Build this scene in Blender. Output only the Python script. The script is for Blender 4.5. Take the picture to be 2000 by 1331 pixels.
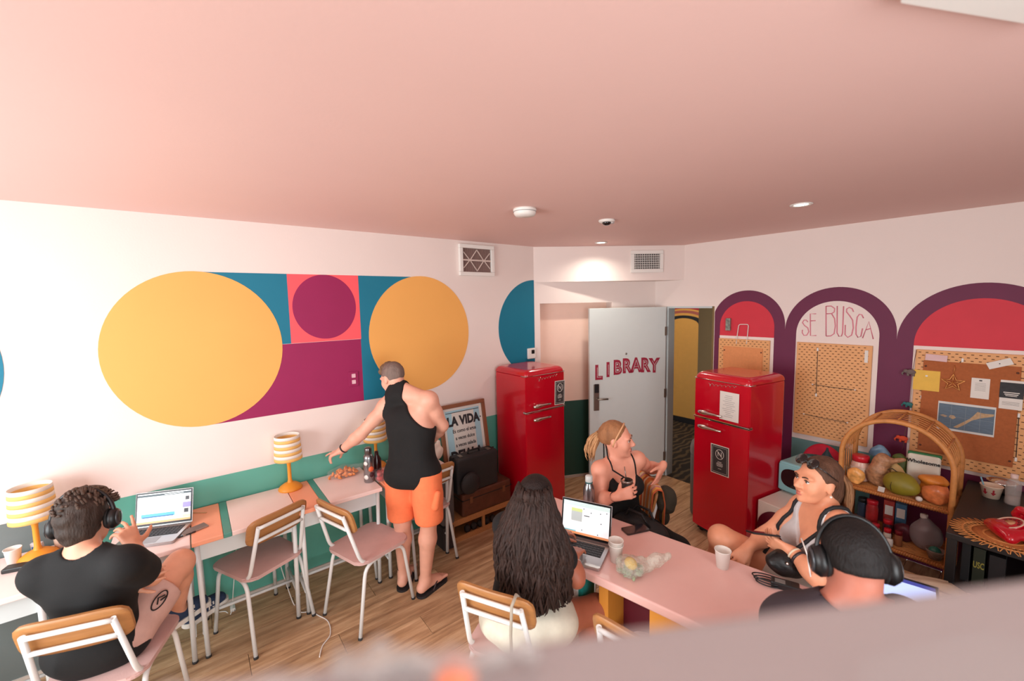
import bpy, bmesh, math, random
import numpy as np
from mathutils import Vector, Matrix, Euler
random.seed(7); rng = np.random.RandomState(5)
for o in list(bpy.data.objects): bpy.data.objects.remove(o)
scene = bpy.context.scene
col = scene.collection
PI = math.pi
# ------------------------------------------------------------------ camera
CAM = np.array([3.408, -4.333, 2.08]); FPX = 809.86
FW = np.array([-0.78639782, 0.61092643, -0.09136388])
RT = np.array([0.61478526, 0.78845437, -0.01946253])
UP = np.array([-0.06014608, 0.07147446, 0.99562737])
cd = bpy.data.cameras.new('camera'); cam = bpy.data.objects.new('camera', cd); col.objects.link(cam)
cam.matrix_world = Matrix(((RT[0], UP[0], -FW[0], CAM[0]), (RT[1], UP[1], -FW[1], CAM[1]), (RT[2], UP[2], -FW[2], CAM[2]), (0, 0, 0, 1)))
cd.sensor_fit = 'HORIZONTAL'; cd.sensor_width = 36.0; cd.lens = FPX / 2000 * 36.0
cd.clip_start = 0.01
cd.dof.use_dof = True; cd.dof.focus_distance = 3.0; cd.dof.aperture_fstop = 1.9
scene.camera = cam
# ------------------------------------------------------------------ light
scene.view_settings.view_transform = 'Standard'
scene.view_settings.look = 'None'
scene.view_settings.gamma = 1.0
scene.view_settings.use_curve_mapping = False
scene.view_settings.exposure = 0.0
w = bpy.data.worlds.new('sky'); scene.world = w; w.use_nodes = True
w.node_tree.nodes['Background'].inputs[0].default_value = (0.85, 0.92, 1.0, 1)
w.node_tree.nodes['Background'].inputs[1].default_value = 1.0

def area(name, loc, rot, sx, sy, power, color=(1, 1, 1)):
    l = bpy.data.lights.new(name, 'AREA'); l.shape = 'RECTANGLE'; l.size = sx; l.size_y = sy
    l.energy = power; l.color = color
    o = bpy.data.objects.new(name, l); col.objects.link(o); o.location = loc; o.rotation_euler = rot
    return o
# daylight through the side window, plus added fill light from an unseen rear opening
area('window_daylight', (1.75, -6.56, 1.55), (PI / 2, 0, 0), 2.3, 1.5, 104, (0.92, 0.985, 1.0))
area('window_daylight_rear', (4.96, -4.2, 1.6), (PI / 2, 0, PI / 2), 2.2, 1.5, 72, (0.94, 0.985, 1.0))

# ------------------------------------------------------------------ helpers
def lin(c):
    c = c / 255.0
    return c / 12.92 if c <= 0.04045 else ((c + 0.055) / 1.055) ** 2.4
def rgb(r, g, b): return (lin(r), lin(g), lin(b), 1.0)
MATS = {}
def mat(name, c, rough=0.55, metal=0.0, spec=0.5, var=0.06, vscale=14.0, bump=0.0, bscale=60.0, emit=None, alpha=None, trans=0.0, coat=0.0, stretch=None, ior=None, objrand=0.0, sss=0.0):
    if name in MATS: return MATS[name]
    m = bpy.data.materials.new(name); m.use_nodes = True
    nt = m.node_tree; b = nt.nodes['Principled BSDF']
    col4 = rgb(*c)
    b.inputs['Base Color'].default_value = col4
    b.inputs['Roughness'].default_value = rough; b.inputs['Metallic'].default_value = metal
    b.inputs['Specular IOR Level'].default_value = spec
    if coat: b.inputs['Coat Weight'].default_value = coat; b.inputs['Coat Roughness'].default_value = 0.06
    if trans: b.inputs['Transmission Weight'].default_value = trans
    if ior: b.inputs['IOR'].default_value = ior
    if alpha is not None: b.inputs['Alpha'].default_value = alpha
    if sss: b.inputs['Subsurface Weight'].default_value = sss; b.inputs['Subsurface Radius'].default_value = (0.012, 0.005, 0.003); b.inputs['Subsurface Scale'].default_value = 1.0
    if emit:
        b.inputs['Emission Color'].default_value = rgb(*emit[0]); b.inputs['Emission Strength'].default_value = emit[1]
    tc = nt.nodes.new('ShaderNodeTexCoord')
    vec = tc.outputs['Object']
    if stretch:
        mp = nt.nodes.new('ShaderNodeMapping'); mp.inputs['Scale'].default_value = stretch
        nt.links.new(vec, mp.inputs[0]); vec = mp.outputs[0]
    if var or objrand:
        n = nt.nodes.new('ShaderNodeTexNoise'); n.inputs['Scale'].default_value = vscale; n.inputs['Detail'].default_value = 5
        nt.links.new(vec, n.inputs['Vector'])
        hs = nt.nodes.new('ShaderNodeHueSaturation'); hs.inputs['Color'].default_value = col4
        mr = nt.nodes.new('ShaderNodeMapRange'); mr.inputs[1].default_value = 0.25; mr.inputs[2].default_value = 0.75
        mr.inputs[3].default_value = 1 - var; mr.inputs[4].default_value = 1 + var
        nt.links.new(n.outputs['Fac'], mr.inputs[0])
        if objrand:
            oi = nt.nodes.new('ShaderNodeObjectInfo'); m2 = nt.nodes.new('ShaderNodeMapRange')
            m2.inputs[3].default_value = 1 - objrand; m2.inputs[4].default_value = 1 + objrand
            nt.links.new(oi.outputs['Random'], m2.inputs[0])
            mu = nt.nodes.new('ShaderNodeMath'); mu.operation = 'MULTIPLY'
            nt.links.new(mr.outputs[0], mu.inputs[0]); nt.links.new(m2.outputs[0], mu.inputs[1]); nt.links.new(mu.outputs[0], hs.inputs['Value'])
        else: nt.links.new(mr.outputs[0], hs.inputs['Value'])
        nt.links.new(hs.outputs[0], b.inputs['Base Color'])
    if bump:
        n2 = nt.nodes.new('ShaderNodeTexNoise'); n2.inputs['Scale'].default_value = bscale; n2.inputs['Detail'].default_value = 4
        nt.links.new(vec, n2.inputs['Vector'])
        bp = nt.nodes.new('ShaderNodeBump'); bp.inputs['Strength'].default_value = bump; bp.inputs['Distance'].default_value = 0.01
        nt.links.new(n2.outputs['Fac'], bp.inputs['Height']); nt.links.new(bp.outputs[0], b.inputs['Normal'])
    MATS[name] = m
    return m
def tag(o, label=None, cat=None, group=None, kind=None):
    if label: o['label'] = label
    if cat: o['category'] = cat
    if group: o['group'] = group
    if kind: o['kind'] = kind
    return o
def thing(name, label, cat, loc=(0, 0, 0), rz=0.0, group=None, kind=None):
    o = bpy.data.objects.new(name, None); col.objects.link(o); o.empty_display_size = 0.05
    o.location = loc; o.rotation_euler = (0, 0, rz)
    return tag(o, label, cat, group, kind)
def mesh_obj(name, verts, faces, m, parent=None, smooth=False):
    me = bpy.data.meshes.new(name); me.from_pydata([tuple(v) for v in verts], [], [tuple(f) for f in faces]); me.update()
    if m: me.materials.append(m)
    if smooth: me.polygons.foreach_set('use_smooth', [True] * len(me.polygons))
    o = bpy.data.objects.new(name, me); col.objects.link(o)
    if parent: o.parent = parent
    return o
def V3(a): return Vector((float(a[0]), float(a[1]), float(a[2])))
class MB:
    def __init__(s): s.bm = bmesh.new(); s.ms = []
    def _mi(s, fs, mi):
        for f in fs: f.material_index = mi
    def box(s, c, size, rot=None, bev=0.0, seg=2, mi=0, M=None):
        tmp = bmesh.new()
        bmesh.ops.create_cube(tmp, size=1.0)
        bmesh.ops.scale(tmp, vec=Vector(size), verts=tmp.verts)
        if bev > 0: bmesh.ops.bevel(tmp, geom=list(tmp.edges), offset=bev, segments=seg, profile=0.5, affect='EDGES')
        X = Matrix.Translation(V3(c)) @ (Euler(rot).to_matrix().to_4x4() if rot else Matrix.Identity(4))
        if M is not None: X = M @ X
        return s._merge(tmp, X, mi)
    def _merge(s, tmp, X, mi=0):
        vm = {}
        for v in tmp.verts: vm[v] = s.bm.verts.new(X @ v.co)
        for f in tmp.faces:
            try: nf = s.bm.faces.new([vm[v] for v in f.verts]); nf.material_index = mi; nf.smooth = f.smooth
            except ValueError: pass
        tmp.free(); return s
    def seg(s, a, b, r, r2=None, n=10, mi=0, caps=True):
        return s.tube([a, b], r, n=n, mi=mi, r2=r2, caps=caps)
    def tube(s, pts, r, n=10, mi=0, r2=None, caps=True, closed=False):
        P = [V3(p) for p in pts]; k = len(P)
        rs = list(r) if isinstance(r, (list, tuple)) else [r if r2 is None else r + (r2 - r) * i / (k - 1) for i in range(k)]
        rings = []; up = None
        for i in range(k):
            if closed: t = P[(i + 1) % k] - P[i - 1]
            else: t = P[min(i + 1, k - 1)] - P[max(i - 1, 0)]
            if t.length < 1e-9: t = Vector((0, 0, 1))
            t.normalize()
            if up is None:
                up = Vector((0, 0, 1)) if abs(t.z) < 0.9 else Vector((1, 0, 0))
            u = up - t * up.dot(t)
            if u.length < 1e-6: u = t.orthogonal()
            u.normalize(); up = u; v = t.cross(u)
            rings.append([s.bm.verts.new(P[i] + (u * math.cos(2 * PI * j / n) + v * math.sin(2 * PI * j / n)) * rs[i]) for j in range(n)])
        for i in range(k if closed else k - 1):
            A = rings[i]; B = rings[(i + 1) % k]
            for j in range(n):
                f = s.bm.faces.new((A[j], A[(j + 1) % n], B[(j + 1) % n], B[j])); f.material_index = mi; f.smooth = True
        if caps and not closed:
            f = s.bm.faces.new(rings[0][::-1]); f.material_index = mi
            f = s.bm.faces.new(rings[-1]); f.material_index = mi
        return s
    def lathe(s, prof, c=(0, 0, 0), n=24, mi=0, M=None, smooth=True):
        X = Matrix.Translation(V3(c))
        if M is not None: X = X @ M
        rings = []
        for (r, z) in prof:
            if r < 1e-6: rings.append([s.bm.verts.new(X @ Vector((0, 0, z)))])
            else: rings.append([s.bm.verts.new(X @ Vector((r * math.cos(2 * PI * j / n), r * math.sin(2 * PI * j / n), z))) for j in range(n)])
        for A, B in zip(rings[:-1], rings[1:]):
            for j in range(n):
                if len(A) == 1 and len(B) == 1: continue
                if len(A) == 1: vs = (A[0], B[j], B[(j + 1) % n])[::-1]
                elif len(B) == 1: vs = (A[j], A[(j + 1) % n], B[0])
                else: vs = (A[j], A[(j + 1) % n], B[(j + 1) % n], B[j])
                f = s.bm.faces.new(vs); f.material_index = mi; f.smooth = smooth
        return s
    def prism(s, poly, d0, d1, M=None, mi=0):
        X = M if M is not None else Matrix.Identity(4)
        a = [s.bm.verts.new(X @ Vector((p[0], p[1], d0))) for p in poly]
        b = [s.bm.verts.new(X @ Vector((p[0], p[1], d1))) for p in poly]
        n = len(poly)
        f = s.bm.faces.new(a[::-1]); f.material_index = mi
        f = s.bm.faces.new(b); f.material_index = mi
        for i in range(n):
            f = s.bm.faces.new((a[i], a[(i + 1) % n], b[(i + 1) % n], b[i])); f.material_index = mi
        return s
    def ell(s, c, r, M=None, n=16, m=10, mi=0, jit=0.0):
        X = Matrix.Translation(V3(c))
        if M is not None: X = X @ M
        rings = []
        for i in range(m + 1):
            th = PI * i / m
            if i in (0, m): rings.append([s.bm.verts.new(X @ Vector((0, 0, r[2] * math.cos(th))))]); continue
            rings.append([s.bm.verts.new(X @ Vector((r[0] * math.sin(th) * math.cos(2 * PI * j / n) * (1 + random.uniform(-jit, jit)), r[1] * math.sin(th) * math.sin(2 * PI * j / n) * (1 + random.uniform(-jit, jit)), r[2] * math.cos(th) * (1 + random.uniform(-jit, jit))))) for j in range(n)])
        for A, B in zip(rings[:-1], rings[1:]):
            for j in range(n):
                if len(A) == 1: vs = (A[0], B[j], B[(j + 1) % n])
                elif len(B) == 1: vs = (A[j], B[0], A[(j + 1) % n])
                else: vs = (A[j], B[j], B[(j + 1) % n], A[(j + 1) % n])
                f = s.bm.faces.new(vs); f.material_index = mi; f.smooth = True
        return s
    def grid(s, fn, nu, nv, mi=0, closed_u=False):
        vs = [[s.bm.verts.new(V3(fn(i / (nu - (0 if closed_u else 1)), j / (nv - 1)))) for j in range(nv)] for i in range(nu)]
        for i in range(nu if closed_u else nu - 1):
            for j in range(nv - 1):
                f = s.bm.faces.new((vs[i][j], vs[(i + 1) % nu][j], vs[(i + 1) % nu][j + 1], vs[i][j + 1])); f.material_index = mi; f.smooth = True
        return s
    def build(s, name, m=None, parent=None, smooth=None, fix=True):
        if fix: bmesh.ops.recalc_face_normals(s.bm, faces=s.bm.faces)
        me = bpy.data.meshes.new(name); s.bm.to_mesh(me); s.bm.free()
        if m is not None:
            for q in (m if isinstance(m, (list, tuple)) else [m]): me.materials.append(q)
        if smooth is not None: me.polygons.foreach_set('use_smooth', [smooth] * len(me.polygons))
        o = bpy.data.objects.new(name, me); col.objects.link(o)
        if parent: o.parent = parent
        return o
def struct(o, label=None):
    o['kind'] = 'structure'
    if label: o['label'] = label
    return o
def ray(x, y):
    return FW + (x - 1000) / FPX * RT - (y - 665.5) / FPX * UP
def P(x, y, d): return CAM + ray(x, y) * d
def GZ(x, y, z):
    d = ray(x, y); return CAM + d * ((z - CAM[2]) / d[2])
def GX(x, y, X):
    d = ray(x, y); return CAM + d * ((X - CAM[0]) / d[0])
def GY(x, y, Y):
    d = ray(x, y); return CAM + d * ((Y - CAM[1]) / d[1])
def copy_tree(o, parent=None):
    c = o.copy(); col.objects.link(c)
    if parent: c.parent = parent
    for ch in list(o.children): copy_tree(ch, c)
    return c
def text_mesh(body, size, depth=0.001, align='CENTER', bold=0.0, spacing=1.0):
    cu = bpy.data.curves.new('lettering', 'FONT'); cu.body = body; cu.size = size; cu.extrude = depth; cu.offset = bold
    cu.align_x = align; cu.align_y = 'CENTER'; cu.space_character = spacing; cu.resolution_u = 3
    o = bpy.data.objects.new('lettering', cu); col.objects.link(o)
    bpy.context.view_layer.update()
    me = bpy.data.meshes.new_from_object(o.evaluated_get(bpy.context.evaluated_depsgraph_get()))
    bpy.data.objects.remove(o)
    return me
def lettering(name, body, size, m, parent, M, depth=0.001, bold=0.0, sx=1.0, spacing=1.0, align='CENTER'):
    me = text_mesh(body, size, depth, align, bold, spacing)
    me.transform(M @ Matrix.Diagonal((sx, 1, 1, 1)))
    me.materials.clear(); me.materials.append(m)
    o = bpy.data.objects.new(name, me); col.objects.link(o)
    if parent: o.parent = parent
    return o
def frame(ox, xa, ya):   # matrix with given origin, x axis, y axis (z = x cross y)
    x = V3(xa).normalized(); y = V3(ya); y = (y - x * x.dot(y)).normalized(); z = x.cross(y); o = V3(ox)
    return Matrix(((x.x, y.x, z.x, o.x), (x.y, y.y, z.y, o.y), (x.z, y.z, z.z, o.z), (0, 0, 0, 1)))
# ------------------------------------------------------------------ room shell
H = 2.669; HS = 2.292
A2 = Vector((0, -1.373)); Q2 = Vector((0.586, 0)); S2 = Vector((0.942, 0))
m_wall = mat('wall_paint', (237, 222, 215), 0.6, var=0.012, vscale=3, bump=0.05, bscale=90)
m_ceil = mat('ceiling_paint', (232, 194, 186), 0.62, var=0.012, vscale=2, bump=0.04, bscale=70)
m_teal = mat('paint_teal_band', (96, 174, 156), 0.35, var=0.03, vscale=5, bump=0.03)
m_grey = mat('paint_grey_band', (108, 118, 118), 0.35, var=0.03, vscale=5, bump=0.03)  # far-left stretch of the teal band, its glare put into the colour as grey
m_dgreen = mat('paint_dark_green', (38, 78, 66), 0.5, var=0.03, vscale=5)
m_yel = mat('paint_ochre', (242, 176, 92), 0.6, var=0.02, vscale=3, bump=0.03)
m_blue = mat('paint_petrol_blue', (0, 118, 146), 0.6, var=0.03, vscale=4, bump=0.03)
m_mag = mat('paint_magenta', (152, 16, 82), 0.6, var=0.04, vscale=6, bump=0.03)
m_coral = mat('paint_coral', (250, 92, 100), 0.6, var=0.02, vscale=5)
m_purp = mat('paint_purple', (104, 24, 66), 0.6, var=0.05, vscale=6, bump=0.03)
m_red = mat('paint_red', (212, 44, 62), 0.6, var=0.04, vscale=6, bump=0.04)
m_peach = mat('paint_peach', (250, 196, 172), 0.6, var=0.015)
m_white = mat('white_paint', (236, 232, 226), 0.45, var=0.01)
m_base = mat('baseboard_paint', (205, 192, 182), 0.5, var=0.02)

def slab(name, a, b, z0, z1, th, m, parent=None):   # vertical wall between plan points a,b; thickness th to the left of a->b
    a = Vector(a); b = Vector(b); d = (b - a).normalized(); n = Vector((-d.y, d.x)) * th
    return MB().prism([a, b, b + n, a + n], z0, z1).build(name, m, parent)
# left wall X=0
wl = struct(slab('wall_left', (0, -6.6), A2, 0, H, 0.1, m_wall))
ML = Matrix(((0, 0, 1, 0), (1, 0, 0, 0), (0, 1, 0, 0), (0, 0, 0, 1)))     # (y,z,depth)->world, depth along +X
MR = Matrix(((1, 0, 0, 0), (0, 0, -1, 0), (0, 1, 0, 0), (0, 0, 0, 1)))    # (x,z,depth)->world, depth along -Y
def circ(cx, cz, rx, rz, a0=0, a1=2 * PI, n=72):
    return [(cx + rx * math.cos(a0 + (a1 - a0) * i / n), cz + rz * math.sin(a0 + (a1 - a0) * i / n)) for i in range(n + (0 if abs(a1 - a0 - 2 * PI) < 1e-6 else 1))]
def paintL(name, poly, m, d=0.0012, par=None): return MB().prism(poly, 0, d, ML).build(name, m, par or wl)
def rect(x0, x1, z0, z1): return [(x0, z0), (x1, z0), (x1, z1), (x0, z1)]
paintL('painted_band', rect(-4.78, -1.373, 0, 0.935), m_teal)
paintL('painted_band', rect(-6.6, -4.78, 0, 0.935), m_grey)
paintL('painted_rectangle', rect(-4.29, -3.749, 1.81, 2.319), m_blue, 0.0010)
paintL('painted_rectangle', rect(-4.29, -3.242, 1.299, 1.808), m_mag, 0.0010)
paintL('painted_rectangle', rect(-3.242, -2.695, 1.299, 2.319), m_blue, 0.0010)
paintL('painted_square', rect(-3.749, -3.238, 1.81, 2.319), m_coral, 0.0014)
paintL('painted_circle', circ(-3.497, 2.074, 0.229, 0.245), m_mag, 0.0022)
paintL('painted_circle', circ(-4.288, 1.81, 0.48, 0.512), m_yel, 0.0022)
paintL('painted_circle', circ(-2.695, 1.815, 0.48, 0.512), m_yel, 0.0022)
paintL('painted_circle', circ(-5.612, 1.80, 0.48, 0.512), m_blue, 0.0022)
paintL('painted_half_circle', circ(-1.3735, 1.81, 0.482, 0.505, PI / 2, 3 * PI / 2), m_blue, 0.0022)
# right wall Y=0 with the doorway
DX0, DX1, DH = 0.735, 1.285, 2.0
mb = MB()
for (x0, x1, z0, z1) in ((Q2.x, DX0, 0, H), (DX0, DX1, DH, H), (DX1, 5.0, 0, H)):
    mb.box(((x0 + x1) / 2, 0.06, (z0 + z1) / 2), (x1 - x0, 0.12, z1 - z0))
wr = struct(mb.build('wall_right', m_wall))
def paintR(name, poly, m, d=0.0012): return MB().prism(poly, 0, d, MR).build(name, m, wr)
def arch(x0, x1, zb, zs, n=40):
    c = (x0 + x1) / 2; r = (x1 - x0) / 2
    return [(x0, zb)] + [(x1, zb)] + [(c + r * math.cos(PI * i / n), zs + r * math.sin(PI * i / n)) for i in range(n + 1)]
paintR('painted_band', rect(1.29, 5.0, 0, 0.80), mat('paint_grey_teal', (104, 146, 146), 0.6, var=0.03), 0.0008)
def arch_cut(x0, x1, zb, zs, cut):
    return [(max(px, cut), pz) for px, pz in arch(x0, x1, zb, zs)]
paintR('painted_arch', arch_cut(1.265, 1.941, 0.0, 1.815, 1.29), m_purp, 0.0012)
paintR('painted_arch', arch(1.941, 2.710, 0.0, 1.772), m_purp, 0.0013)
paintR('painted_arch', arch(2.710, 3.566, 0.0, 1.725), m_purp, 0.0014)
paintR('painted_arch_field', arch(1.347, 1.853, 1.70, 1.795), m_red, 0.0024)
paintR('painted_panel', rect(1.347, 1.853, 0.78, 1.70), m_wall, 0.0024)
paintR('painted_arch_field', arch(2.033, 2.607, 0.79, 1.752), m_wall, 0.0025)
paintR('painted_arch_field', arch(2.809, 3.477, 1.695, 1.712), m_red, 0.0026)
paintR('painted_panel', rect(2.809, 3.477, 0.79, 1.695), m_wall, 0.0026)
paintR('painted_band', rect(2.033, 2.607, 0, 0.79), MATS['paint_grey_teal'], 0.0026)
# SE BUSCA, hand-painted in single strokes
m_pinkletter = mat('pink_marker', (222, 128, 146), 0.6, var=0.02)
LET = [[[(400,520),(370,480),(320,480),(290,530),(330,590),(400,640),(420,720),(380,790),(320,795),(285,740),(290,680)]],
 [[(570,350),(450,350),(455,800),(575,798)],[(455,495),(560,490)]],
 [[(775,190),(775,810)],[(775,195),(880,190),(950,240),(945,310),(890,345),(780,350)],[(890,350),(950,450),(965,600),(940,760),(870,805),(775,810)]],
 [[(1005,190),(1000,740),(1040,815),(1090,810),(1115,740),(1135,195)]],
 [[(1340,310),(1310,245),(1250,220),(1200,250),(1195,310),(1260,390),(1320,480),(1335,640),(1300,790),(1220,835),(1165,780),(1170,580)]],
 [[(1545,440),(1510,370),(1460,360),(1415,420),(1390,620),(1390,770),(1430,835),(1490,815),(1525,650)]],
 [[(1525,850),(1655,510),(1745,870)],[(1590,680),(1700,650)]]]
for strokes in LET:
    mb = MB()
    for st in strokes:
        pts = []
        for (a, b) in st:
            q = GY(1540 + a / 10.526, 580 + b / 10.526, 0.0); pts.append((q[0], -0.003, q[2]))
        mb.tube(pts, 0.0042, n=6)
    for v in mb.bm.verts: v.co.y = -0.003 + (v.co.y + 0.003) * 0.3
    mb.build('painted_letter', m_pinkletter, wr)
# corner wall with shallow recess
dv = (Q2 - A2).normalized(); LQ = (Q2 - A2).length; nv = Vector((-dv.y, dv.x))
def dg(t, off=0): return A2 + dv * t + nv * off
mb = MB()
for (t0, t1, z0, z1, o0, o1) in ((0, 0.066, 0, H, 0, 0.16), (0.93, LQ, 0, H, 0, 0.16), (0.066, 0.93, 2.062, H, 0, 0.16), (0.066, 0.93, 0, 2.062, 0.13, 0.17)):
    mb.prism([dg(t0, o0), dg(t1, o0), dg(t1, o1), dg(t0, o1)], z0, z1)
wc = struct(mb.build('wall_corner', m_wall), 'pale pink angled corner wall with a shallow recess')
MB().prism([dg(0.067, 0.128), dg(0.929, 0.128), dg(0.929, 0.13), dg(0.067, 0.13)], 0.0, 0.925).build('painted_band', m_dgreen, wc)
MB().prism([dg(0.067, 0.1285), dg(0.929, 0.1285), dg(0.929, 0.13), dg(0.067, 0.13)], 0.925, 2.061).build('painted_panel', mat('paint_peach_panel', (250, 214, 196), 0.6, var=0.015), wc)
sof = struct(MB().prism([A2, S2, Q2 + Vector((0, 0.0))], HS, H - 0.001).build('wall_soffit', m_wall), 'pale pink boxed soffit over the entrance corner')
# ceiling, other walls, window openings
struct(MB().box((2.45, -2.2, H + 0.05), (5.3, 8.9, 0.1)).build('ceiling', m_ceil))
def wall_with_opening(name, a, b, t0, t1, z0, z1):
    a = Vector(a); b = Vector(b); d = (b - a).normalized(); n = Vector((-d.y, d.x)) * 0.12; L = (b - a).length
    mb = MB()
    for (s0, s1, q0, q1) in ((0, t0, 0, H), (t1, L, 0, H), (t0, t1, 0, z0), (t0, t1, z1, H)):
        mb.prism([a + d * s0, a + d * s1, a + d * s1 + n, a + d * s0 + n], q0, q1)
    return struct(mb.build(name, m_wall))
wall_with_opening('wall_window', (5.0, -6.6), (0, -6.6), 2.1, 4.4, 0.8, 2.3)
wall_with_opening('wall_rear', (5.0, 0), (5.0, -6.6), 3.1, 5.3, 0.85, 2.35)
def window(n, a, b, z0, z1, label):
    a = Vector(a); b = Vector(b); d = (b - a).normalized(); nn = Vector((-d.y, d.x)); L = (b - a).length
    t = struct(thing('window_%d' % n, label, None))
    def bar(s0, s1, q0, q1): MB().prism([a + d * s0 + nn * 0.03, a + d * s1 + nn * 0.03, a + d * s1 + nn * 0.08, a + d * s0 + nn * 0.08], q0, q1).build('window_frame', m_white, t)
    bar(0, L, z0, z0 + 0.05); bar(0, L, z1 - 0.05, z1); bar(0, 0.05, z0, z1); bar(L - 0.05, L, z0, z1); bar(L / 2 - 0.03, L / 2 + 0.03, z0, z1)
    return t
window(1, (2.9, -6.6), (0.6, -6.6), 0.8, 2.3, 'white framed window in the side wall')
window(2, (5.0, -3.1), (5.0, -5.3), 0.85, 2.35, 'white framed window in the rear wall')
# floor: laminate boards laid along the mural wall
m_sub = mat('floor_joint', (70, 50, 36), 0.8)
fl = struct(MB().box((2.45, -3.3, -0.03), (5.1, 6.6, 0.044)).build('floor', m_sub), 'brown oak laminate floor of long boards')
def wood_floor():
    m = bpy.data.materials.new('oak_laminate'); m.use_nodes = True; nt = m.node_tree; b = nt.nodes['Principled BSDF']
    tc = nt.nodes.new('ShaderNodeTexCoord'); mp = nt.nodes.new('ShaderNodeMapping'); mp.inputs['Scale'].default_value = (16, 1.5, 6)
    oi = nt.nodes.new('ShaderNodeObjectInfo'); ad = nt.nodes.new('ShaderNodeVectorMath'); ad.operation = 'ADD'
    cb = nt.nodes.new('ShaderNodeCombineXYZ'); mu = nt.nodes.new('ShaderNodeMath'); mu.operation = 'MULTIPLY'; mu.inputs[1].default_value = 37.0
    nt.links.new(oi.outputs['Random'], mu.inputs[0])
    for i in range(3): nt.links.new(mu.outputs[0], cb.inputs[i])
    nt.links.new(tc.outputs['Object'], ad.inputs[0]); nt.links.new(cb.outputs[0], ad.inputs[1]); nt.links.new(ad.outputs[0], mp.inputs[0])
    n = nt.nodes.new('ShaderNodeTexNoise'); n.inputs['Scale'].default_value = 1.6; n.inputs['Detail'].default_value = 8; n.inputs['Roughness'].default_value = 0.65
    nt.links.new(mp.outputs[0], n.inputs['Vector'])
    cr = nt.nodes.new('ShaderNodeValToRGB'); e = cr.color_ramp.elements
    e[0].position = 0.28; e[0].color = rgb(136, 100, 70); e[1].position = 0.75; e[1].color = rgb(220, 186, 148)
    x = cr.color_ramp.elements.new(0.5); x.color = rgb(186, 147, 110)
    nt.links.new(n.outputs['Fac'], cr.inputs[0])
    hs = nt.nodes.new('ShaderNodeHueSaturation'); mr = nt.nodes.new('ShaderNodeMapRange'); mr.inputs[3].default_value = 0.86; mr.inputs[4].default_value = 1.12
    nt.links.new(oi.outputs['Random'], mr.inputs[0]); nt.links.new(mr.outputs[0], hs.inputs['Value']); nt.links.new(cr.outputs[0], hs.inputs['Color'])
    nt.links.new(hs.outputs[0], b.inputs['Base Color']); b.inputs['Roughness'].default_value = 0.42
    bp = nt.nodes.new('ShaderNodeBump'); bp.inputs['Strength'].default_value = 0.12; bp.inputs['Distance'].default_value = 0.004
    nt.links.new(n.outputs['Fac'], bp.inputs['Height']); nt.links.new(bp.outputs[0], b.inputs['Normal'])
    return m
m_floor = wood_floor()
BW, BL = 0.19, 1.25
proto = MB().box((0, 0, -0.004), (BW - 0.0025, BL - 0.0025, 0.008), bev=0.001, seg=1).build('floor_board', m_floor, fl)
first = True
for i in range(19):
    off = (i * 0.47) % BL
    for j in range(7):
        y = 0.62 - BL * j + off - 0.6
        x = 0.1 + BW * i
        if y > 0.7 or y < -6.2: continue
        o = proto if first else proto.copy()
        if not first: col.objects.link(o)
        first = False
        o.parent = fl; y0 = min(y + BL / 2, 0.0); y1 = y - BL / 2
        if y0 - y1 < 0.05: 
            if o is not proto: bpy.data.objects.remove(o)
            continue
        o.location = (x, (y0 + y1) / 2, 0); o.scale = (1, (y0 - y1) / BL, 1)
# baseboards
struct(MB().box((0.006, -3.99, 0.02), (0.012, 5.2, 0.04)).build('baseboard_left', m_base))
struct(MB().box((1.62, -0.008, 0.03), (0.66, 0.012, 0.06)).build('baseboard_right', m_base))
struct(MB().prism([dg(0.067, 0.118), dg(0.929, 0.118), dg(0.929, 0.128), dg(0.067, 0.128)], 0, 0.03).build('baseboard_corner', m_base))
# hallway beyond the doorway
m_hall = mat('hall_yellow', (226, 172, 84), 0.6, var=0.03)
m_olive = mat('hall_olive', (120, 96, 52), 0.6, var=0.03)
wh = struct(MB().box((0.2, 2.2, 1.25), (3.6, 0.1, 2.5)).build('wall_hallway', m_hall), 'yellow hallway wall seen through the doorway')
def hallpaint(name, poly, m, d): return MB().prism(poly, 0, d, Matrix.Translation((0, 2.15, 0)) @ MR).build(name, m, wh)
HX = -0.27
def ring(r0, r1, zs):
    return [(HX + r1 * math.cos(PI * i / 30), zs + r1 * math.sin(PI * i / 30) * 0.42) for i in range(31)] + [(HX + r0 * math.cos(PI * (30 - i) / 30), zs + r0 * math.sin(PI * (30 - i) / 30) * 0.42) for i in range(31)]
hallpaint('painted_stripe', ring(0.46, 0.56, 1.73), mat('hall_red', (170, 30, 48), 0.6), 0.002)
hallpaint('painted_stripe', ring(0.36, 0.46, 1.70), mat('hall_rose', (176, 96, 84), 0.6), 0.002)
hallpaint('painted_stripe', ring(0.25, 0.36, 1.66), mat('hall_black', (20, 22, 26), 0.6), 0.002)
struct(MB().box((0.2, 2.14, 0.045), (3.6, 0.02, 0.09)).build('baseboard_hallway', mat('black_base', (24, 22, 24), 0.5)))
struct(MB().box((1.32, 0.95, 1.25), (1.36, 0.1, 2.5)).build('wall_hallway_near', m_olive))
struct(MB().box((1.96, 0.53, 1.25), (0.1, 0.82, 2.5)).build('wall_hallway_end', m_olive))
struct(MB().box((-1.55, 1.1, 1.25), (0.1, 2.1, 2.5)).build('wall_hallway_far', m_hall))
struct(MB().box((0.2, 1.15, 2.53), (3.6, 2.1, 0.05)).build('ceiling_hallway', m_wall))
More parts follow.
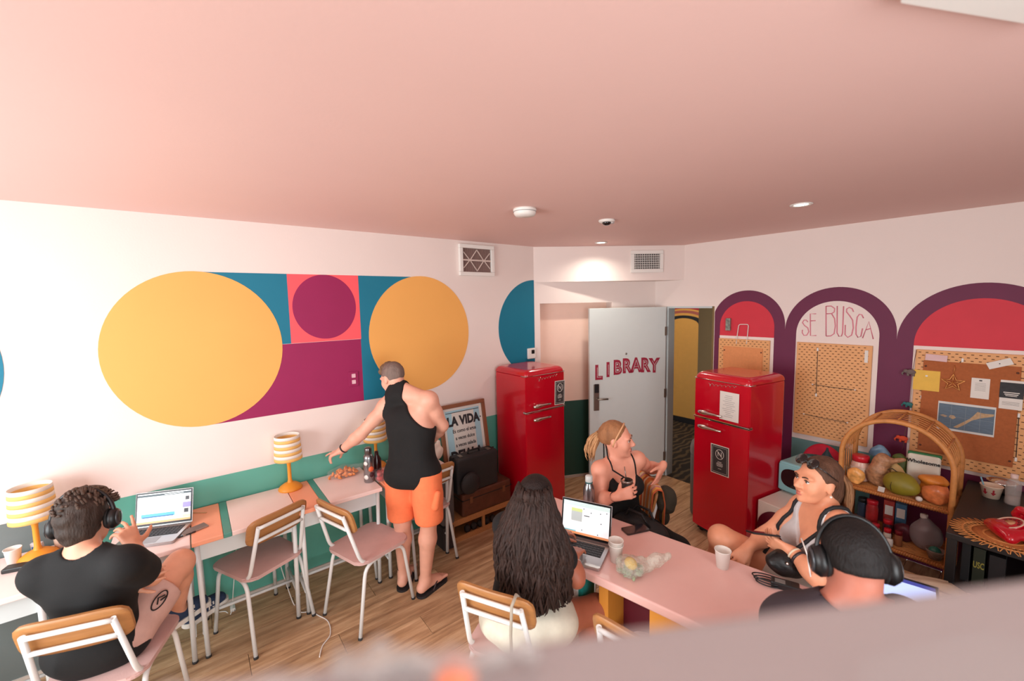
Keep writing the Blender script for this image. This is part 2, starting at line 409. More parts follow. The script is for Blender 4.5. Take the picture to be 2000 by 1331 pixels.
def carpet():
    m = bpy.data.materials.new('hall_carpet'); m.use_nodes = True; nt = m.node_tree; b = nt.nodes['Principled BSDF']
    tc = nt.nodes.new('ShaderNodeTexCoord'); n = nt.nodes.new('ShaderNodeTexWave'); n.inputs['Scale'].default_value = 3.2; n.inputs['Distortion'].default_value = 9; n.inputs['Detail'].default_value = 2
    nt.links.new(tc.outputs['Object'], n.inputs['Vector']); cr = nt.nodes.new('ShaderNodeValToRGB'); e = cr.color_ramp.elements
    e[0].position = 0.45; e[0].color = rgb(40, 36, 32); e[1].position = 0.85; e[1].color = rgb(92, 78, 58)
    nt.links.new(n.outputs['Fac'], cr.inputs[0]); nt.links.new(cr.outputs[0], b.inputs['Base Color']); b.inputs['Roughness'].default_value = 0.95
    return m
struct(MB().box((0.2, 1.08, -0.02), (3.6, 2.14, 0.035)).build('floor_hallway', carpet()), 'dark patterned hallway carpet')
hl = bpy.data.lights.new('hall_lamp', 'POINT'); hl.energy = 11; hl.shadow_soft_size = 0.12; hl.color = (1, 0.86, 0.66)
hlo = bpy.data.objects.new('hall_lamp', hl); col.objects.link(hlo); hlo.location = (0.0, 1.2, 2.35)
# pale ceiling panel at the near right
struct(MB().prism([(3.2, -3.20), (3.36, -2.87), (4.2, -2.5), (4.5, -3.6), (3.3, -3.9)], H - 0.025, H - 0.001).build('trim_1', m_white), 'pale raised panel on the ceiling')
# entrance door standing open against the corner wall
m_door = mat('door_paint', (214, 222, 220), 0.42, var=0.01)
m_jamb = mat('jamb_paint', (196, 206, 206), 0.42, var=0.01)
m_steel = mat('brushed_steel', (150, 140, 130), 0.35, 0.9, var=0.04)
m_dark = mat('black_plastic', (22, 22, 24), 0.4, var=0.02)
dr = struct(thing('door_1', 'pale grey open door lettered LIBRARY with a steel lever lock', None, (0.735, -0.03, 0)))
ang = math.atan2(-0.862 + 0.03, 0.307 - 0.735)
ld = Vector((math.cos(ang), math.sin(ang), 0)); ln = Vector((-ld.y, ld.x, 0))   # ln points away from or to camera
if ln.dot(Vector((1, -1, 0))) < 0: ln = -ln
LW = 0.92
MD = frame((0, 0, 0), -ld, (0, 0, 1))         # x to the hinge, y up, z towards room
if V3((MD[0][2], MD[1][2], MD[2][2])).dot(ln) < 0: MD = frame((0, 0, 0), ld, (0, 0, 1))
sgn = 1 if Vector((MD[0][0], MD[1][0], 0)).dot(ld) > 0 else -1
lx0 = sgn * LW / 2
MB().box((lx0, 1.005, 0), (LW, 1.985, 0.042), bev=0.003, M=MD).build('door_leaf', m_door, dr)
m_let = mat('library_letters', (160, 36, 62), 0.5, var=0.02)
word = 'LIBRARY'
for i, ch in enumerate(word):
    u = 0.075 + 0.115 * i; arc = 0.035 * math.sin(PI * (i + 0.0) / 6.0)
    xx = sgn * (LW - 0.03 - u * 0.98)
    for k, (off, bo) in enumerate(((0.0, 0.012),)):
        lettering('door_letter', ch, 0.215, m_let, dr, MD @ Matrix.Translation((xx, 1.275 + arc + 0.008 * i, 0.0225)), 0.001, bo, 0.8)
    # pale inlines that make the letters read as striped
    lettering('door_letter_inline', ch, 0.185, m_door, dr, MD @ Matrix.Translation((xx + 0.003, 1.275 + arc + 0.008 * i, 0.0236)), 0.001, -0.0065, 0.8)
hx = sgn * (LW - 0.075)
lk = MB().box((hx, 1.0, 0.028), (0.062, 0.30, 0.016), bev=0.004, M=MD).build('lock_plate', m_steel, dr)
MB().box((hx, 1.105, 0.040), (0.05, 0.10, 0.014), bev=0.004, M=MD).build('card_reader', m_dark, lk)
MB().tube([MD @ Vector((hx, 0.985, 0.03)), MD @ Vector((hx, 0.985, 0.07)), MD @ Vector((hx - sgn * 0.12, 0.985, 0.075))], 0.010).build('lever_handle', m_steel, lk)
MB().lathe([(0, 0), (0.011, 0), (0.011, 0.005), (0, 0.006)], M=MD @ Matrix.Translation((sgn * LW * 0.53, 1.48, 0.021)), n=12).build('peephole', m_steel, dr)
for z in (0.25, 1.0, 1.72):
    MB().box((sgn * 0.004, z, 0.024), (0.02, 0.1, 0.012), M=MD).build('hinge', m_steel, dr)
fr = struct(thing('trim_2', 'pale grey door jamb around the hallway doorway', None, (DX0, 0, 0)))
MB().box((0.014, 0.06, 1.0), (0.028, 0.124, 2.0)).build('jamb', m_jamb, fr)
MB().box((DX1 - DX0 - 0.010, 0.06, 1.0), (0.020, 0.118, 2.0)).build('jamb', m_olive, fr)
MB().box(((DX1 - DX0) / 2, 0.06, DH - 0.010), (DX1 - DX0 - 0.05, 0.118, 0.02)).build('jamb_head', m_jamb, fr)
# ------------------------------------------------------------------ furniture
m_tube = mat('white_tube', (226, 228, 226), 0.35, 0.0, var=0.02)
m_seat = mat('seat_pink', (206, 170, 164), 0.75, var=0.10, vscale=7, bump=0.1, bscale=200)
m_ply = mat('chair_plywood', (176, 122, 72), 0.42, var=0.14, vscale=5, stretch=(2, 12, 12))
m_rub = mat('rubber', (40, 38, 38), 0.7)
m_pinktop = mat('desk_pink', (246, 222, 216), 0.38, var=0.015)
m_peachtop = mat('desk_peach', (250, 168, 132), 0.4, var=0.02)
m_greentop = mat('desk_green', (78, 150, 136), 0.4, var=0.02)
m_apron = mat('desk_white', (214, 222, 222), 0.4, var=0.01)

def arcpts(c, u, v, r, a0, a1, n=6):
    c, u, v = V3(c), V3(u), V3(v)
    return [c + u * (r * math.cos(a0 + (a1 - a0) * i / n)) + v * (r * math.sin(a0 + (a1 - a0) * i / n)) for i in range(n + 1)]
def fillet(pts, r, n=5):
    P_ = [V3(p) for p in pts]; out = [P_[0]]
    for i in range(1, len(P_) - 1):
        a = (P_[i - 1] - P_[i]); b = (P_[i + 1] - P_[i]); la, lb = a.length, b.length
        q = min(r, la * 0.49, lb * 0.49); a.normalize(); b.normalize()
        p0 = P_[i] + a * q; p1 = P_[i] + b * q
        for k in range(n + 1):
            t = k / n; out.append((1 - t) ** 2 * p0 + 2 * t * (1 - t) * P_[i] + t * t * p1)
    out.append(P_[-1]); return out
def rounded_poly(w, d, r, n=6, taper=0.0):
    out = []
    for (cx, cy, a0) in ((w / 2 - r, d / 2 - r, 0), (-w / 2 + r, d / 2 - r, PI / 2), (-w / 2 + r, -d / 2 + r, PI), (w / 2 - r, -d / 2 + r, 1.5 * PI)):
        for i in range(n + 1):
            a = a0 + PI / 2 * i / n; x = cx + r * math.cos(a); y = cy + r * math.sin(a)
            out.append((x * (1 + taper * y / d), y))
    return out
def make_chair():
    t = thing('school_chair', 'x', 'chair')
    mb = MB(); poly = rounded_poly(0.39, 0.40, 0.06, taper=0.10)
    mb.prism([(x, y + 0.005) for x, y in poly], 0.448, 0.470)
    bmesh.ops.bevel(mb.bm, geom=[e for e in mb.bm.edges if abs(e.verts[0].co.z - e.verts[1].co.z) < 1e-5], offset=0.006, segments=2, affect='EDGES')
    mb.build('seat', m_seat, t)
    r = 0.0118
    for s in (-1, 1):
        fpath = fillet([(s * 0.198, 0.205, 0.012), (s * 0.172, 0.155, 0.436), (s * 0.168, 0.0, 0.436)], 0.085)
        lg = MB().tube(fpath, r).build('leg', m_tube, t)
        MB().seg((s * 0.1985, 0.206, 0), (s * 0.1978, 0.204, 0.014), r * 1.15).build('foot_cap', m_rub, lg)
        rpath = fillet([(s * 0.192, -0.225, 0.012), (s * 0.170, -0.145, 0.436), (s * 0.168, 0.0, 0.436)], 0.085)
        lg = MB().tube(rpath, r).build('leg', m_tube, t)
        MB().seg((s * 0.1925, -0.227, 0), (s * 0.192, -0.224, 0.014), r * 1.15).build('foot_cap', m_rub, lg)
        bp = fillet([(s * 0.165, 0.02, 0.440), (s * 0.166, -0.165, 0.446), (s * 0.142, -0.265, 0.802)], 0.075)
        MB().tube(bp, r).build('back_post', m_tube, t)
    for z, y in ((0.795, -0.263), (0.712, -0.241)):
        pts = [(-0.142 + 0.284 * i / 8, y - 0.018 * (1 - (2 * i / 8 - 1) ** 2) * 0.0 - 0.004, z) for i in range(9)]
        MB().tube(pts, 0.0105).build('back_rail', m_tube, t)
    # front and rear cross tubes below the seat
    MB().seg((-0.17, 0.12, 0.436), (0.17, 0.12, 0.436), 0.009).build('cross_tube', m_tube, t)
    # plywood backrest: curved rounded panel in front of the rails
    n, k = 16, 8; W2, H2 = 0.188, 0.086
    def prof(u, v, off):
        a = (u * 2 - 1); b = (v * 2 - 1); e = 5.0
        sc = 1.0 / max(1e-6, (abs(a) ** e + abs(b) ** e) ** (1 / e)) * max(abs(a), abs(b)) if (a or b) else 1.0
        x = a * sc * W2; zz = b * sc * H2
        y = -0.214 - 0.26 * (zz) * 1.0 * 1.0 + 0.35 * x * x * 1.2 + off
        return (x, y - 0.012, 0.757 + zz)
    mb = MB(); mb.grid(lambda u, v: prof(u, v, 0.0), n, k); mb.grid(lambda u, v: prof(u, v, -0.014), n, k)
    bm = mb.bm; bm.verts.ensure_lookup_table(); N = n * k
    def idx(i, j, l): return bm.verts[l * N + i * k + j]
    rim = [(i, 0) for i in range(n)] + [(n - 1, j) for j in range(1, k)] + [(i, k - 1) for i in range(n - 2, -1, -1)] + [(0, j) for j in range(k - 2, 0, -1)]
    for q in range(len(rim)):
        a, b = rim[q], rim[(q + 1) % len(rim)]
        bm.faces.new((idx(*a, 0), idx(*b, 0), idx(*b, 1), idx(*a, 1)))
    mb.build('backrest', m_ply, t)
    return t
chair0 = make_chair(); chair_used = [False]
def place_chair(c, f, label, group='pink seated school chairs'):
    o = chair0 if not chair_used[0] else copy_tree(chair0)
    chair_used[0] = True
    o.location = (c[0], c[1], 0); o.rotation_euler = (0, 0, math.atan2(-f[0], f[1]))
    o['label'] = label; o['group'] = group
    return o
CH = {}
CH['A'] = place_chair((0.80, -4.725), (-0.95, 0.31), 'school chair under the man in headphones at the left desk')
CH['B'] = place_chair((0.365, -4.076), (-0.915, -0.40), 'empty school chair tucked towards the peach and green striped desk')
CH['C'] = place_chair((0.65, -3.476), (-0.31, 0.95), 'empty school chair turned sideways beside the standing man')
CH['D'] = place_chair((0.365, -2.955), (-0.99, -0.12), 'school chair behind the orange shorts of the standing man')
CH['E'] = place_chair((1.895, -3.162), (-0.46, 0.888), 'school chair of the long-haired woman, grey strap over its backrest')
CH['F'] = place_chair((2.49, -2.86), (-0.20, 0.98), 'school chair at the pink table, only the end of its backrest showing')
CH['G'] = place_chair((1.645, -2.105), (-0.55, -0.83), 'school chair with a striped cloth over its back at the table')
CH['H'] = place_chair((2.79, -1.86), (0.30, -0.95), 'school chair under the woman in the grey tank top')

# ---- small desks along the mural wall
def make_desk():
    w, x1 = 0.55, 0.52
    t = thing('school_desk', 'x', 'desk')
    def top(y0, y1, m): MB().box((0.27, (y0 + y1) / 2, 0.743), (0.50, y1 - y0 - 0.0006, 0.028), bev=0.004).build('top_board', m, t)
    top(0.0, 0.150, m_peachtop); top(0.150, 0.192, m_greentop); top(0.192, w, m_pinktop)
    ap = MB()
    ap.box((0.462, w / 2, 0.672), (0.012, w - 0.06, 0.112)); ap.box((0.25, 0.036, 0.672), (0.42, 0.012, 0.112)); ap.box((0.25, w - 0.036, 0.672), (0.42, 0.012, 0.112)); ap.box((0.25, w / 2, 0.620), (0.42, w - 0.07, 0.008))
    ap.build('apron', m_apron, t)
    for sy in (0.022, w - 0.022):
        for xx, xf in ((0.478, 0.452), (0.05, 0.075)):
            dy = 0.008 if sy < 0.1 else -0.008
            lg = MB().seg((xx, sy, 0.728), (xf, sy + dy, 0.010), 0.0135).build('leg', m_tube, t)
            MB().seg((xf, sy + dy, 0.0), (xf, sy + dy, 0.014), 0.0155).build('foot_cap', m_rub, lg)
        MB().seg((0.455, sy, 0.16), (0.072, sy, 0.16), 0.010).build('side_rail', m_tube, t)
    MB().seg((0.26, 0.022, 0.16), (0.26, w - 0.022, 0.16), 0.010).build('foot_rail', m_tube, t)
    return t
d0 = make_desk()
dlabels = ['pink topped school desk under the orange lamp at the left edge', 'school desk carrying the laptop of the man in headphones', 'school desk with peach and green stripes left of the far lamp', 'school desk with the second striped lamp and the snack bag', 'school desk hidden behind the standing man, near the suitcases']
for i, y0 in enumerate((-5.53, -4.967, -4.413, -3.86, -3.285)):
    o = d0 if i == 0 else copy_tree(d0)
    o.location = (0, y0, 0); o['label'] = dlabels[i]; o['group'] = 'school desks along the mural wall'
DT = 0.7575
# ---- striped table lamps
m_lampy = mat('lamp_ochre', (232, 150, 44), 0.45, var=0.03)
m_shw = mat('shade_white', (240, 234, 224), 0.8, var=0.02)
m_shy = mat('shade_yellow', (238, 190, 112), 0.8, var=0.02)
def make_lamp():
    t = thing('table_lamp', 'x', 'lamp')
    MB().lathe([(0, 0), (0.078, 0), (0.080, 0.006), (0.070, 0.022), (0.045, 0.040), (0.02, 0.050), (0.0, 0.052)], n=28).build('base', m_lampy, t)
    MB().lathe([(0.020, 0.046), (0.013, 0.07), (0.012, 0.17), (0.015, 0.205), (0.026, 0.225), (0.026, 0.235), (0, 0.236)], n=16).build('stem', m_lampy, t)
    sh = thing('lamp_shade', None, None); sh.parent = t
    n = 8; z0, z1 = 0.222, 0.40
    for i in range(n):
        a = z0 + (z1 - z0) * i / n; b = z0 + (z1 - z0) * (i + 1) / n
        r0 = 0.092 - 0.010 * i / n; r1 = 0.092 - 0.010 * (i + 1) / n
        MB().lathe([(r0 - 0.002, a), (r0, a), (r1, b), (r1 - 0.002, b), (r0 - 0.002, a)], n=36).build('shade_stripe', m_shy if i % 2 == 0 or i == n - 1 and False else m_shw, sh)
    return t
l0 = make_lamp()
for i, (x, y, lab) in enumerate(((0.150, -5.062, 'striped table lamp with orange stem beside the paper cup, far left'), (0.095, -3.835, 'striped table lamp standing alone between the two desks'), (0.10, -3.20, 'striped table lamp half hidden by the arm of the standing man'))):
    o = l0 if i == 0 else copy_tree(l0)
    o.location = (x, y, DT); o['label'] = lab; o['group'] = 'striped table lamps'
# ---- retro refrigerators
def m_fridge():
    return mat('fridge_red', (196, 8, 34), 0.22, 0.0, 0.5, var=0.02, vscale=3, coat=0.5)
m_fr = m_fridge(); m_chrome = mat('chrome', (215, 212, 208), 0.12, 1.0, var=0.0)
def make_fridge():
    w, d, h = 0.498, 0.50, 1.455
    t = thing('retro_refrigerator', 'x', 'refrigerator')
    MB().box((0, -d / 2 + 0.0, 0.72), (w - 0.004, d - 0.05, 1.36), bev=0.02, seg=3).build('cabinet', m_fr, t)
    # rounded crown
    mb = MB(); n = 8; poly0 = rounded_poly(w, d, 0.04, 5)
    rings = [(0.0, 1.398)] + [(0.05 * (1 - math.cos(PI / 2 * i / n)), 1.402 + 0.052 * math.sin(PI / 2 * i / n)) for i in range(n + 1)]
    vs = []
    for ins, z in rings:
        pl = rounded_poly(w - 2 * ins, d - 2 * ins, 0.04, 5)
        vs.append([mb.bm.verts.new((x, y - d / 2 - 0.01, z)) for x, y in pl])
    for a, b in zip(vs[:-1], vs[1:]):
        for i in range(len(a)): f = mb.bm.faces.new((a[i], a[(i + 1) % len(a)], b[(i + 1) % len(a)], b[i])); f.smooth = True
    mb.bm.faces.new(vs[0][::-1]); mb.bm.faces.new(vs[-1]); mb.build('crown', m_fr, t)
    def door(name, z0, z1):
        mb = MB(); k = 10; pl = []
        for i in range(k + 1):
            x = -w / 2 + w * i / k; pl.append((x, -d + 0.0 - 0.012 * (1 - (2 * x / w) ** 2)))
        poly = [(w / 2, -d + 0.055), (-w / 2, -d + 0.055)] + pl
        mb.prism(poly, z0, z1)
        bmesh.ops.bevel(mb.bm, geom=list(mb.bm.edges), offset=0.005, segments=2, affect='EDGES')
        return mb.build(name, m_fr, t)
    fd = door('freezer_door', 1.066, 1.392); ld_ = door('main_door', 0.07, 1.044)
    tr = MB(); tr.tube([(-w / 2 - 0.001, -d + 0.06, 1.397), (-w / 2, -d, 1.397)] + [(-w / 2 + w * i / 8, -d - 0.012 * (1 - (2 * i / 8 - 1) ** 2), 1.397) for i in range(9)] + [(w / 2, -d + 0.06, 1.397)], 0.0042, n=6); tr.build('crown_trim', m_chrome, t)
    MB().box((0, -d + 0.015, 1.055), (w + 0.004, 0.05, 0.018), bev=0.004).build('seam_trim', m_chrome, t)
    for par, z in ((fd, 1.112), (ld_, 0.985)):
        MB().lathe([(0, 0), (0.013, 0.004), (0.019, 0.03), (0.021, 0.06), (0.014, 0.10), (0.010, 0.16), (0.009, 0.215), (0, 0.22)], M=Matrix.Translation((-0.185, -d - 0.035, z)) @ Matrix.Rotation(PI / 2, 4, 'Y'), n=12).build('handle', m_chrome, par)
        hb = MB(); hb.seg((-0.15, -d + 0.005, z), (-0.15, -d - 0.03, z), 0.008, n=8); hb.build('handle_post', m_chrome, par)
    # chrome script badge
    pts = []
    for i in range(56):
        u = i / 55; pts.append((-0.11 + 0.25 * u + 0.008 * math.sin(u * 44), -d - 0.014, 1.352 + 0.020 * u + 0.011 * math.sin(u * 44 + 1.2) * (1.5 if i < 9 else 0.8)))
    MB().tube(pts, 0.0017, n=5).build('script_badge', m_chrome, fd)
    for sx in (-1, 1):
        for yy in (-d + 0.07, -0.06): MB().seg((sx * 0.2, yy, 0), (sx * 0.2, yy, 0.06), 0.02, n=10).build('foot', m_dark, t)
    MB().box((0, -d / 2, 0.045), (w - 0.05, d - 0.08, 0.05)).build('plinth', m_dark, t)
    return t
f0 = make_fridge(); f0.location = (0.022, -1.697, 0); f0.rotation_euler = (0, 0, PI / 2)
f0['label'] = 'glossy red retro refrigerator against the mural wall, by the suitcases'; f0['group'] = 'red retro refrigerators'
f1 = copy_tree(f0)
a_ = math.radians(-9.5); dirx = Vector((math.cos(a_), math.sin(a_), 0)); back = Vector((-math.sin(a_), math.cos(a_), 0))
fc = Vector((1.80, -0.905, 0)) + back * 0.50
f1.location = fc; f1.rotation_euler = (0, 0, a_)
f1['label'] = 'glossy red retro refrigerator right of the hallway doorway, by the washer cabinet'
# ---- pink work table
TO = Vector((1.40, -2.452, 0)); TA = math.radians(11.2)
TX = Vector((math.cos(TA), math.sin(TA), 0)); TY = Vector((math.sin(TA), -math.cos(TA), 0))
def TP(s, t_, z=0.75): v = TO + TX * s + TY * t_; return Vector((v.x, v.y, z))
m_ttop = mat('table_pink', (244, 198, 190), 0.28, var=0.015, coat=0.2)
m_ty = mat('table_yellow', (230, 158, 62), 0.5, var=0.03); m_tm = mat('table_maroon', (104, 20, 44), 0.5, var=0.04)
tb = thing('work_table', 'long pink work table with yellow and maroon pedestal', 'table', (TO.x, TO.y, 0), TA)
MB().box((0.98, -0.275, 0.7275), (1.96, 0.55, 0.045), bev=0.008, seg=3).build('table_top', m_ttop, tb)
MB().box((0.66, -0.27, 0.352), (0.05, 0.44, 0.704)).build('end_panel', m_ty, tb)
MB().box((0.79, -0.20, 0.352), (0.21, 0.24, 0.704)).build('back_panel', m_tm, tb)
MB().box((1.02, -0.47, 0.352), (0.25, 0.04, 0.704)).build('front_panel', m_ty, tb)
MB().box((1.27, -0.24, 0.352), (0.25, 0.30, 0.704)).build('back_panel', m_tm, tb)
MB().box((1.42, -0.27, 0.352), (0.05, 0.44, 0.704)).build('end_panel', m_ty, tb)
# ---- microwave on the low white cabinet
cb_ = thing('low_cabinet', 'low white cabinet with a round maroon door opening under the microwave', 'cabinet', (2.318, -0.585, 0), math.radians(-9.5))
m_cab = mat('cabinet_white', (232, 222, 210), 0.4, var=0.01)
MB().box((0, 0, 0.235), (0.38, 0.58, 0.47), bev=0.006).build('body', m_cab, cb_)
ph = MB().lathe([(0, -0.002), (0.15, -0.002), (0.155, 0.004), (0.15, 0.010), (0, 0.010)], M=Matrix.Translation((-0.03, -0.291, 0.27)) @ Matrix.Rotation(PI / 2, 4, 'X'), n=36).build('round_door', mat('porthole_maroon', (86, 14, 36), 0.35, var=0.03), cb_)
MB().lathe([(0, 0), (0.022, 0), (0.026, 0.02), (0.018, 0.03), (0, 0.031)], M=Matrix.Translation((-0.06, -0.300, 0.29)) @ Matrix.Rotation(PI / 2, 4, 'X'), n=14).build('knob', m_chrome, ph)
m_mw = mat('microwave_blue', (140, 196, 200), 0.3, var=0.01, coat=0.3)
mw = thing('microwave_oven', 'pale blue retro microwave with a dark oval window', 'microwave', (2.332, -0.41, 0.4705), math.radians(-9.5))
MB().box((0, 0, 0.135), (0.375, 0.34, 0.25), bev=0.02, seg=4).build('body', m_mw, mw)
mdoor = MB().box((-0.040, -0.171, 0.135), (0.28, 0.016, 0.22), bev=0.006).build('door', m_mw, mw)
ov = [(0.5 * 0.235 * (abs(math.cos(a)) ** 0.6) * (1 if math.cos(a) >= 0 else -1), 0.5 * 0.155 * (abs(math.sin(a)) ** 0.8) * (1 if math.sin(a) >= 0 else -1)) for a in [2 * PI * i / 48 for i in range(48)]]
MB().prism(ov, 0, 0.004, Matrix.Translation((-0.040, -0.179, 0.14)) @ Matrix(((1, 0, 0, 0), (0, 0, -1, 0), (0, 1, 0, 0), (0, 0, 0, 1)))).build('window', mat('mw_glass', (26, 24, 26), 0.12, coat=0.5, var=0), mdoor)
for z in (0.19, 0.09): MB().lathe([(0, 0), (0.024, 0), (0.022, 0.018), (0, 0.02)], M=Matrix.Translation((0.144, -0.171, z)) @ Matrix.Rotation(PI / 2, 4, 'X'), n=18).build('dial', m_chrome, mw)
for sx in (-1, 1):
    for sy in (-1, 1): MB().seg((sx * 0.15, sy * 0.13, 0), (sx * 0.15, sy * 0.13, 0.012), 0.012, n=8).build('foot', m_dark, mw)
tag(MB().grid(lambda u, v: (2.335 + (u - 0.5) * 0.27, -0.215 + 0.10 * (v - 0.5), 0.733 + 0.115 * math.sin(PI * u) ** 0.6 * (0.25 + 0.75 * math.sin(PI * v) ** 0.5)), 18, 8).build('red_cushion', mat('red_cloth', (190, 20, 50), 0.8, bump=0.2)), 'red domed cloth bundle on top of the blue microwave', 'cushion')
tag(MB().lathe([(0.075, 0), (0.07, 0.03), (0.035, 0.075), (0.012, 0.115), (0.006, 0.14), (0, 0.142)], (2.40, -0.37, 0.731), n=7).build('dark_pouch', mat('dark_cloth', (40, 56, 60), 0.8, bump=0.2), smooth=False), 'dark pointed cloth pouch on the blue microwave', 'pouch')
# ---- grey bin by the doorway
bn = thing('trash_bin', 'tall grey rounded bin beside the red refrigerator at the doorway', 'bin', (1.475, -0.52, 0))
m_bin = mat('bin_grey', (98, 92, 88), 0.4, 0.3, var=0.03)
MB().lathe([(0, 0), (0.11, 0), (0.115, 0.02), (0.12, 0.56), (0.12, 0.60), (0, 0.60)], n=28).build('body', m_bin, bn)
MB().lathe([(0.123, 0.60), (0.124, 0.66), (0.11, 0.715), (0.08, 0.745), (0, 0.76)], n=28).build('lid', mat('bin_lid', (122, 112, 106), 0.3, 0.4, var=0.03), bn)
# ------------------------------------------------------------------ soft bodies: smooth union of tapered limbs, meshed as one surface
def nrm(v): v = np.asarray(v, float); return v / (np.linalg.norm(v) + 1e-12)
class Soft:
    def __init__(s): s.p = []
    def cap(s, a, b, ra, rb=None, k=0.02, sub=False): s.p.append(('c', np.array(a, float), np.array(b, float), ra, ra if rb is None else rb, k, sub)); return s
    def ell(s, c, r, R=None, k=0.02, sub=False): s.p.append(('e', np.array(c, float), np.array(r, float), np.eye(3) if R is None else np.array(R, float), None, k, sub)); return s
    def path(s, pts, rs, k=0.02):
        for i in range(len(pts) - 1): s.cap(pts[i], pts[i + 1], rs[i], rs[i + 1], k)
        return s
    def field(s, h, pad=0.03, grow=0.0):
        lo = np.full(3, 1e9); hi = -lo
        for q in s.p:
            if q[6]: continue
            if q[0] == 'c':
                r = max(q[3], q[4]); lo = np.minimum(lo, np.minimum(q[1], q[2]) - r); hi = np.maximum(hi, np.maximum(q[1], q[2]) + r)
            else:
                r = q[2].max(); lo = np.minimum(lo, q[1] - r); hi = np.maximum(hi, q[1] + r)
        lo -= pad + grow; hi += pad + grow
        n = np.ceil((hi - lo) / h).astype(int) + 1
        ax = [lo[i] + h * np.arange(n[i]) for i in range(3)]
        F = np.full(n, 0.15, np.float32)
        for q in s.p:
            k = max(q[5], 1e-4)
            if q[0] == 'c':
                r = max(q[3], q[4]); a = np.minimum(q[1], q[2]) - r; b = np.maximum(q[1], q[2]) + r
            else: r = q[2].max(); a = q[1] - r; b = q[1] + r
            a = a - k - 3 * h - grow; b = b + k + 3 * h + grow
            i0 = np.clip(np.floor((a - lo) / h).astype(int), 0, n - 1); i1 = np.clip(np.ceil((b - lo) / h).astype(int) + 1, 1, n)
            if np.any(i1 <= i0): continue
            X = ax[0][i0[0]:i1[0]][:, None, None]; Y = ax[1][i0[1]:i1[1]][None, :, None]; Z = ax[2][i0[2]:i1[2]][None, None, :]
            if q[0] == 'c':
                A, B = q[1], q[2]; d = B - A; L2 = max(d @ d, 1e-9)
                px, py, pz = X - A[0], Y - A[1], Z - A[2]
                t = np.clip((px * d[0] + py * d[1] + pz * d[2]) / L2, 0, 1)
                D = np.sqrt((px - t * d[0]) ** 2 + (py - t * d[1]) ** 2 + (pz - t * d[2]) ** 2) - (q[3] + (q[4] - q[3]) * t)
            else:
                R = q[3]; px, py, pz = X - q[1][0], Y - q[1][1], Z - q[1][2]
                u = [(R[0][i] * px + R[1][i] * py + R[2][i] * pz) for i in range(3)]
                k0 = np.sqrt(sum((u[i] / q[2][i]) ** 2 for i in range(3))); k1 = np.sqrt(sum((u[i] / q[2][i] ** 2) ** 2 for i in range(3))) + 1e-6
                D = k0 * (k0 - 1) / k1
            sl = (slice(i0[0], i1[0]), slice(i0[1], i1[1]), slice(i0[2], i1[2]))
            f = F[sl]
            if q[6]:
                D = -D; hh = np.maximum(k - np.abs(f - D), 0) / k; F[sl] = np.maximum(f, D) + hh * hh * k * 0.25
            else:
                hh = np.maximum(k - np.abs(f - D), 0) / k; F[sl] = np.minimum(f, D) - hh * hh * k * 0.25
        return F, lo, ax
    def mesh(s, name, m, h=0.006, parent=None, grow=0.0, cut=None, base=None, wrinkle=0.0, wf=60.0, wdir=None):
        F, lo, ax = s.field(h, grow=grow)
        if grow: F = F - grow
        if cut is not None or wrinkle:
            X = ax[0][:, None, None]; Y = ax[1][None, :, None]; Z = ax[2][None, None, :]
            if wrinkle:
                F = F + (wrinkle * (np.sin(X * wf + 2.3 * np.sin(Z * wf * 0.35)) * np.sin(Y * wf * 0.8 + 1.7 * np.sin(Z * wf * 0.5)) + 0.7 * np.sin(Z * wf * 0.9 + 2 * np.sin(Y * wf * 0.3) + X * 9))).astype(np.float32)
            if cut is not None: F = np.maximum(F, cut(X, Y, Z).astype(np.float32))
        return nets(name, F.astype(np.float32), lo, h, m, parent, base)
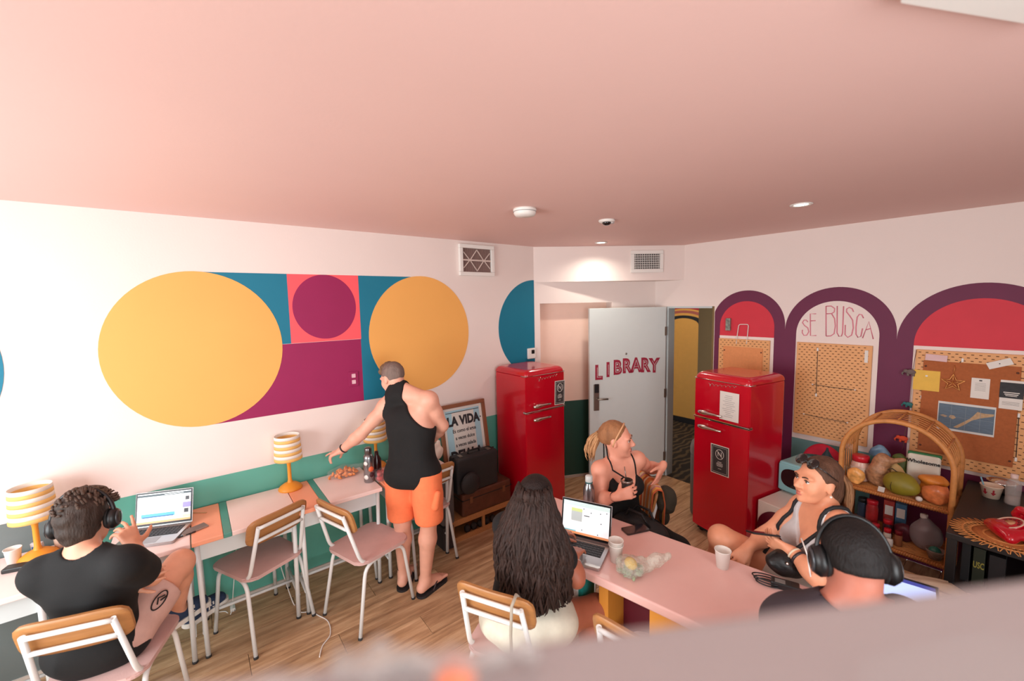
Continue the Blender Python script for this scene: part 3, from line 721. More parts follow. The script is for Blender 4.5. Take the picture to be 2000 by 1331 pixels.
def nets(name, F, lo, h, m, parent=None, base=None):
    F[0], F[-1] = 0.1, 0.1; F[:, 0], F[:, -1] = 0.1, 0.1; F[:, :, 0], F[:, :, -1] = 0.1, 0.1
    I = F < 0
    n = np.array(F.shape)
    c = np.zeros(n - 1, np.uint8)
    for dx in (0, 1):
        for dy in (0, 1):
            for dz in (0, 1): c += I[dx:n[0] - 1 + dx, dy:n[1] - 1 + dy, dz:n[2] - 1 + dz]
    act = np.argwhere((c > 0) & (c < 8))
    idm = np.full(n - 1, -1, np.int64); idm[tuple(act.T)] = np.arange(len(act))
    cor = [(0, 0, 0), (1, 0, 0), (0, 1, 0), (1, 1, 0), (0, 0, 1), (1, 0, 1), (0, 1, 1), (1, 1, 1)]
    vals = np.stack([F[act[:, 0] + a, act[:, 1] + b, act[:, 2] + d] for a, b, d in cor], 1).astype(np.float64)
    acc = np.zeros((len(act), 3)); cnt = np.zeros(len(act))
    for i, j in ((0, 1), (2, 3), (4, 5), (6, 7), (0, 2), (1, 3), (4, 6), (5, 7), (0, 4), (1, 5), (2, 6), (3, 7)):
        a, b = vals[:, i], vals[:, j]; x = (a < 0) != (b < 0)
        t = np.where(x, a / np.where(x, a - b, 1), 0)
        pt = np.array(cor[i]) + t[:, None] * (np.array(cor[j]) - np.array(cor[i]))
        acc += np.where(x[:, None], pt, 0); cnt += x
    vs = lo + h * (act + acc / cnt[:, None])
    quads = []
    for axis in range(3):
        sl0 = [slice(None)] * 3; sl1 = [slice(None)] * 3; sl0[axis] = slice(0, -1); sl1[axis] = slice(1, None)
        a, b = I[tuple(sl0)], I[tuple(sl1)]
        e = np.argwhere(a != b); flip = a[tuple(e.T)]
        o1, o2 = [(1, 2), (2, 0), (0, 1)][axis]
        d1 = np.zeros(3, int); d1[o1] = 1; d2 = np.zeros(3, int); d2[o2] = 1
        q = np.stack([idm[tuple((e - d1 - d2).T)], idm[tuple((e - d2).T)], idm[tuple(e.T)], idm[tuple((e - d1).T)]], 1)
        q[~flip] = q[~flip][:, ::-1]; quads.append(q)
    q = np.concatenate(quads)
    # two light smoothing passes
    for it in range(2):
        S = np.zeros_like(vs); N = np.zeros(len(vs))
        for k in range(4):
            np.add.at(S, q[:, k], vs[q[:, (k + 1) % 4]]); np.add.at(N, q[:, k], 1)
            np.add.at(S, q[:, k], vs[q[:, (k - 1) % 4]]); np.add.at(N, q[:, k], 1)
        vs = vs * 0.5 + 0.5 * S / np.maximum(N, 1)[:, None]
    if base is not None: vs = vs - np.array(base)
    me = bpy.data.meshes.new(name); me.vertices.add(len(vs)); me.vertices.foreach_set('co', vs.astype(np.float32).ravel())
    me.loops.add(len(q) * 4); me.loops.foreach_set('vertex_index', q.astype(np.int32).ravel())
    me.polygons.add(len(q)); me.polygons.foreach_set('loop_start', (np.arange(len(q)) * 4).astype(np.int32))
    me.polygons.foreach_set('use_smooth', np.ones(len(q), bool)); me.update(); me.validate()
    me.materials.append(m)
    o = bpy.data.objects.new(name, me); col.objects.link(o)
    if base is not None and parent is None: o.location = tuple(base)
    if parent: o.parent = parent
    return o
def basis(fwd, up):
    f = nrm(fwd); u = np.array(up, float); u = nrm(u - f * (u @ f)); r = np.cross(f, u)
    return np.stack([r, f, u], 1)      # columns right, forward, up
def head(B, c, fwd, up, s=1.0, female=False, neck=None, nr=0.056):
    R = basis(fwd, up); c = np.array(c, float)
    L = lambda x, y, z: c + R @ (np.array([x, y, z]) * s)
    E = lambda p, r, k=0.02, sub=False: B.ell(L(*p), np.array(r) * s, R, k * s, sub)
    jw = 0.86 if female else 1.0
    E((0, -0.014, 0.026), (0.075, 0.094, 0.088)); E((0, 0.022, -0.03), (0.064 * (0.96 if female else 1), 0.066, 0.082), 0.03)
    E((0, 0.044, -0.082), (0.046 * jw, 0.042, 0.034), 0.03)
    for q in (-1, 1):
        E((q * 0.036, 0.060, -0.030), (0.026, 0.024, 0.028), 0.03)
        E((q * 0.032, 0.076, 0.022), (0.026, 0.016, 0.010), 0.016)
        E((q * 0.031, 0.101, 0.002), (0.016, 0.014, 0.010), 0.012, True)
        E((q * 0.011, 0.099, -0.034), (0.009, 0.011, 0.008), 0.008)
        B.ell(L(q * 0.077, -0.006, -0.012), np.array((0.009, 0.019, 0.031)) * s, R @ np.array([[1, 0, 0], [0, 0.97, -0.24], [0, 0.24, 0.97]]), 0.008)
    B.cap(L(0, 0.084, 0.014), L(0, 0.113, -0.027), 0.008 * s, 0.0115 * s, 0.014 * s)
    E((0, 0.089, -0.060), (0.021, 0.011, 0.0065), 0.006); E((0, 0.087, -0.072), (0.018, 0.011, 0.0075), 0.006)
    E((0, 0.078, -0.100), (0.018 * jw, 0.016, 0.015), 0.02)
    if neck is not None: B.cap(L(0, -0.030, -0.045), neck, nr * 0.95, nr * 1.10, 0.014)
    return L, R
def eyes(name_parent, L, R, base, s=1.0, look=(0, 1, 0), brow=(70, 48, 34), lipc=(176, 84, 80)):
    m_eye = mat('eye_white', (226, 220, 214), 0.25, var=0); m_iris = mat('eye_iris', (58, 52, 46), 0.2, var=0); m_b = mat('brow_%d' % brow[0], brow, 0.8)
    b = np.array(base)
    for q in (-1, 1):
        e = MB().ell(L(q * 0.031, 0.0775, 0.002) - b, (0.0112 * s,) * 3).build('eye', m_eye, name_parent)
        d = R @ nrm(look); MB().ell(L(q * 0.031, 0.0775, 0.002) + d * 0.0072 * s - b, (0.0062 * s,) * 3).build('iris', m_iris, e)
        MB().tube([L(q * 0.019, 0.0875, 0.006) - b, L(q * 0.031, 0.0905, 0.0095) - b, L(q * 0.044, 0.0835, 0.005) - b], [0.002 * s, 0.0036 * s, 0.002 * s], n=6).build('eyelid', m_b, name_parent)
        MB().tube([L(q * 0.014, 0.0965, 0.019) - b, L(q * 0.031, 0.0955, 0.0255) - b, L(q * 0.050, 0.080, 0.020) - b], [0.0028 * s, 0.0034 * s, 0.0016 * s], n=6).build('eyebrow', m_b, name_parent)
    ml = mat('lips_%d' % lipc[0], lipc, 0.4)
    for z, y, r in ((-0.0605, 0.0955, 0.0042), (-0.0715, 0.0945, 0.005)):
        MB().tube([L(-0.020, y - 0.011, z + 0.001) - b, L(-0.008, y + 0.0005, z) - b, L(0, y + 0.001, z) - b, L(0.008, y + 0.0005, z) - b, L(0.020, y - 0.011, z + 0.001) - b], [0.0015 * s, r * s, r * s, r * s, 0.0015 * s], n=8).build('lip', ml, name_parent)
def hand(B, w, d, n, side=1, curl=(0.25, 0.3, 0.2), spread=0.10, thumb=(0.75, 0.6, -0.2), s=1.0, curls=None):
    """w wrist, d finger direction, n back-of-hand normal, thumb on +x*side"""
    w = np.array(w, float); y = nrm(d); z = np.array(n, float); z = nrm(z - y * (z @ y)); x = np.cross(y, z) * side
    L = lambda a, b, c: w + (x * a + y * b + z * c) * s
    B.cap(w - y * 0.02, L(0, 0.02, 0), 0.025 * s, 0.022 * s, 0.015)
    xs = (0.031, 0.0105, -0.010, -0.030); ln = (0.074, 0.082, 0.076, 0.060)
    for i in range(4):
        kx = xs[i]; ky = (0.086, 0.090, 0.086, 0.078)[i]
        B.cap(L(kx * 0.55, 0.012, 0), L(kx, ky, 0), 0.014 * s, 0.0112 * s, 0.012)
        cu = curls[i] if curls else curl; a = 0.0; p = L(kx, ky, 0); sp = spread * (1.5 - i) * 0.7
        for j, fr in enumerate((0.45, 0.31, 0.24)):
            a += cu[j]; dv_ = y * math.cos(a) - z * math.sin(a); dv_ = nrm(dv_ + x * sp)
            q = p + dv_ * ln[i] * fr * s
            B.cap(p, q, (0.0092, 0.0084, 0.0076)[j] * s, (0.0084, 0.0076, 0.0066)[j] * s, 0.003); p = q
    t = nrm(x * thumb[0] + y * thumb[1] + z * thumb[2]); p0 = L(0.018, 0.016, -0.004); p1 = p0 + t * 0.046 * s
    t2 = nrm(t + y * 0.45 - z * 0.1); p2 = p1 + t2 * 0.034 * s; p3 = p2 + nrm(t2 + y * 0.2) * 0.026 * s
    B.cap(p0, p1, 0.0155 * s, 0.0118 * s, 0.012); B.cap(p1, p2, 0.0112 * s, 0.0096 * s, 0.004); B.cap(p2, p3, 0.0096 * s, 0.0078 * s, 0.003)
def arm(B, S, E_, W, r=(0.056, 0.043, 0.044, 0.027), k=0.025):
    S, E_, W = map(np.array, (S, E_, W)); m1 = S * 0.55 + E_ * 0.45; m2 = E_ * 0.7 + W * 0.3
    B.cap(S, m1, r[0], r[1] * 1.08, k); B.cap(m1, E_, r[1] * 1.08, r[1] * 0.92, k); B.cap(E_, m2, r[1] * 0.92, r[2], k); B.cap(m2, W, r[2], r[3], k)
def leg(B, Hp, K, A, r=(0.092, 0.062, 0.058, 0.036), k=0.03):
    Hp, K, A = map(np.array, (Hp, K, A)); m1 = Hp * 0.5 + K * 0.5; m2 = K * 0.68 + A * 0.32
    bk = nrm(np.cross(np.cross(Hp - K, A - K), K - A)); 
    if np.linalg.norm(np.cross(Hp - K, A - K)) < 0.02: bk = np.zeros(3)
    B.cap(Hp, m1, r[0], r[0] * 0.84, k); B.cap(m1, K, r[0] * 0.84, r[1], k); B.cap(K, m2 - bk * 0.0, r[1] * 0.94, r[2], k); B.cap(m2, A, r[2], r[3], k)
def foot(B, A, d, L=0.24, up=(0, 0, 1), drop=0.075):
    A = np.array(A, float); d = nrm(d); u = nrm(np.array(up, float)); x = np.cross(d, u)
    heel = A - u * (drop - 0.032) - d * 0.035
    B.cap(A, heel, 0.037, 0.031, 0.02); ball = A - u * (drop - 0.020) + d * (L * 0.55)
    for q, w_ in ((-1, 0.020), (1, 0.024)):
        B.cap(heel, ball + x * q * w_, 0.028, 0.020, 0.02)
    B.cap(A + d * 0.01, ball, 0.036, 0.019, 0.03)
    for i in range(5):
        o = x * (0.036 - 0.0165 * i); B.cap(ball + o * 0.9, ball + o * 1.1 + d * (0.062 - 0.006 * abs(i - 0.5) * 1.6), 0.012, 0.0095 if i else 0.012, 0.005)
    return heel, ball
def torso(B, HC, CC, NB, SL, SR, HL, HR, w=1.0, depth=1.0, k=0.05, bust=0.0, fwd=None):
    HC, CC, NB, SL, SR, HL, HR = map(lambda a: np.array(a, float), (HC, CC, NB, SL, SR, HL, HR))
    lat = nrm(SR - SL); upv = nrm(NB - HC); f = np.cross(upv, lat)      # forward for a person whose right is +lat
    R = np.stack([lat, nrm(np.cross(nrm(CC - HC), lat)), nrm(CC - HC)], 1)
    waist = HC * 0.55 + CC * 0.45
    B.cap(HL, HR, 0.098 * w, 0.098 * w, k)
    B.ell(HC + upv * 0.02, (0.165 * w, 0.112 * depth, 0.12), R, k)
    for q in (-1, 1):
        B.cap(HC + lat * q * 0.07 * w, waist + lat * q * 0.062 * w, 0.095 * w * depth, 0.086 * w * depth, k)
        B.cap(waist + lat * q * 0.062 * w, CC + lat * q * 0.075 * w, 0.086 * w * depth, 0.098 * w * depth, k)
    B.ell(CC + upv * 0.02, (0.165 * w, 0.108 * depth, 0.165), R, k)
    for S in (SL, SR):
        B.cap(NB - upv * 0.05, S, 0.062 * w, 0.056 * w, 0.04); B.cap(NB + upv * 0.030 * w, S * 0.85 + NB * 0.15, 0.038 * w, 0.043 * w, 0.03)
        B.cap(S, CC * 0.8 + S * 0.2, 0.056 * w, 0.08 * w, 0.04)
    return lat, upv, f
from mathutils.bvhtree import BVHTree
def drape(objs, org, fr, upd, a0, a1, n, lift):
    """points lying on the outermost of the given meshes, swept from direction fr (a=0) over upd (a=90 deg)"""
    trees = []
    for o, off in objs:
        me = o.data; trees.append(BVHTree.FromPolygons([v.co + Vector(off) for v in me.vertices], [p.vertices[:] for p in me.polygons]))
    out = []; org = np.array(org)
    for i in range(n):
        a = a0 + (a1 - a0) * i / (n - 1); d = nrm(np.array(fr) * math.cos(a) + np.array(upd) * math.sin(a)); best = None
        for t in trees:
            h = t.ray_cast(V3(org + d * 0.35), V3(-d), 0.35)
            if h[0] is not None:
                q = np.array(h[0]); r = (q - org) @ d
                if best is None or r > best: best = r
        if best is not None: out.append(org + d * (best + lift))
    return out
def skin(name, c): return mat(name, c, 0.5, var=0.05, vscale=25)
def clothing(name, c, **k): return mat(name, c, k.pop('rough', 0.85), var=k.pop('var', 0.06), vscale=30, bump=k.pop('bump', 0.15), bscale=350, **k)
def person(label): return label
# ------------------------------------------------------------------ people
def A3(*a): return np.array(a, float)
HB = 0.006
def locks(name, roots, m, parent, base, seed=1):
    """many tapered wavy strands: roots = list of (points, radius)"""
    mb = MB()
    for pts, r in roots: mb.tube([p - base for p in pts], r, n=5)
    return mb.build(name, m, parent)
def hairmat(name, c, var=0.35):
    return mat(name, c, 0.6, spec=0.3, var=var, vscale=40, stretch=(1, 1, 0.25), bump=0.5, bscale=160)
def headphones(L, R, base, c, label, s=1.0, rad=0.103, m=None, thick=0.009):
    t = thing('headphones', label, 'headphones', tuple(L(0, -0.01, 0.13)))
    b0 = np.array(L(0, -0.01, 0.13)); mm = m or mat('headphone_black', (16, 16, 18), 0.4, var=0.02)
    pts = [L(rad * math.cos(a), -0.012, 0.010 + (rad + 0.022) * math.sin(a)) - b0 for a in [PI * i / 18 for i in range(19)]]
    MB().tube(pts, thick, n=8).build('headband', mm, t)
    for q in (-1, 1):
        x = nrm(R @ A3(q, 0, 0)); Mx = frame(L(q * (rad - 0.010), -0.006, -0.012) - b0, R[:, 1], R[:, 2])
        if V3((Mx[0][2], Mx[1][2], Mx[2][2])).dot(V3(x)) < 0: Mx = frame(L(q * (rad - 0.010), -0.006, -0.012) - b0, -R[:, 1], R[:, 2])
        cup = MB().lathe([(0, -0.012), (0.030, -0.014), (0.040, -0.006), (0.042, 0.006), (0.034, 0.020), (0.018, 0.026), (0, 0.027)], M=Mx @ Matrix.Diagonal((0.92, 1.12, 1, 1)), n=24).build('ear_cup', mm, t)
        MB().lathe([(0.022, 0.0255), (0.030, 0.0225), (0.031, 0.0245), (0.022, 0.0275)], M=Mx @ Matrix.Diagonal((0.92, 1.12, 1, 1)), n=24).build('cup_ring', mat('headphone_grey', (74, 76, 80), 0.3, 0.4), cup)
        MB().lathe([(0.022, -0.012), (0.036, -0.020), (0.040, -0.012), (0.036, -0.006)], M=Mx @ Matrix.Diagonal((0.92, 1.12, 1, 1)), n=24).build('ear_pad', mat('pad_black', (18, 18, 19), 0.7), cup)
    return t
# ---- man in black T-shirt at the left desk
sk1 = skin('skin_tan', (222, 158, 128))
def man_left():
    HC = A3(0.775, -4.765, 0.55); NB = P(165, 1082, 1.83); SL = P(84, 1122, 1.80); SR = P(247, 1102, 1.82)
    CC = HC * 0.36 + NB * 0.64 + A3(0.015, 0, 0); hc = P(166, 1016, 1.875)
    lat = nrm(SR - SL); HL, HR = HC - lat * 0.095, HC + lat * 0.095
    EL, WL = A3(0.72, -4.88, 0.80), P(246, 1142, 1.92); ER, WR = P(298, 1126, 1.99), P(263, 1068, 2.12)
    KR, AR = GX(352, 1100, 0.60), GX(346, 1190, 0.42); KL, AL = A3(0.53, -4.78, 0.56), GX(387, 1182, 0.27)
    base = A3(HC[0], HC[1], 0.47)
    B = Soft(); torso(B, HC, CC, NB, SL, SR, HL, HR, 0.92, 0.88)
    arm(B, SL, EL, WL); arm(B, SR, ER, WR)
    leg(B, HL, KL, AL); leg(B, HR, KR, AR, (0.098, 0.064, 0.058, 0.038))
    fd = A3(-0.55, 0.83, 0.02)
    B.cap(AR, AR + A3(0, 0, -0.05) + nrm(fd) * 0.05, 0.036, 0.036, 0.03); B.cap(AL, AL + A3(0, 0, -0.05) + nrm(fd) * 0.05, 0.036, 0.036, 0.03)
    L, R = head(B, hc, (-0.92, 0.30, -0.16), (-0.14, 0.0, 1), 1.04, neck=NB + A3(0, 0, -0.02))
    hand(B, WR, P(232, 1010, 2.16) - WR, RT * 0.9 - FW * 0.4, side=1, curls=[(0.1, 0.15, 0.1), (0.35, 0.4, 0.2), (0.5, 0.6, 0.3), (0.7, 0.7, 0.3)], spread=0.22, thumb=(0.85, 0.35, -0.2), s=1.1)
    hand(B, WL, RT * 0.9 + UP * 0.3 + FW * 0.25, -FW + UP * 0.2, side=1, curl=(0.3, 0.3, 0.2), s=0.95)
    bd = B.mesh('person', sk1, HB, base=base)
    tag(bd, 'seated man in black T-shirt, pink shorts and headphones, seen from behind at the left laptop', 'person')
    mt = clothing('tshirt_black', (11, 11, 12))
    T = Soft(); torso(T, HC, CC, NB, SL, SR, HL, HR, 0.95, 0.92); T.ell(HC - A3(-0.02, 0, 0.0), (0.185, 0.15, 0.12), basis((-0.9, 0.4, 0), (0, 0, 1)), 0.05)
    for S_, E_ in ((SL, EL), (SR, ER)): T.cap(S_, S_ * 0.42 + E_ * 0.58, 0.062, 0.064, 0.03)
    up = nrm(NB - HC); nb = NB + up * 0.075; el = [(S_ * 0.30 + E_ * 0.70, nrm(E_ - S_)) for S_, E_ in ((SL, EL), (SR, ER))]
    def cut(X, Y, Z):
        c = 0.080 - np.sqrt((X - nb[0]) ** 2 + (Y - nb[1]) ** 2 + (Z - nb[2]) ** 2)
        c2 = 0.455 - Z
        return np.maximum(c, c2)
    sh = T.mesh('tshirt', mt, 0.0075, bd, 0.009, cut, base, 0.0022, 34)
    S = Soft(); S.cap(HL, HR, 0.105, 0.105, 0.04); S.ell(HC, (0.17, 0.135, 0.12), basis((-0.9, 0.4, 0), (0, 0, 1)), 0.04)
    S.cap(HL, HL * 0.38 + KL * 0.62, 0.105, 0.092, 0.03); S.cap(HR, HR * 0.42 + KR * 0.58, 0.110, 0.098, 0.03)
    kd = nrm(KR - HR); pr = HR * 0.42 + KR * 0.58; kl_ = nrm(KL - HL); pl = HL * 0.38 + KL * 0.62
    def cut2(X, Y, Z):
        a = (X - pr[0]) * kd[0] + (Y - pr[1]) * kd[1] + (Z - pr[2]) * kd[2] - 0.02; b = (X - pl[0]) * kl_[0] + (Y - pl[1]) * kl_[1] + (Z - pl[2]) * kl_[2] - 0.02
        return np.where(Y > -4.70, a, np.minimum(b, 1))
    S.mesh('shorts', clothing('shorts_pink', (206, 166, 154)), 0.008, bd, 0.008, cut2, base, 0.0022, 40)
    # printed emblem on the shorts leg: two dark curved strokes
    pm = HR * 0.62 + KR * 0.38; ax = nrm(KR - HR); out = nrm(np.cross(ax, A3(0, 0, 1))); out = out if out @ (CAM - pm) > 0 else -out
    upn = nrm(np.cross(out, ax)); upn = upn if upn[2] > 0 else -upn; o0 = pm + out * 0.098 + upn * 0.055
    mk = mat('print_black', (20, 20, 22), 0.8)
    mb = MB()
    mb.tube([o0 + ax * (0.045 * math.cos(a)) + upn * 0.026 * math.sin(a) + out * (0.006 - 0.004 * math.sin(a)) - base for a in [2 * PI * i / 20 for i in range(20)]], 0.0030, n=6, closed=True)
    mb.tube([o0 - ax * 0.02 + out * 0.012 - base, o0 + upn * 0.020 + out * 0.010 - base, o0 + ax * 0.025 + out * 0.012 - base], 0.0035, n=6); mb.tube([o0 + out * 0.012 - base, o0 + ax * 0.03 - upn * 0.014 + out * 0.012 - base], 0.0035, n=6)
    mb.build('shorts_emblem', mk, bd)
    # hair: short at the nape, full on top
    Hh = Soft(); E = lambda p, r, k=0.02: Hh.ell(L(*p), np.array(r) * 1.04, R, k)
    E((0, -0.024, 0.036), (0.082, 0.098, 0.094)); E((0, -0.055, -0.03), (0.064, 0.052, 0.06), 0.03); E((0, 0.035, 0.095), (0.058, 0.06, 0.04), 0.03); E((0, 0.075, 0.095), (0.045, 0.04, 0.03), 0.03)
    hr = Hh.mesh('hair', hairmat('hair_dark_brown', (58, 46, 40)), 0.006, bd, 0.0, lambda X, Y, Z: (lambda u, v: np.maximum(u * 0.8 - 0.075 - v * 0.9, -v - 0.10))((X - hc[0]) * R[0, 1] + (Y - hc[1]) * R[1, 1] + (Z - hc[2]) * R[2, 1], (X - hc[0]) * R[0, 2] + (Y - hc[1]) * R[1, 2] + (Z - hc[2]) * R[2, 2]), base, 0.003, 110)
    rt = []
    for i in range(210):
        a = random.uniform(0, 2 * PI); e = random.uniform(0.15, 1.45); n_ = A3(math.cos(a) * math.cos(e), math.sin(a) * math.cos(e), math.sin(e))
        q = A3(0, -0.022, 0.036) + n_ * A3(0.083, 0.099, 0.095) * 1.02; tdir = nrm(np.cross(n_, A3(0.3, 0.2, 1)) + A3(0, 0.9, 0.0)); pts = []
        for k in range(5): pts.append(np.array(L(*(q + tdir * 0.011 * k + n_ * 0.008 * math.sin(k * 0.9) + A3(0, 0, 0.004 * math.sin(k * 1.7 + a * 3))))))
        rt.append((pts, [0.0048, 0.0058, 0.005, 0.0036, 0.001]))
    locks('hair_curls', rt, hairmat('hair_dark_brown_light', (84, 66, 56)), hr, base)
    hp = headphones(L, R, base, hc, 'black over-ear headphones on the man at the left laptop', 1.04, 0.106)
    # sneakers
    for A_, lab in ((AR, 'navy and white sneaker on the near foot of the seated man'), (AL, 'navy and white sneaker on the far foot of the seated man')):
        t = thing('sneaker', lab, 'shoe', tuple(A_ - A3(0, 0, 0.085)), math.atan2(fd[1], fd[0]), 'sneakers of the seated man')
        Sh = Soft(); Sh.cap(A3(-0.02, 0, 0.10), A3(-0.05, 0, 0.045), 0.042, 0.038, 0.03); Sh.cap(A3(-0.05, 0, 0.045), A3(0.13, 0.0, 0.035), 0.038, 0.038, 0.03); Sh.cap(A3(0.0, 0, 0.075), A3(0.10, 0, 0.045), 0.036, 0.034, 0.03)
        up_ = Sh.mesh('upper', mat('sneaker_navy', (44, 62, 92), 0.8, bump=0.2), 0.006, t, cut=lambda X, Y, Z: 0.018 - Z + 0 * X + 0 * Y)
        MB().prism([(x * 1.0 + 0.042, y) for x, y in rounded_poly(0.275, 0.088, 0.042, 8)], 0.0, 0.028).build('sole', mat('sole_white', (232, 228, 220), 0.6), t)
        for q in (-1, 1): lettering('side_letter', 'N', 0.05, mat('sole_white', (232, 228, 220)), up_, frame((0.05, q * 0.0405, 0.05), (q * -1.0, 0, 0) if q > 0 else (1, 0, 0), (0, 0, 1)), 0.002, 0.002)
    return bd
man_left()
# ---- standing man in black tank top and orange shorts
sk2 = skin('skin_rosy', (230, 170, 146))
def man_standing():
    HC = P(806, 916, 2.99); NB = P(777, 757, 3.07); SR = P(838, 782, 2.97); SL = P(754, 795, 3.09); CC = P(803, 838, 3.01)
    HL, HR = P(781, 925, 3.03), P(832, 925, 2.95); hc = P(767, 738, 3.11)
    EL, WL = P(705, 848, 3.06), P(667, 880, 3.11); ER, WR = P(864, 832, 3.06), P(838, 868, 3.24)
    AR = A3(0.775, -3.125, 0.085); AL = A3(0.607, -3.215, 0.085); KR, KL = P(838, 1012, 2.93), P(786, 1018, 2.99)
    base = A3(0.70, -3.17, 0.0)
    B = Soft(); torso(B, HC, CC, NB, SL, SR, HL, HR, 0.98, 0.98)
    arm(B, SL, EL, WL, (0.060, 0.046, 0.042, 0.027)); arm(B, SR, ER, WR, (0.060, 0.046, 0.042, 0.027))
    leg(B, HL, KL, AL, (0.088, 0.060, 0.060, 0.035)); leg(B, HR, KR, AR, (0.088, 0.060, 0.060, 0.035))
    fR, fL = A3(-0.30, 0.95, 0), A3(-0.75, 0.66, 0)
    foot(B, AR + A3(0, 0, 0.018), fR, 0.225); foot(B, AL + A3(0, 0, 0.018), fL, 0.225)
    L, R = head(B, hc, (-0.90, -0.30, -0.38), (-0.35, -0.12, 1), 0.98, neck=NB - A3(0, 0, 0.02), nr=0.058)
    hand(B, WL, P(636, 893, 3.12) - WL, A3(0.2, -0.1, 1), side=1, curls=[(0.05, 0.1, 0.1), (0.6, 0.4, 0.2), (0.75, 0.4, 0.2), (0.9, 0.4, 0.2)], thumb=(0.5, 0.5, -0.9), spread=0.1, s=0.98)
    hand(B, WR, A3(-0.6, -0.3, -0.5), A3(0.3, 0.3, 0.9), side=-1, curl=(0.5, 0.5, 0.3))
    bd = B.mesh('person', sk2, HB, base=base)
    tag(bd, 'standing man in black tank top and orange shorts reaching over the desks', 'person')
    T = Soft(); torso(T, HC - A3(0, 0, 0.02), CC, NB, SL, SR, HL, HR, 0.99, 1.02); T.ell(HC - A3(0, 0, 0.03), (0.175, 0.135, 0.12), basis((-0.8, 0.6, 0), (0, 0, 1)), 0.05)
    lat = nrm(SR - SL); up = nrm(NB - HC); bk = nrm(np.cross(lat, up)); bk = bk if bk @ (CAM - CC) > 0 else -bk
    O = NB * 1.0
    def cut(X, Y, Z):
        dx, dy, dz = X - O[0], Y - O[1], Z - O[2]
        u = dx * lat[0] + dy * lat[1] + dz * lat[2]; v = dx * up[0] + dy * up[1] + dz * up[2]
        # racer-back: narrow between the blades, widening below the arms
        wdt = 0.082 + 0.14 * np.clip((-v - 0.10) / 0.22, 0, 1) ** 1.4 - 0.012 * np.clip(1 - np.abs(v + 0.09) / 0.06, 0, 1) + 0.12 * np.clip((-v - 0.32) / 0.1, 0, 1)
        hem = 0.80 + 0.0 * u; hole = 0.070 - np.sqrt((dx - up[0] * 0.07) ** 2 + (dy - up[1] * 0.07) ** 2 + (dz - up[2] * 0.07) ** 2)
        return np.maximum(np.maximum(np.abs(u + 0.004) - wdt, hole), hem - Z)
    T.mesh('tank_top', clothing('tank_black', (11, 11, 12)), 0.007, bd, 0.011, cut, base, 0.0018, 30)
    S = Soft(); S.ell(HC - A3(0, 0, 0.01), (0.168, 0.128, 0.12), basis((-0.8, 0.6, 0), (0, 0, 1)), 0.04)
    for H_, K_ in ((HL, KL), (HR, KR)): S.cap(H_, H_ * 0.5 + K_ * 0.5, 0.108, 0.104, 0.03); S.cap(H_ * 0.5 + K_ * 0.5, H_ * 0.02 + K_ * 0.98, 0.104, 0.098, 0.02)
    S.mesh('shorts', clothing('shorts_orange', (250, 132, 84)), 0.0075, bd, 0.004, lambda X, Y, Z: np.maximum(0.555 - Z, Z - 0.90) + 0 * X + 0 * Y, base, 0.0028, 26)
    S2_ = Soft(); S2_.cap(P(855, 965, 2.86), P(850, 990, 2.86), 0.022, 0.03, 0.02); S2_.mesh('pocket_flap', clothing('shorts_orange', (250, 132, 84)), 0.005, bd, base=base)
    Hh = Soft(); E = lambda p, r, k=0.02: Hh.ell(L(*p), np.array(r) * 0.98, R, k)
    E((0, -0.018, 0.030), (0.0775, 0.0965, 0.0905))
    Hh.mesh('hair', hairmat('hair_cropped_grey', (122, 104, 96), 0.2), 0.006, bd, 0.0, lambda X, Y, Z: (lambda u, v: np.maximum(u - 0.045 - v * 0.4, -v - 0.045))((X - hc[0]) * R[0, 1] + (Y - hc[1]) * R[1, 1] + (Z - hc[2]) * R[2, 1], (X - hc[0]) * R[0, 2] + (Y - hc[1]) * R[1, 2] + (Z - hc[2]) * R[2, 2]), base, 0.0012, 160)
    H2 = Soft(); H2.ell(L(0, 0.02, 0.085), (0.05, 0.075, 0.045), R, 0.02); H2.ell(L(0, 0.075, 0.075), (0.04, 0.035, 0.035), R, 0.02)
    H2.mesh('hair_top', hairmat('hair_sandy', (116, 92, 70), 0.25), 0.006, bd, base=base, wrinkle=0.003, wf=130)
    eyes(bd, L, R, base, 0.98)
    wb = MB().tube([WL - nrm(WL - EL) * 0.025 + 0.031 * (math.cos(a) * nrm(np.cross(WL - EL, A3(0, 0, 1))) + math.sin(a) * nrm(np.cross(WL - EL, np.cross(WL - EL, A3(0, 0, 1))))) - base for a in [2 * PI * i / 20 for i in range(20)]], 0.006, n=8, closed=True).build('wrist_strap', mat('strap_dark', (40, 30, 32), 0.6), bd)
    an = AL + A3(0, 0, 0.06)
    MB().tube([an + 0.040 * A3(math.cos(a), math.sin(a), 0) - base for a in [2 * PI * i / 20 for i in range(20)]], 0.003, n=6, closed=True).build('anklet', mat('strap_brown', (70, 44, 40), 0.6), bd)
    for A_, f_, lab in ((AR, fR, 'black flip-flop on the right foot of the standing man'), (AL, fL, 'black flip-flop on the left foot of the standing man, under the chair')):
        f_ = nrm(f_); t = thing('flip_flop', lab, 'sandal', (A_[0] + f_[0] * 0.065, A_[1] + f_[1] * 0.065, 0), math.atan2(f_[1], f_[0]), 'flip-flops of the standing man')
        MB().prism([(x, y * (1 + 0.5 * x)) for x, y in rounded_poly(0.275, 0.096, 0.047, 8)], 0.0, 0.017).build('sole', mat('flipflop_black', (34, 30, 32), 0.7), t)
        for q in (-1, 1):
            MB().tube([(0.085, 0.004, 0.018), (0.06, q * 0.02, 0.062), (0.01, q * 0.040, 0.055), (-0.03, q * 0.047, 0.015)], 0.006, n=6).build('strap', mat('flipflop_strap', (52, 38, 40), 0.6), t)
    return bd
man_standing()
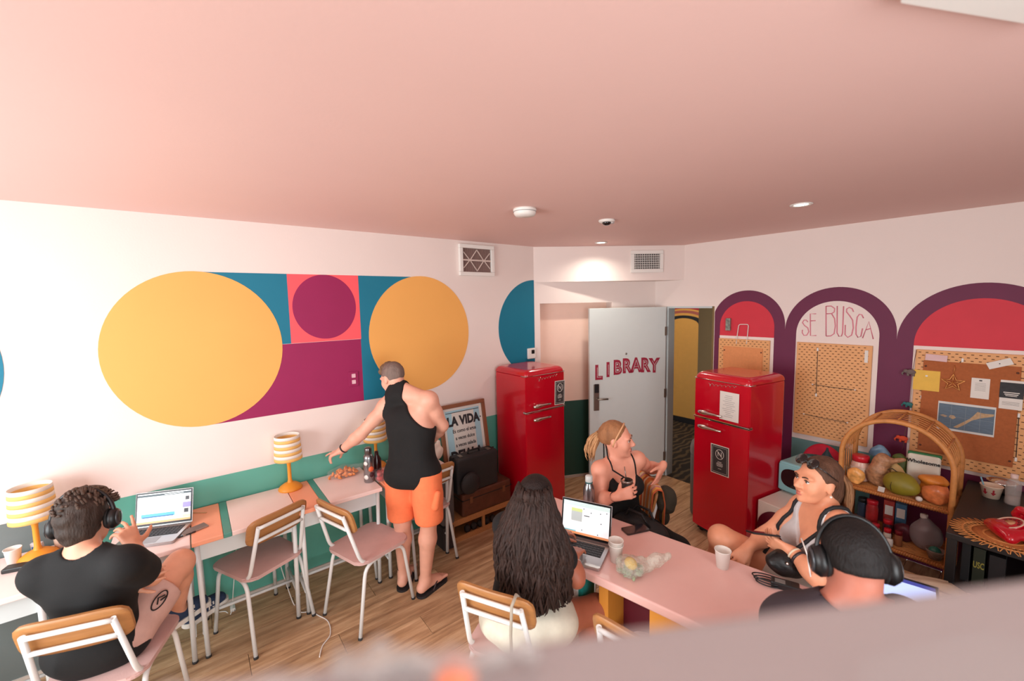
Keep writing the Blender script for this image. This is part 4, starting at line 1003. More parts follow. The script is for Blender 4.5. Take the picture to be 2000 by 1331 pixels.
# ---- woman with long dark hair typing at the pink table
sk3 = skin('skin_brown', (176, 104, 78))
def woman_typing():
    HC = A3(1.94, -3.20, 0.555); lat = nrm(A3(0.90, 0.42, 0)); NB = A3(1.915, -3.085, 1.005); SR = NB + lat * 0.125 + A3(0, 0.0, -0.055); SL = NB - lat * 0.135 + A3(0, 0, -0.05)
    CC = HC * 0.36 + NB * 0.64; HL, HR = HC - lat * 0.09, HC + lat * 0.09; hc = P(1049, 972, 2.03)
    ER, WR = P(1126, 1132, 1.97), GZ(1120, 1086, 0.83); EL, WL = A3(1.70, -3.02, 0.77), A3(1.845, -2.85, 0.825)
    KR, KL = A3(2.085, -2.79, 0.515), A3(1.76, -2.84, 0.515); AR, AL = A3(2.06, -2.90, 0.10), A3(1.78, -2.88, 0.10)
    base = A3(HC[0], HC[1], 0.47)
    B = Soft(); torso(B, HC, CC, NB, SL, SR, HL, HR, 0.78, 0.86)
    arm(B, SL, EL, WL, (0.042, 0.038, 0.036, 0.023)); arm(B, SR, ER, WR, (0.042, 0.040, 0.038, 0.024))
    leg(B, HL, KL, AL, (0.090, 0.060, 0.054, 0.034)); leg(B, HR, KR, AR, (0.090, 0.060, 0.054, 0.034))
    foot(B, AR, (-0.4, 0.9, 0), 0.21); foot(B, AL, (-0.4, 0.9, 0), 0.21)
    L, R = head(B, hc, (-0.42, 0.88, -0.2), (-0.08, 0.18, 1), 0.96, True, NB - A3(0, 0, 0.02), 0.046)
    hand(B, WR, GZ(1137, 1058, 0.80) - WR, A3(0, 0, 1), side=-1, curl=(0.25, 0.45, 0.3), thumb=(0.7, 0.7, -0.2), s=0.93)
    hand(B, WL, A3(-0.02, 1, -0.2), A3(0, 0, 1), side=1, curl=(0.25, 0.45, 0.3), s=0.93)
    bd = B.mesh('person', sk3, HB, base=base)
    tag(bd, 'seated woman with very long dark wavy hair typing at the pink table', 'person')
    T = Soft(); torso(T, HC, CC, NB, SL, SR, HL, HR, 0.80, 0.92)
    for S_, E_ in ((SL, EL), (SR, ER)): T.cap(S_, S_ * 0.5 + E_ * 0.5, 0.048, 0.052, 0.03)
    T.mesh('tshirt', clothing('tshirt_black', (11, 11, 12)), 0.0075, bd, 0.010, lambda X, Y, Z: np.maximum(0.60 - Z, 0.085 - np.sqrt((X - NB[0]) ** 2 + (Y - NB[1]) ** 2 + (Z - NB[2] - 0.075) ** 2)), base, 0.002, 36)
    S = Soft(); S.ell(HC, (0.145, 0.118, 0.11), basis((-0.42, 0.9, 0), (0, 0, 1)), 0.04); S.cap(HL, HL * 0.65 + KL * 0.35, 0.090, 0.092, 0.03); S.cap(HR, HR * 0.65 + KR * 0.35, 0.090, 0.094, 0.03)
    S.mesh('shorts', clothing('shorts_cream', (222, 218, 200)), 0.0075, bd, 0.014, lambda X, Y, Z: Z - 0.66 + 0 * X + 0 * Y, base, 0.0035, 40)
    # long hair
    Hh = Soft(); E = lambda p, r, k=0.03: Hh.ell(L(*p), np.array(r), R, k)
    E((0, -0.026, 0.030), (0.084, 0.092, 0.088)); 
    bk = -R[:, 1]; bk = nrm(A3(bk[0], bk[1], 0)); rt_ = nrm(A3(R[0, 0], R[1, 0], 0))
    h1 = hc + bk * 0.075 + A3(0, 0, -0.06); h2 = hc + bk * 0.125 + A3(0, 0, -0.20); h3 = hc + bk * 0.135 + A3(0, 0, -0.33); h4 = hc + bk * 0.13 + A3(0, 0, -0.43)
    for q, w_ in ((-1, 0.06), (0, 0), (1, 0.06)):
        Hh.path([h1 + rt_ * q * 0.035, h2 + rt_ * q * 0.085, h3 + rt_ * q * 0.105, h4 + rt_ * q * 0.07], [0.05, 0.042, 0.030, 0.010], 0.04)
    hm = hairmat('hair_black_brown', (34, 24, 22)); hr = Hh.mesh('hair', hm, 0.007, bd, 0.0, None, base)
    rt = []
    for i in range(640):
        q = random.uniform(-1, 1); top = random.random() < 0.5
        u0 = random.uniform(0, 0.5); pts = []; ph1 = random.uniform(0, 6.3); ph2 = random.uniform(0, 6.3); dep = random.uniform(-0.2, 1.0)
        N = 17; Lh = random.uniform(0.34, 0.56)
        for k in range(N):
            t = k / (N - 1); z = 0.085 - u0 * 0.16 - Lh * t * 0.98 * (1 - 0.1 * abs(q))
            z = max(z, -0.475 + 0.05 * abs(q) + random.uniform(0, 0.01))
            spread = 0.066 + 0.095 * min(1, max(0, (0.04 - z) / 0.24)); yb = 0.06 + 0.10 * min(1, max(0, (0.06 - z) / 0.25))
            th = q * 1.45
            wob = 0.012 * min(1, t * 1.6)
            if z > 0.03: rr = math.sqrt(max(0.0, 1 - ((z - 0.03) / 0.09) ** 2)); r1, r2 = 0.090 * rr + 0.004, 0.096 * rr + 0.004
            else: r1, r2 = spread + 0.028, yb - 0.005
            x = r1 * math.sin(th) + wob * math.sin(t * 15 + ph1); y = r2 * math.cos(th) * (0.85 + 0.15 * dep) + wob * math.sin(t * 15 + ph2) + (0.024 if z > 0.03 else 0.024 + 0.02 * min(1, (0.03 - z) * 8))
            pts.append(hc + rt_ * x + bk * y + A3(0, 0, z))
        r0 = random.uniform(0.0045, 0.0085)
        rt.append((pts, [r0 * (0.5 + 0.7 * math.sin(PI * min(1, 0.15 + 0.8 * k / (N - 1)))) if k < N - 1 else 0.001 for k in range(N)]))
    locks('hair_locks', rt, hairmat('hair_locks_brown', (52, 36, 31), 0.5), hr, base)
    eyes(bd, L, R, base, 0.96)
    d_ = nrm(WR - ER); n1 = nrm(np.cross(d_, A3(0, 0, 1))); n2 = np.cross(d_, n1)
    MB().tube([WR - d_ * 0.028 + 0.030 * (math.cos(a) * n1 + math.sin(a) * n2) - base for a in [2 * PI * i / 22 for i in range(22)]], 0.0045, n=6, closed=True).build('bracelet', mat('bracelet_silver', (205, 190, 180), 0.3, 0.7), bd)
    return bd
woman_typing()
# ---- fair-haired woman with ponytail holding a mate cup
sk4 = skin('skin_pink', (236, 164, 138))
def woman_mate():
    SR, SL = P(1172, 918, 2.68), P(1244, 898, 2.76); NB = (SR + SL) / 2 + A3(-0.02, 0.01, 0.035); HC = A3(1.72, -2.12, 0.56); CC = HC * 0.34 + NB * 0.66 + A3(0.0, 0, 0)
    lat = nrm(SR - SL); HR, HL = HC + lat * 0.09, HC - lat * 0.09; hc = P(1204, 857, 2.70)
    ER, WR = P(1174, 975, 2.64), P(1206, 970, 2.46); EL, WL = P(1268, 915, 2.94), P(1294, 912, 2.80)
    KR, KL = A3(2.06, -2.24, 0.53), A3(2.10, -2.06, 0.54); AR, AL = A3(2.02, -2.22, 0.10), A3(2.08, -2.00, 0.10)
    base = A3(HC[0], HC[1], 0.47)
    B = Soft(); lt, up, fw_ = torso(B, HC, CC, NB, SL, SR, HL, HR, 0.84, 0.88)
    for q in (-1, 1): B.ell(CC + lat * q * 0.068 + fw_ * 0.078 + A3(0, 0, -0.01), (0.056, 0.052, 0.056), None, 0.03)
    arm(B, SL, EL, WL, (0.048, 0.040, 0.038, 0.024)); arm(B, SR, ER, WR, (0.050, 0.041, 0.038, 0.024))
    leg(B, HL, KL, AL, (0.09, 0.062, 0.055, 0.036)); leg(B, HR, KR, AR, (0.09, 0.062, 0.055, 0.036))
    foot(B, AL, (0.95, -0.2, 0), 0.21); foot(B, AR, (0.95, -0.2, 0), 0.21)
    hf = RT * 0.93 - FW * 0.36 + A3(0, 0, -0.05); L, R = head(B, hc, hf, (0.05, 0, 1), 0.98, True, NB - A3(0, 0, 0.02), 0.047)
    cupc = P(1224, 949, 2.50)
    hand(B, WR, cupc + RT * 0.03 - UP * 0.020 - FW * 0.045 - WR, -FW * 0.9 - RT * 0.2 + UP * 0.1, side=-1, curl=(0.45, 0.75, 0.5), thumb=(0.7, 0.5, -0.5), s=0.95)
    hand(B, WL, P(1280, 948, 2.76) - WL, -FW * 0.5 + RT * 0.9 + UP * 0.1, side=1, curl=(0.12, 0.15, 0.1), thumb=(0.8, 0.5, -0.3), s=0.95)
    bd = B.mesh('person', sk4, HB, base=base)
    tag(bd, 'fair-haired woman with ponytail and black camisole holding a small drink, looking right', 'person')
    mk = clothing('camisole_black', (12, 12, 13))
    T = Soft(); torso(T, HC, CC, NB, SL, SR, HL, HR, 0.85, 0.92)
    for q in (-1, 1): T.ell(CC + lat * q * 0.068 + fw_ * 0.080 + A3(0, 0, -0.01), (0.060, 0.056, 0.060), None, 0.03)
    def cut(X, Y, Z):
        u = (X - CC[0]) * lat[0] + (Y - CC[1]) * lat[1] + (Z - CC[2]) * lat[2]; v = Z - CC[2]
        line = 0.075 - 0.0 * u; vneck = -0.055 + 1.55 * np.abs(u); side_ = 0.16 - 1.0 * np.abs(u)
        return np.maximum(np.maximum(v - np.minimum(vneck, np.minimum(side_, 0.085)), 0.5 - Z), -1)
    T.mesh('camisole', mk, 0.006, bd, 0.006, cut, base)
    for q in (-1, 1):
        pts = drape([(bd, base)], NB + lat * q * 0.082 - up * 0.075, fw_, up, -0.55, PI * 0.95, 14, 0.002)
        MB().tube([p - base for p in pts], 0.0048, n=6).build('strap', mk, bd)
    S = Soft(); S.ell(HC, (0.15, 0.125, 0.12), basis(fw_, (0, 0, 1)), 0.04); S.path([HL, KL, AL], [0.097, 0.072, 0.05], 0.03); S.path([HR, KR, AR], [0.097, 0.072, 0.05], 0.03)
    S.mesh('trousers', clothing('trousers_black', (12, 12, 14)), 0.008, bd, 0.006, lambda X, Y, Z: np.maximum(Z - 0.70, 0.12 - Z) + 0 * X + 0 * Y, base, 0.0022, 34)
    hm = hairmat('hair_fair', (158, 108, 72), 0.3)
    Hh = Soft(); E = lambda p, r, k=0.02: Hh.ell(L(*p), np.array(r) * 0.98, R, k)
    E((0, -0.020, 0.031), (0.079, 0.097, 0.091)); E((0, -0.08, 0.01), (0.05, 0.04, 0.05), 0.03)
    def hcut(X, Y, Z):
        u = (X - hc[0]) * R[0, 1] + (Y - hc[1]) * R[1, 1] + (Z - hc[2]) * R[2, 1]; v = (X - hc[0]) * R[0, 2] + (Y - hc[1]) * R[1, 2] + (Z - hc[2]) * R[2, 2]
        return np.maximum(u - 0.02 - np.maximum(v, 0) * 0.45, -v - 0.035 + np.clip(u + 0.03, 0, 1) * 0.9)
    hr = Hh.mesh('hair', hm, 0.006, bd, 0.0, hcut, base, 0.0012, 150)
    rt = []
    for i in range(70):
        a = random.uniform(0, 2 * PI); rr = random.uniform(0, 0.018); ph_ = random.uniform(0, 6); Lh = random.uniform(0.14, 0.22); pts = []
        for k in range(8):
            t = k / 7; sp = 1 + 1.5 * math.sin(PI * min(1, t * 0.9))
            pts.append(np.array(L(rr * math.cos(a) * sp + 0.005 * math.sin(t * 11 + ph_), -0.115 - 0.055 * math.sin(t * 1.9) + rr * math.sin(a) * sp + 0.004 * math.sin(t * 9 + ph_), 0.03 - Lh * t)))
        rt.append((pts, [0.004, 0.006, 0.0065, 0.0065, 0.006, 0.005, 0.004, 0.001]))
    locks('ponytail', rt, hairmat('hair_fair_tail', (196, 148, 104), 0.35), hr, base)
    pts = [np.array(L(0.083 * math.cos(a), -0.012 + 0.056 * math.sin(a), -0.030 + 0.136 * max(0, math.sin(a)) ** 0.8)) - base for a in [PI * (i / 20) for i in range(21)]]
    MB().tube(pts, 0.0058, n=6).build('headband', mat('headband_cream', (216, 164, 120), 0.6), hr)
    MB().ell(np.array(L(0, -0.107, 0.028)) - base, (0.018, 0.018, 0.018)).build('hair_tie', mat('tie_pink', (200, 130, 120), 0.6), hr)
    eyes(bd, L, R, base, 0.98, (0.1, 1, -0.05), (128, 88, 60))
    d_ = nrm(WR - ER); n1 = nrm(np.cross(d_, A3(0, 0, 1))); n2 = np.cross(d_, n1)
    MB().tube([WR - d_ * 0.03 + 0.0285 * (math.cos(a) * n1 + math.sin(a) * n2) - base for a in [2 * PI * i / 22 for i in range(22)]], 0.004, n=6, closed=True).build('bracelet', mat('strap_dark', (40, 30, 32), 0.6), bd)
    # the mate cup in her hand
    t = thing('mate_cup', 'small dark mate cup with metal straw held by the ponytailed woman', 'cup', tuple(cupc - A3(0, 0, 0.05)))
    MB().lathe([(0, 0), (0.022, 0.0), (0.034, 0.02), (0.038, 0.045), (0.034, 0.075), (0.033, 0.085), (0.030, 0.085), (0.030, 0.072), (0, 0.070)], n=24).build('gourd', mat('gourd_dark', (44, 32, 28), 0.4, var=0.15), t)
    MB().lathe([(0.0335, 0.074), (0.0365, 0.076), (0.0365, 0.087), (0.033, 0.088)], n=24).build('rim', mat('rim_metal', (150, 140, 134), 0.25, 0.9), t)
    MB().tube([(0.0, 0, 0.07), (-0.012, 0.004, 0.12), (-0.022, 0.006, 0.16)], 0.0032, n=6).build('straw', mat('rim_metal', (190, 180, 170), 0.25, 0.9), t)
    return bd
woman_mate()
# ---- woman in grey tank top looking left with a phone
sk5 = skin('skin_warm', (228, 156, 120))
def woman_phone():
    SR, SL = P(1570, 990, 2.19), P(1640, 1024, 1.94); NB = (SR + SL) / 2 + A3(0.02, 0.02, 0.04); HC = A3(2.76, -1.885, 0.56); CC = HC * 0.34 + NB * 0.66; lat = nrm(SR - SL)
    HR, HL = HC + lat * 0.09, HC - lat * 0.09; hc = P(1596, 938, 2.06)
    ER, WR = P(1497, 1046, 2.24), P(1462, 1070, 2.18); EL, WL = P(1597, 1128, 1.88), P(1547, 1078, 2.0)
    KR, AR = P(1408, 1050, 2.32), A3(2.33, -2.02, 0.34); KL, AL = A3(2.58, -2.22, 0.54), A3(2.52, -2.16, 0.10)
    base = A3(HC[0], HC[1], 0.47)
    B = Soft(); lt, up, fw_ = torso(B, HC, CC, NB, SL, SR, HL, HR, 0.90, 0.95)
    for q in (-1, 1): B.ell(CC + lat * q * 0.07 + fw_ * 0.085 + A3(0, 0, -0.015), (0.066, 0.06, 0.064), None, 0.03)
    arm(B, SL, EL, WL, (0.054, 0.046, 0.042, 0.026)); arm(B, SR, ER, WR, (0.054, 0.046, 0.042, 0.026))
    leg(B, HL, KL, AL, (0.096, 0.064, 0.056, 0.036)); leg(B, HR, KR, AR, (0.098, 0.064, 0.056, 0.036)); foot(B, AL, (-0.7, -0.7, 0), 0.21); foot(B, AR, (-0.6, 0.2, -0.6), 0.2)
    hf = -RT * 1.0 - FW * 0.10 + A3(0, 0, 0.04); L, R = head(B, hc, hf, (0.06, 0.06, 1), 0.98, True, NB - A3(0, 0, 0.02), 0.050)
    hand(B, WR, P(1440, 1094, 2.16) - WR, UP * 0.6 - FW * 0.7, side=-1, curl=(0.35, 0.4, 0.25), thumb=(0.5, 0.8, -0.2), s=0.95)
    hand(B, WL, P(1508, 1058, 2.06) - WL, -FW * 0.75 - UP * 0.4 + RT * 0.1, side=-1, curl=(0.45, 0.55, 0.4), thumb=(0.6, 0.8, -0.1), s=0.95)
    bd = B.mesh('person', sk5, HB, base=base)
    tag(bd, 'woman in light grey tank top with sunglasses on her head, looking left at the table', 'person')
    T = Soft(); torso(T, HC, CC, NB, SL, SR, HL, HR, 0.91, 0.99)
    for q in (-1, 1): T.ell(CC + lat * q * 0.07 + fw_ * 0.088 + A3(0, 0, -0.015), (0.070, 0.064, 0.068), None, 0.03)
    def cut(X, Y, Z):
        dx, dy, dz = X - NB[0], Y - NB[1], Z - NB[2]
        u = dx * lat[0] + dy * lat[1] + dz * lat[2]; v = dx * up[0] + dy * up[1] + dz * up[2]; f = dx * fw_[0] + dy * fw_[1] + dz * fw_[2]
        au = np.abs(u)
        scoop = np.where(f > -0.02, 1.0, 0.55) * (0.075 - 0.0) ; neckhole = np.where(v > -0.165 * np.where(f > 0, 1, 0.5) + 0.0 * u, 0.072 - au - 0.0 * v, -1)
        neck_ = np.where(v > -0.175, 0.076 * np.sqrt(np.clip((v + 0.175) / 0.10, 0, 1)) - au, -1)
        armh = au - (0.108 + 0.10 * np.clip((-v - 0.09) / 0.10, 0, 1) ** 2)
        return np.maximum(np.maximum(neck_, armh), 0.52 - Z)
    tk = T.mesh('tank_top', clothing('tank_grey', (206, 204, 204)), 0.006, bd, 0.008, cut, base, 0.0016, 40)
    S = Soft(); S.ell(HC, (0.155, 0.13, 0.115), basis(fw_, (0, 0, 1)), 0.04); S.cap(HR, HR * 0.6 + KR * 0.4, 0.106, 0.10, 0.03); S.cap(HL, HL * 0.55 + KL * 0.45, 0.104, 0.096, 0.03)
    S.mesh('shorts', clothing('shorts_light', (214, 208, 198)), 0.0075, bd, 0.006, lambda X, Y, Z: Z - 0.70 + 0 * X + 0 * Y, base, 0.0022, 34)
    hm = hairmat('hair_brown', (92, 62, 46), 0.35)
    Hh = Soft(); E = lambda p, r, k=0.02: Hh.ell(L(*p), np.array(r) * 0.98, R, k)
    E((0, -0.022, 0.032), (0.081, 0.099, 0.093)); E((0, -0.075, -0.04), (0.068, 0.058, 0.10), 0.03)
    def hcut(X, Y, Z):
        u = (X - hc[0]) * R[0, 1] + (Y - hc[1]) * R[1, 1] + (Z - hc[2]) * R[2, 1]; v = (X - hc[0]) * R[0, 2] + (Y - hc[1]) * R[1, 2] + (Z - hc[2]) * R[2, 2]
        return np.maximum(u - 0.015 - np.maximum(v, 0) * 0.55, np.where(u > -0.035, -v + 0.005, -v - 0.12))
    hr = Hh.mesh('hair', hm, 0.006, bd, 0.0, hcut, base, 0.0012, 140)
    rt = []
    for i in range(150):
        q = random.uniform(-1, 1); ph_ = random.uniform(0, 6); Lh = random.uniform(0.20, 0.30); pts = []; dq = random.uniform(0.6, 1)
        for k in range(9):
            t = k / 8; z = 0.085 - (Lh + 0.06) * t; e = min(1, max(0, (0.10 - z) / 0.10))
            pts.append(np.array(L(q * (0.035 + 0.045 * e) + 0.004 * math.sin(t * 8 + ph_), -0.060 - (0.072 + 0.02 * math.sin(t * 2.5)) * e * math.sqrt(1 - 0.7 * q * q) * dq - 0.02 * t, z)))
        rt.append((pts, [0.003, 0.006, 0.007, 0.007, 0.007, 0.006, 0.005, 0.004, 0.001]))
    locks('hair_lengths', rt, hairmat('hair_brown_light', (140, 98, 66), 0.5), hr, base)
    eyes(bd, L, R, base, 0.98, (0.0, 1, 0.0), (70, 48, 34), (190, 100, 92))
    MB().ell(np.array(L(-0.083, -0.006, -0.05)) - base, (0.006, 0.006, 0.006)).build('earring', mat('pearl', (232, 220, 206), 0.3), bd)
    for q in (-1, 1):
        pts = drape([(bd, base), (tk, base)], NB + lat * q * 0.098 - up * 0.10, fw_, up, -0.75, PI * 0.95, 16, 0.004)
        MB().tube([p - base for p in pts], 0.0095, n=6).build('bag_strap', mat('strap_black', (22, 22, 24), 0.7), bd)
    d_ = nrm(WL - EL); n1 = nrm(np.cross(d_, A3(0, 0, 1))); n2 = np.cross(d_, n1)
    MB().tube([WL - d_ * 0.035 + 0.031 * (math.cos(a) * n1 + math.sin(a) * n2) - base for a in [2 * PI * i / 22 for i in range(22)]], 0.0075, n=6, closed=True).build('watch', mat('watch_dark', (44, 36, 40), 0.4), bd)
    MB().tube([WL - d_ * 0.012 + 0.030 * (math.cos(a) * n1 + math.sin(a) * n2) - base for a in [2 * PI * i / 22 for i in range(22)]], 0.005, n=6, closed=True).build('bracelet', mat('bracelet_cream', (226, 206, 178), 0.6), bd)
    t = thing('sunglasses', 'dark sunglasses pushed up on the hair of the woman in grey', 'sunglasses', tuple(L(0, 0.06, 0.105)))
    b0 = np.array(L(0, 0.06, 0.105)); mg = mat('lens_dark', (18, 18, 20), 0.08, coat=0.6, var=0)
    for q in (-1, 1):
        Mx = frame(L(q * 0.036, 0.068, 0.098) - b0, R[:, 0], R[:, 1] * -0.62 + R[:, 2] * 0.78)
        MB().lathe([(0, 0.004), (0.027, 0.004), (0.030, 0), (0.027, -0.004), (0, -0.004)], M=Mx, n=20).build('lens', mg, t)
        MB().tube([L(q * 0.064, 0.066, 0.095) - b0, L(q * 0.084, 0.03, 0.07) - b0, L(q * 0.087, -0.03, 0.03) - b0], 0.0032, n=6).build('temple', mg, t)
    MB().tube([L(-0.012, 0.076, 0.10) - b0, L(0, 0.08, 0.104) - b0, L(0.012, 0.076, 0.10) - b0], 0.003, n=6).build('bridge', mg, t)
    # phone held by her near hand
    pc = P(1490, 1043, 2.05); ph_ = thing('mobile_phone', 'dark phone held flat by the woman in grey', 'phone', tuple(pc))
    Mp = frame((0, 0, 0), RT * 0.95 - UP * 0.12, nrm(ray(1490, 1043)) + UP * 0.10)
    MB().box((0, 0, 0), (0.135, 0.068, 0.009), bev=0.003, M=Mp).build('body', mat('phone_black', (24, 24, 28), 0.25, coat=0.5), ph_)
    MB().box((0, 0, 0.0052), (0.126, 0.061, 0.001), M=Mp).build('screen', mat('phone_glass', (36, 36, 44), 0.1, coat=0.6, var=0), ph_)
    # black bag on her lap
    bc = P(1535, 1098, 2.02); g = thing('waist_bag', 'black leather waist bag on the lap of the woman in grey', 'bag', tuple(bc))
    S = Soft(); S.ell(A3(0, 0, 0), (0.095, 0.05, 0.062), basis(-FW, (0, 0, 1)), 0.02); S.ell(A3(0.02, 0.02, -0.02), (0.085, 0.05, 0.05), basis(-FW, (0, 0, 1)), 0.03)
    S.mesh('body', mat('bag_leather', (16, 15, 16), 0.45, bump=0.2, bscale=90), 0.006, g, wrinkle=0.0025, wf=70)
    MB().ell(-FW * 0.055 + UP * 0.02 - RT * 0.03, (0.007, 0.007, 0.007)).build('stud', m_chrome, g)
    cpts = [P(1565, 1052, 1.92), P(1577, 1085, 1.86), P(1582, 1120, 1.86), P(1588, 1148, 1.88)]
    tag(MB().tube([V3(p) for p in cpts], 0.0032, n=6).build('charging_cable', mat('cable_white', (236, 232, 226), 0.5)), 'white cable hanging from the wrist of the woman in grey', 'cable')
    return bd
woman_phone()
# ---- man with cropped hair in the near foreground
sk6 = skin('skin_olive', (188, 116, 96))
def man_near():
    d = 1.22; hc = P(1664, 1092, d); NB = P(1662, 1180, d - 0.02); SL, SR = P(1548, 1222, 1.24), P(1765, 1232, 1.12); HC = NB * 1.0 + A3(-0.02, 0.02, -0.56); HC[2] = 0.64; CC = HC * 0.36 + NB * 0.64
    lat = nrm(SR - SL); HL, HR = HC - lat * 0.09, HC + lat * 0.09
    fwd = nrm(np.cross(A3(0, 0, 1), lat)); EL, ER = SL + fwd * 0.10 + A3(0, 0, -0.24), SR + fwd * 0.10 + A3(0, 0, -0.24); WL, WR = EL + fwd * 0.22 + lat * 0.05 + A3(0, 0, 0.0), ER + fwd * 0.22 - lat * 0.05
    KL, KR = HL + fwd * 0.40 - lat * 0.05 + A3(0, 0, -0.16), HR + fwd * 0.40 + lat * 0.05 + A3(0, 0, -0.16); AL, AR = KL + A3(0, 0, -0.40), KR + A3(0, 0, -0.40)
    base = A3(HC[0], HC[1], 0.6)
    B = Soft(); torso(B, HC, CC, NB, SL, SR, HL, HR, 1.0); arm(B, SL, EL, WL); arm(B, SR, ER, WR); leg(B, HL, KL, AL); leg(B, HR, KR, AR)
    foot(B, AL, fwd, 0.24); foot(B, AR, fwd, 0.24)
    hand(B, WL, fwd, A3(0, 0, 1), 1); hand(B, WR, fwd, A3(0, 0, 1), -1)
    hf = FW * 0.93 + RT * 0.30 + A3(0, 0, -0.18); L, R = head(B, hc, hf, A3(-0.08, 0.06, 1), 0.97, neck=NB - A3(0, 0, 0.02), nr=0.058)
    bd = B.mesh('person', sk6, 0.007, base=base); tag(bd, 'man with cropped black hair and headphones in the near foreground, seen from behind', 'person')
    T = Soft(); torso(T, HC, CC, NB, SL, SR, HL, HR, 1.03, 1.05)
    for S_, E_ in ((SL, EL), (SR, ER)): T.cap(S_, S_ * 0.3 + E_ * 0.7, 0.068, 0.068, 0.03)
    up = nrm(NB - HC); nb = NB + up * 0.07
    T.mesh('tshirt', clothing('tshirt_charcoal', (58, 48, 54)), 0.008, bd, 0.010, lambda X, Y, Z: np.maximum(0.092 - np.sqrt((X - nb[0]) ** 2 + (Y - nb[1]) ** 2 + (Z - nb[2]) ** 2), 0.58 - Z), base, 0.002, 34)
    S = Soft(); S.ell(HC, (0.165, 0.13, 0.11), basis(fwd, (0, 0, 1)), 0.04); S.path([HL, KL], [0.105, 0.09], 0.03); S.path([HR, KR], [0.105, 0.09], 0.03)
    S.mesh('shorts', clothing('shorts_dark', (44, 46, 56)), 0.009, bd, 0.005, None, base)
    Hh = Soft(); E = lambda p, r, k=0.02: Hh.ell(L(*p), np.array(r) * 0.97, R, k)
    E((0, -0.018, 0.031), (0.078, 0.0975, 0.092)); E((0, -0.06, -0.01), (0.062, 0.046, 0.05), 0.02)
    def hcut(X, Y, Z):
        u = (X - hc[0]) * R[0, 1] + (Y - hc[1]) * R[1, 1] + (Z - hc[2]) * R[2, 1]; v = (X - hc[0]) * R[0, 2] + (Y - hc[1]) * R[1, 2] + (Z - hc[2]) * R[2, 2]
        return np.maximum(u - 0.06 - v * 0.3, -v - 0.022 + 0 * u)
    Hh.mesh('hair', hairmat('hair_black', (26, 22, 22), 0.25), 0.006, bd, 0.0, hcut, base, 0.001, 190)
    headphones(L, R, base, hc, 'black headphones on the cropped-haired man in the near foreground', 0.97, 0.094, thick=0.0062)
    st = thing('bar_stool', 'round black stool under the man in the near foreground', 'stool', (HC[0], HC[1], 0))
    MB().lathe([(0, 0.500), (0.15, 0.500), (0.16, 0.512), (0.15, 0.525), (0, 0.528)], n=28).build('seat', mat('stool_black', (30, 28, 30), 0.5), st)
    for i in range(4):
        a = PI / 4 + i * PI / 2; MB().seg((0.10 * math.cos(a), 0.10 * math.sin(a), 0.500), (0.17 * math.cos(a), 0.17 * math.sin(a), 0), 0.012).build('leg', mat('stool_black', (30, 28, 30), 0.5), st)
    return bd
man_near()
# ------------------------------------------------------------------ things on walls and ceiling
def sheet(name, label, cat, M, w, h, m, th=0.0012, group=None):
    t = thing(name, label, cat, M.to_translation(), 0, group)
    t.matrix_world = M
    MB().box((0, 0, th / 2), (w, h, th)).build('sheet', m, t)
    return t
def lines(parent, rows, m, z=0.0016, name='printed_lines'):
    mb = MB()
    for (x, y, w, h) in rows: mb.box((x, y, z), (w, h, 0.0005))
    return mb.build(name, m, parent)
m_paper = mat('paper_white', (232, 226, 218), 0.8, var=0.02); m_ink = mat('ink', (40, 40, 44), 0.7); m_inkg = mat('ink_grey', (120, 116, 112), 0.8)
MLf = lambda y, z, d=0.001: Matrix(((0, 0, 1, d), (1, 0, 0, y), (0, 1, 0, z), (0, 0, 0, 1)))      # on left wall, facing +X
MRf = lambda x, z, d=0.003: Matrix(((1, 0, 0, x), (0, 0, -1, -d), (0, 1, 0, z), (0, 0, 0, 1)))     # on right wall, facing -Y
# air filter grille
y0, y1, z0, z1 = -2.304, -1.909, 2.342, 2.636
vt = thing('air_filter_grille', 'white framed air filter grille with brown pleats high on the mural wall', 'vent', (0.0, (y0 + y1) / 2, (z0 + z1) / 2)); vt.matrix_world = MLf((y0 + y1) / 2, (z0 + z1) / 2, 0.0005)
W_, H_ = y1 - y0, z1 - z0
for (x, y, w_, h_) in ((0, H_ / 2 - 0.018, W_, 0.036), (0, -H_ / 2 + 0.018, W_, 0.036), (-W_ / 2 + 0.018, 0, 0.036, H_ - 0.073), (W_ / 2 - 0.018, 0, 0.036, H_ - 0.073)): MB().box((x, y, 0.016), (w_, h_, 0.032), bev=0.004).build('frame_bar', m_white, vt)
MB().box((0, 0, 0.004), (W_ - 0.06, H_ - 0.06, 0.006)).build('filter_backing', mat('filter_brown', (112, 82, 76), 0.9), vt)
for i in range(26): MB().box((-W_ / 2 + 0.045 + i * (W_ - 0.09) / 25, 0, 0.010), (0.005, H_ - 0.07, 0.008)).build('pleat', mat('filter_pleat', (150, 122, 114), 0.9), vt)
m_wire = mat('filter_card', (214, 196, 186), 0.7)
MB().box((0, 0, 0.018), (W_ - 0.07, 0.014, 0.004)).build('cross_bar', m_wire, vt)
for sx in (-1, 1):
    for sy in (-1, 1):
        for (xa, ya, xb, yb) in ((0.0, 0.100, 0.075, 0.004), (0.15, 0.075, 0.085, 0.004)):
            a = math.atan2(yb - ya, xb - xa); l_ = math.hypot(xb - xa, yb - ya)
            MB().box((sx * (xa + xb) / 2, sy * (ya + yb) / 2, 0.017), (l_, 0.009, 0.003), rot=(0, 0, a * sx * sy)).build('diagonal_strip', m_wire, vt)
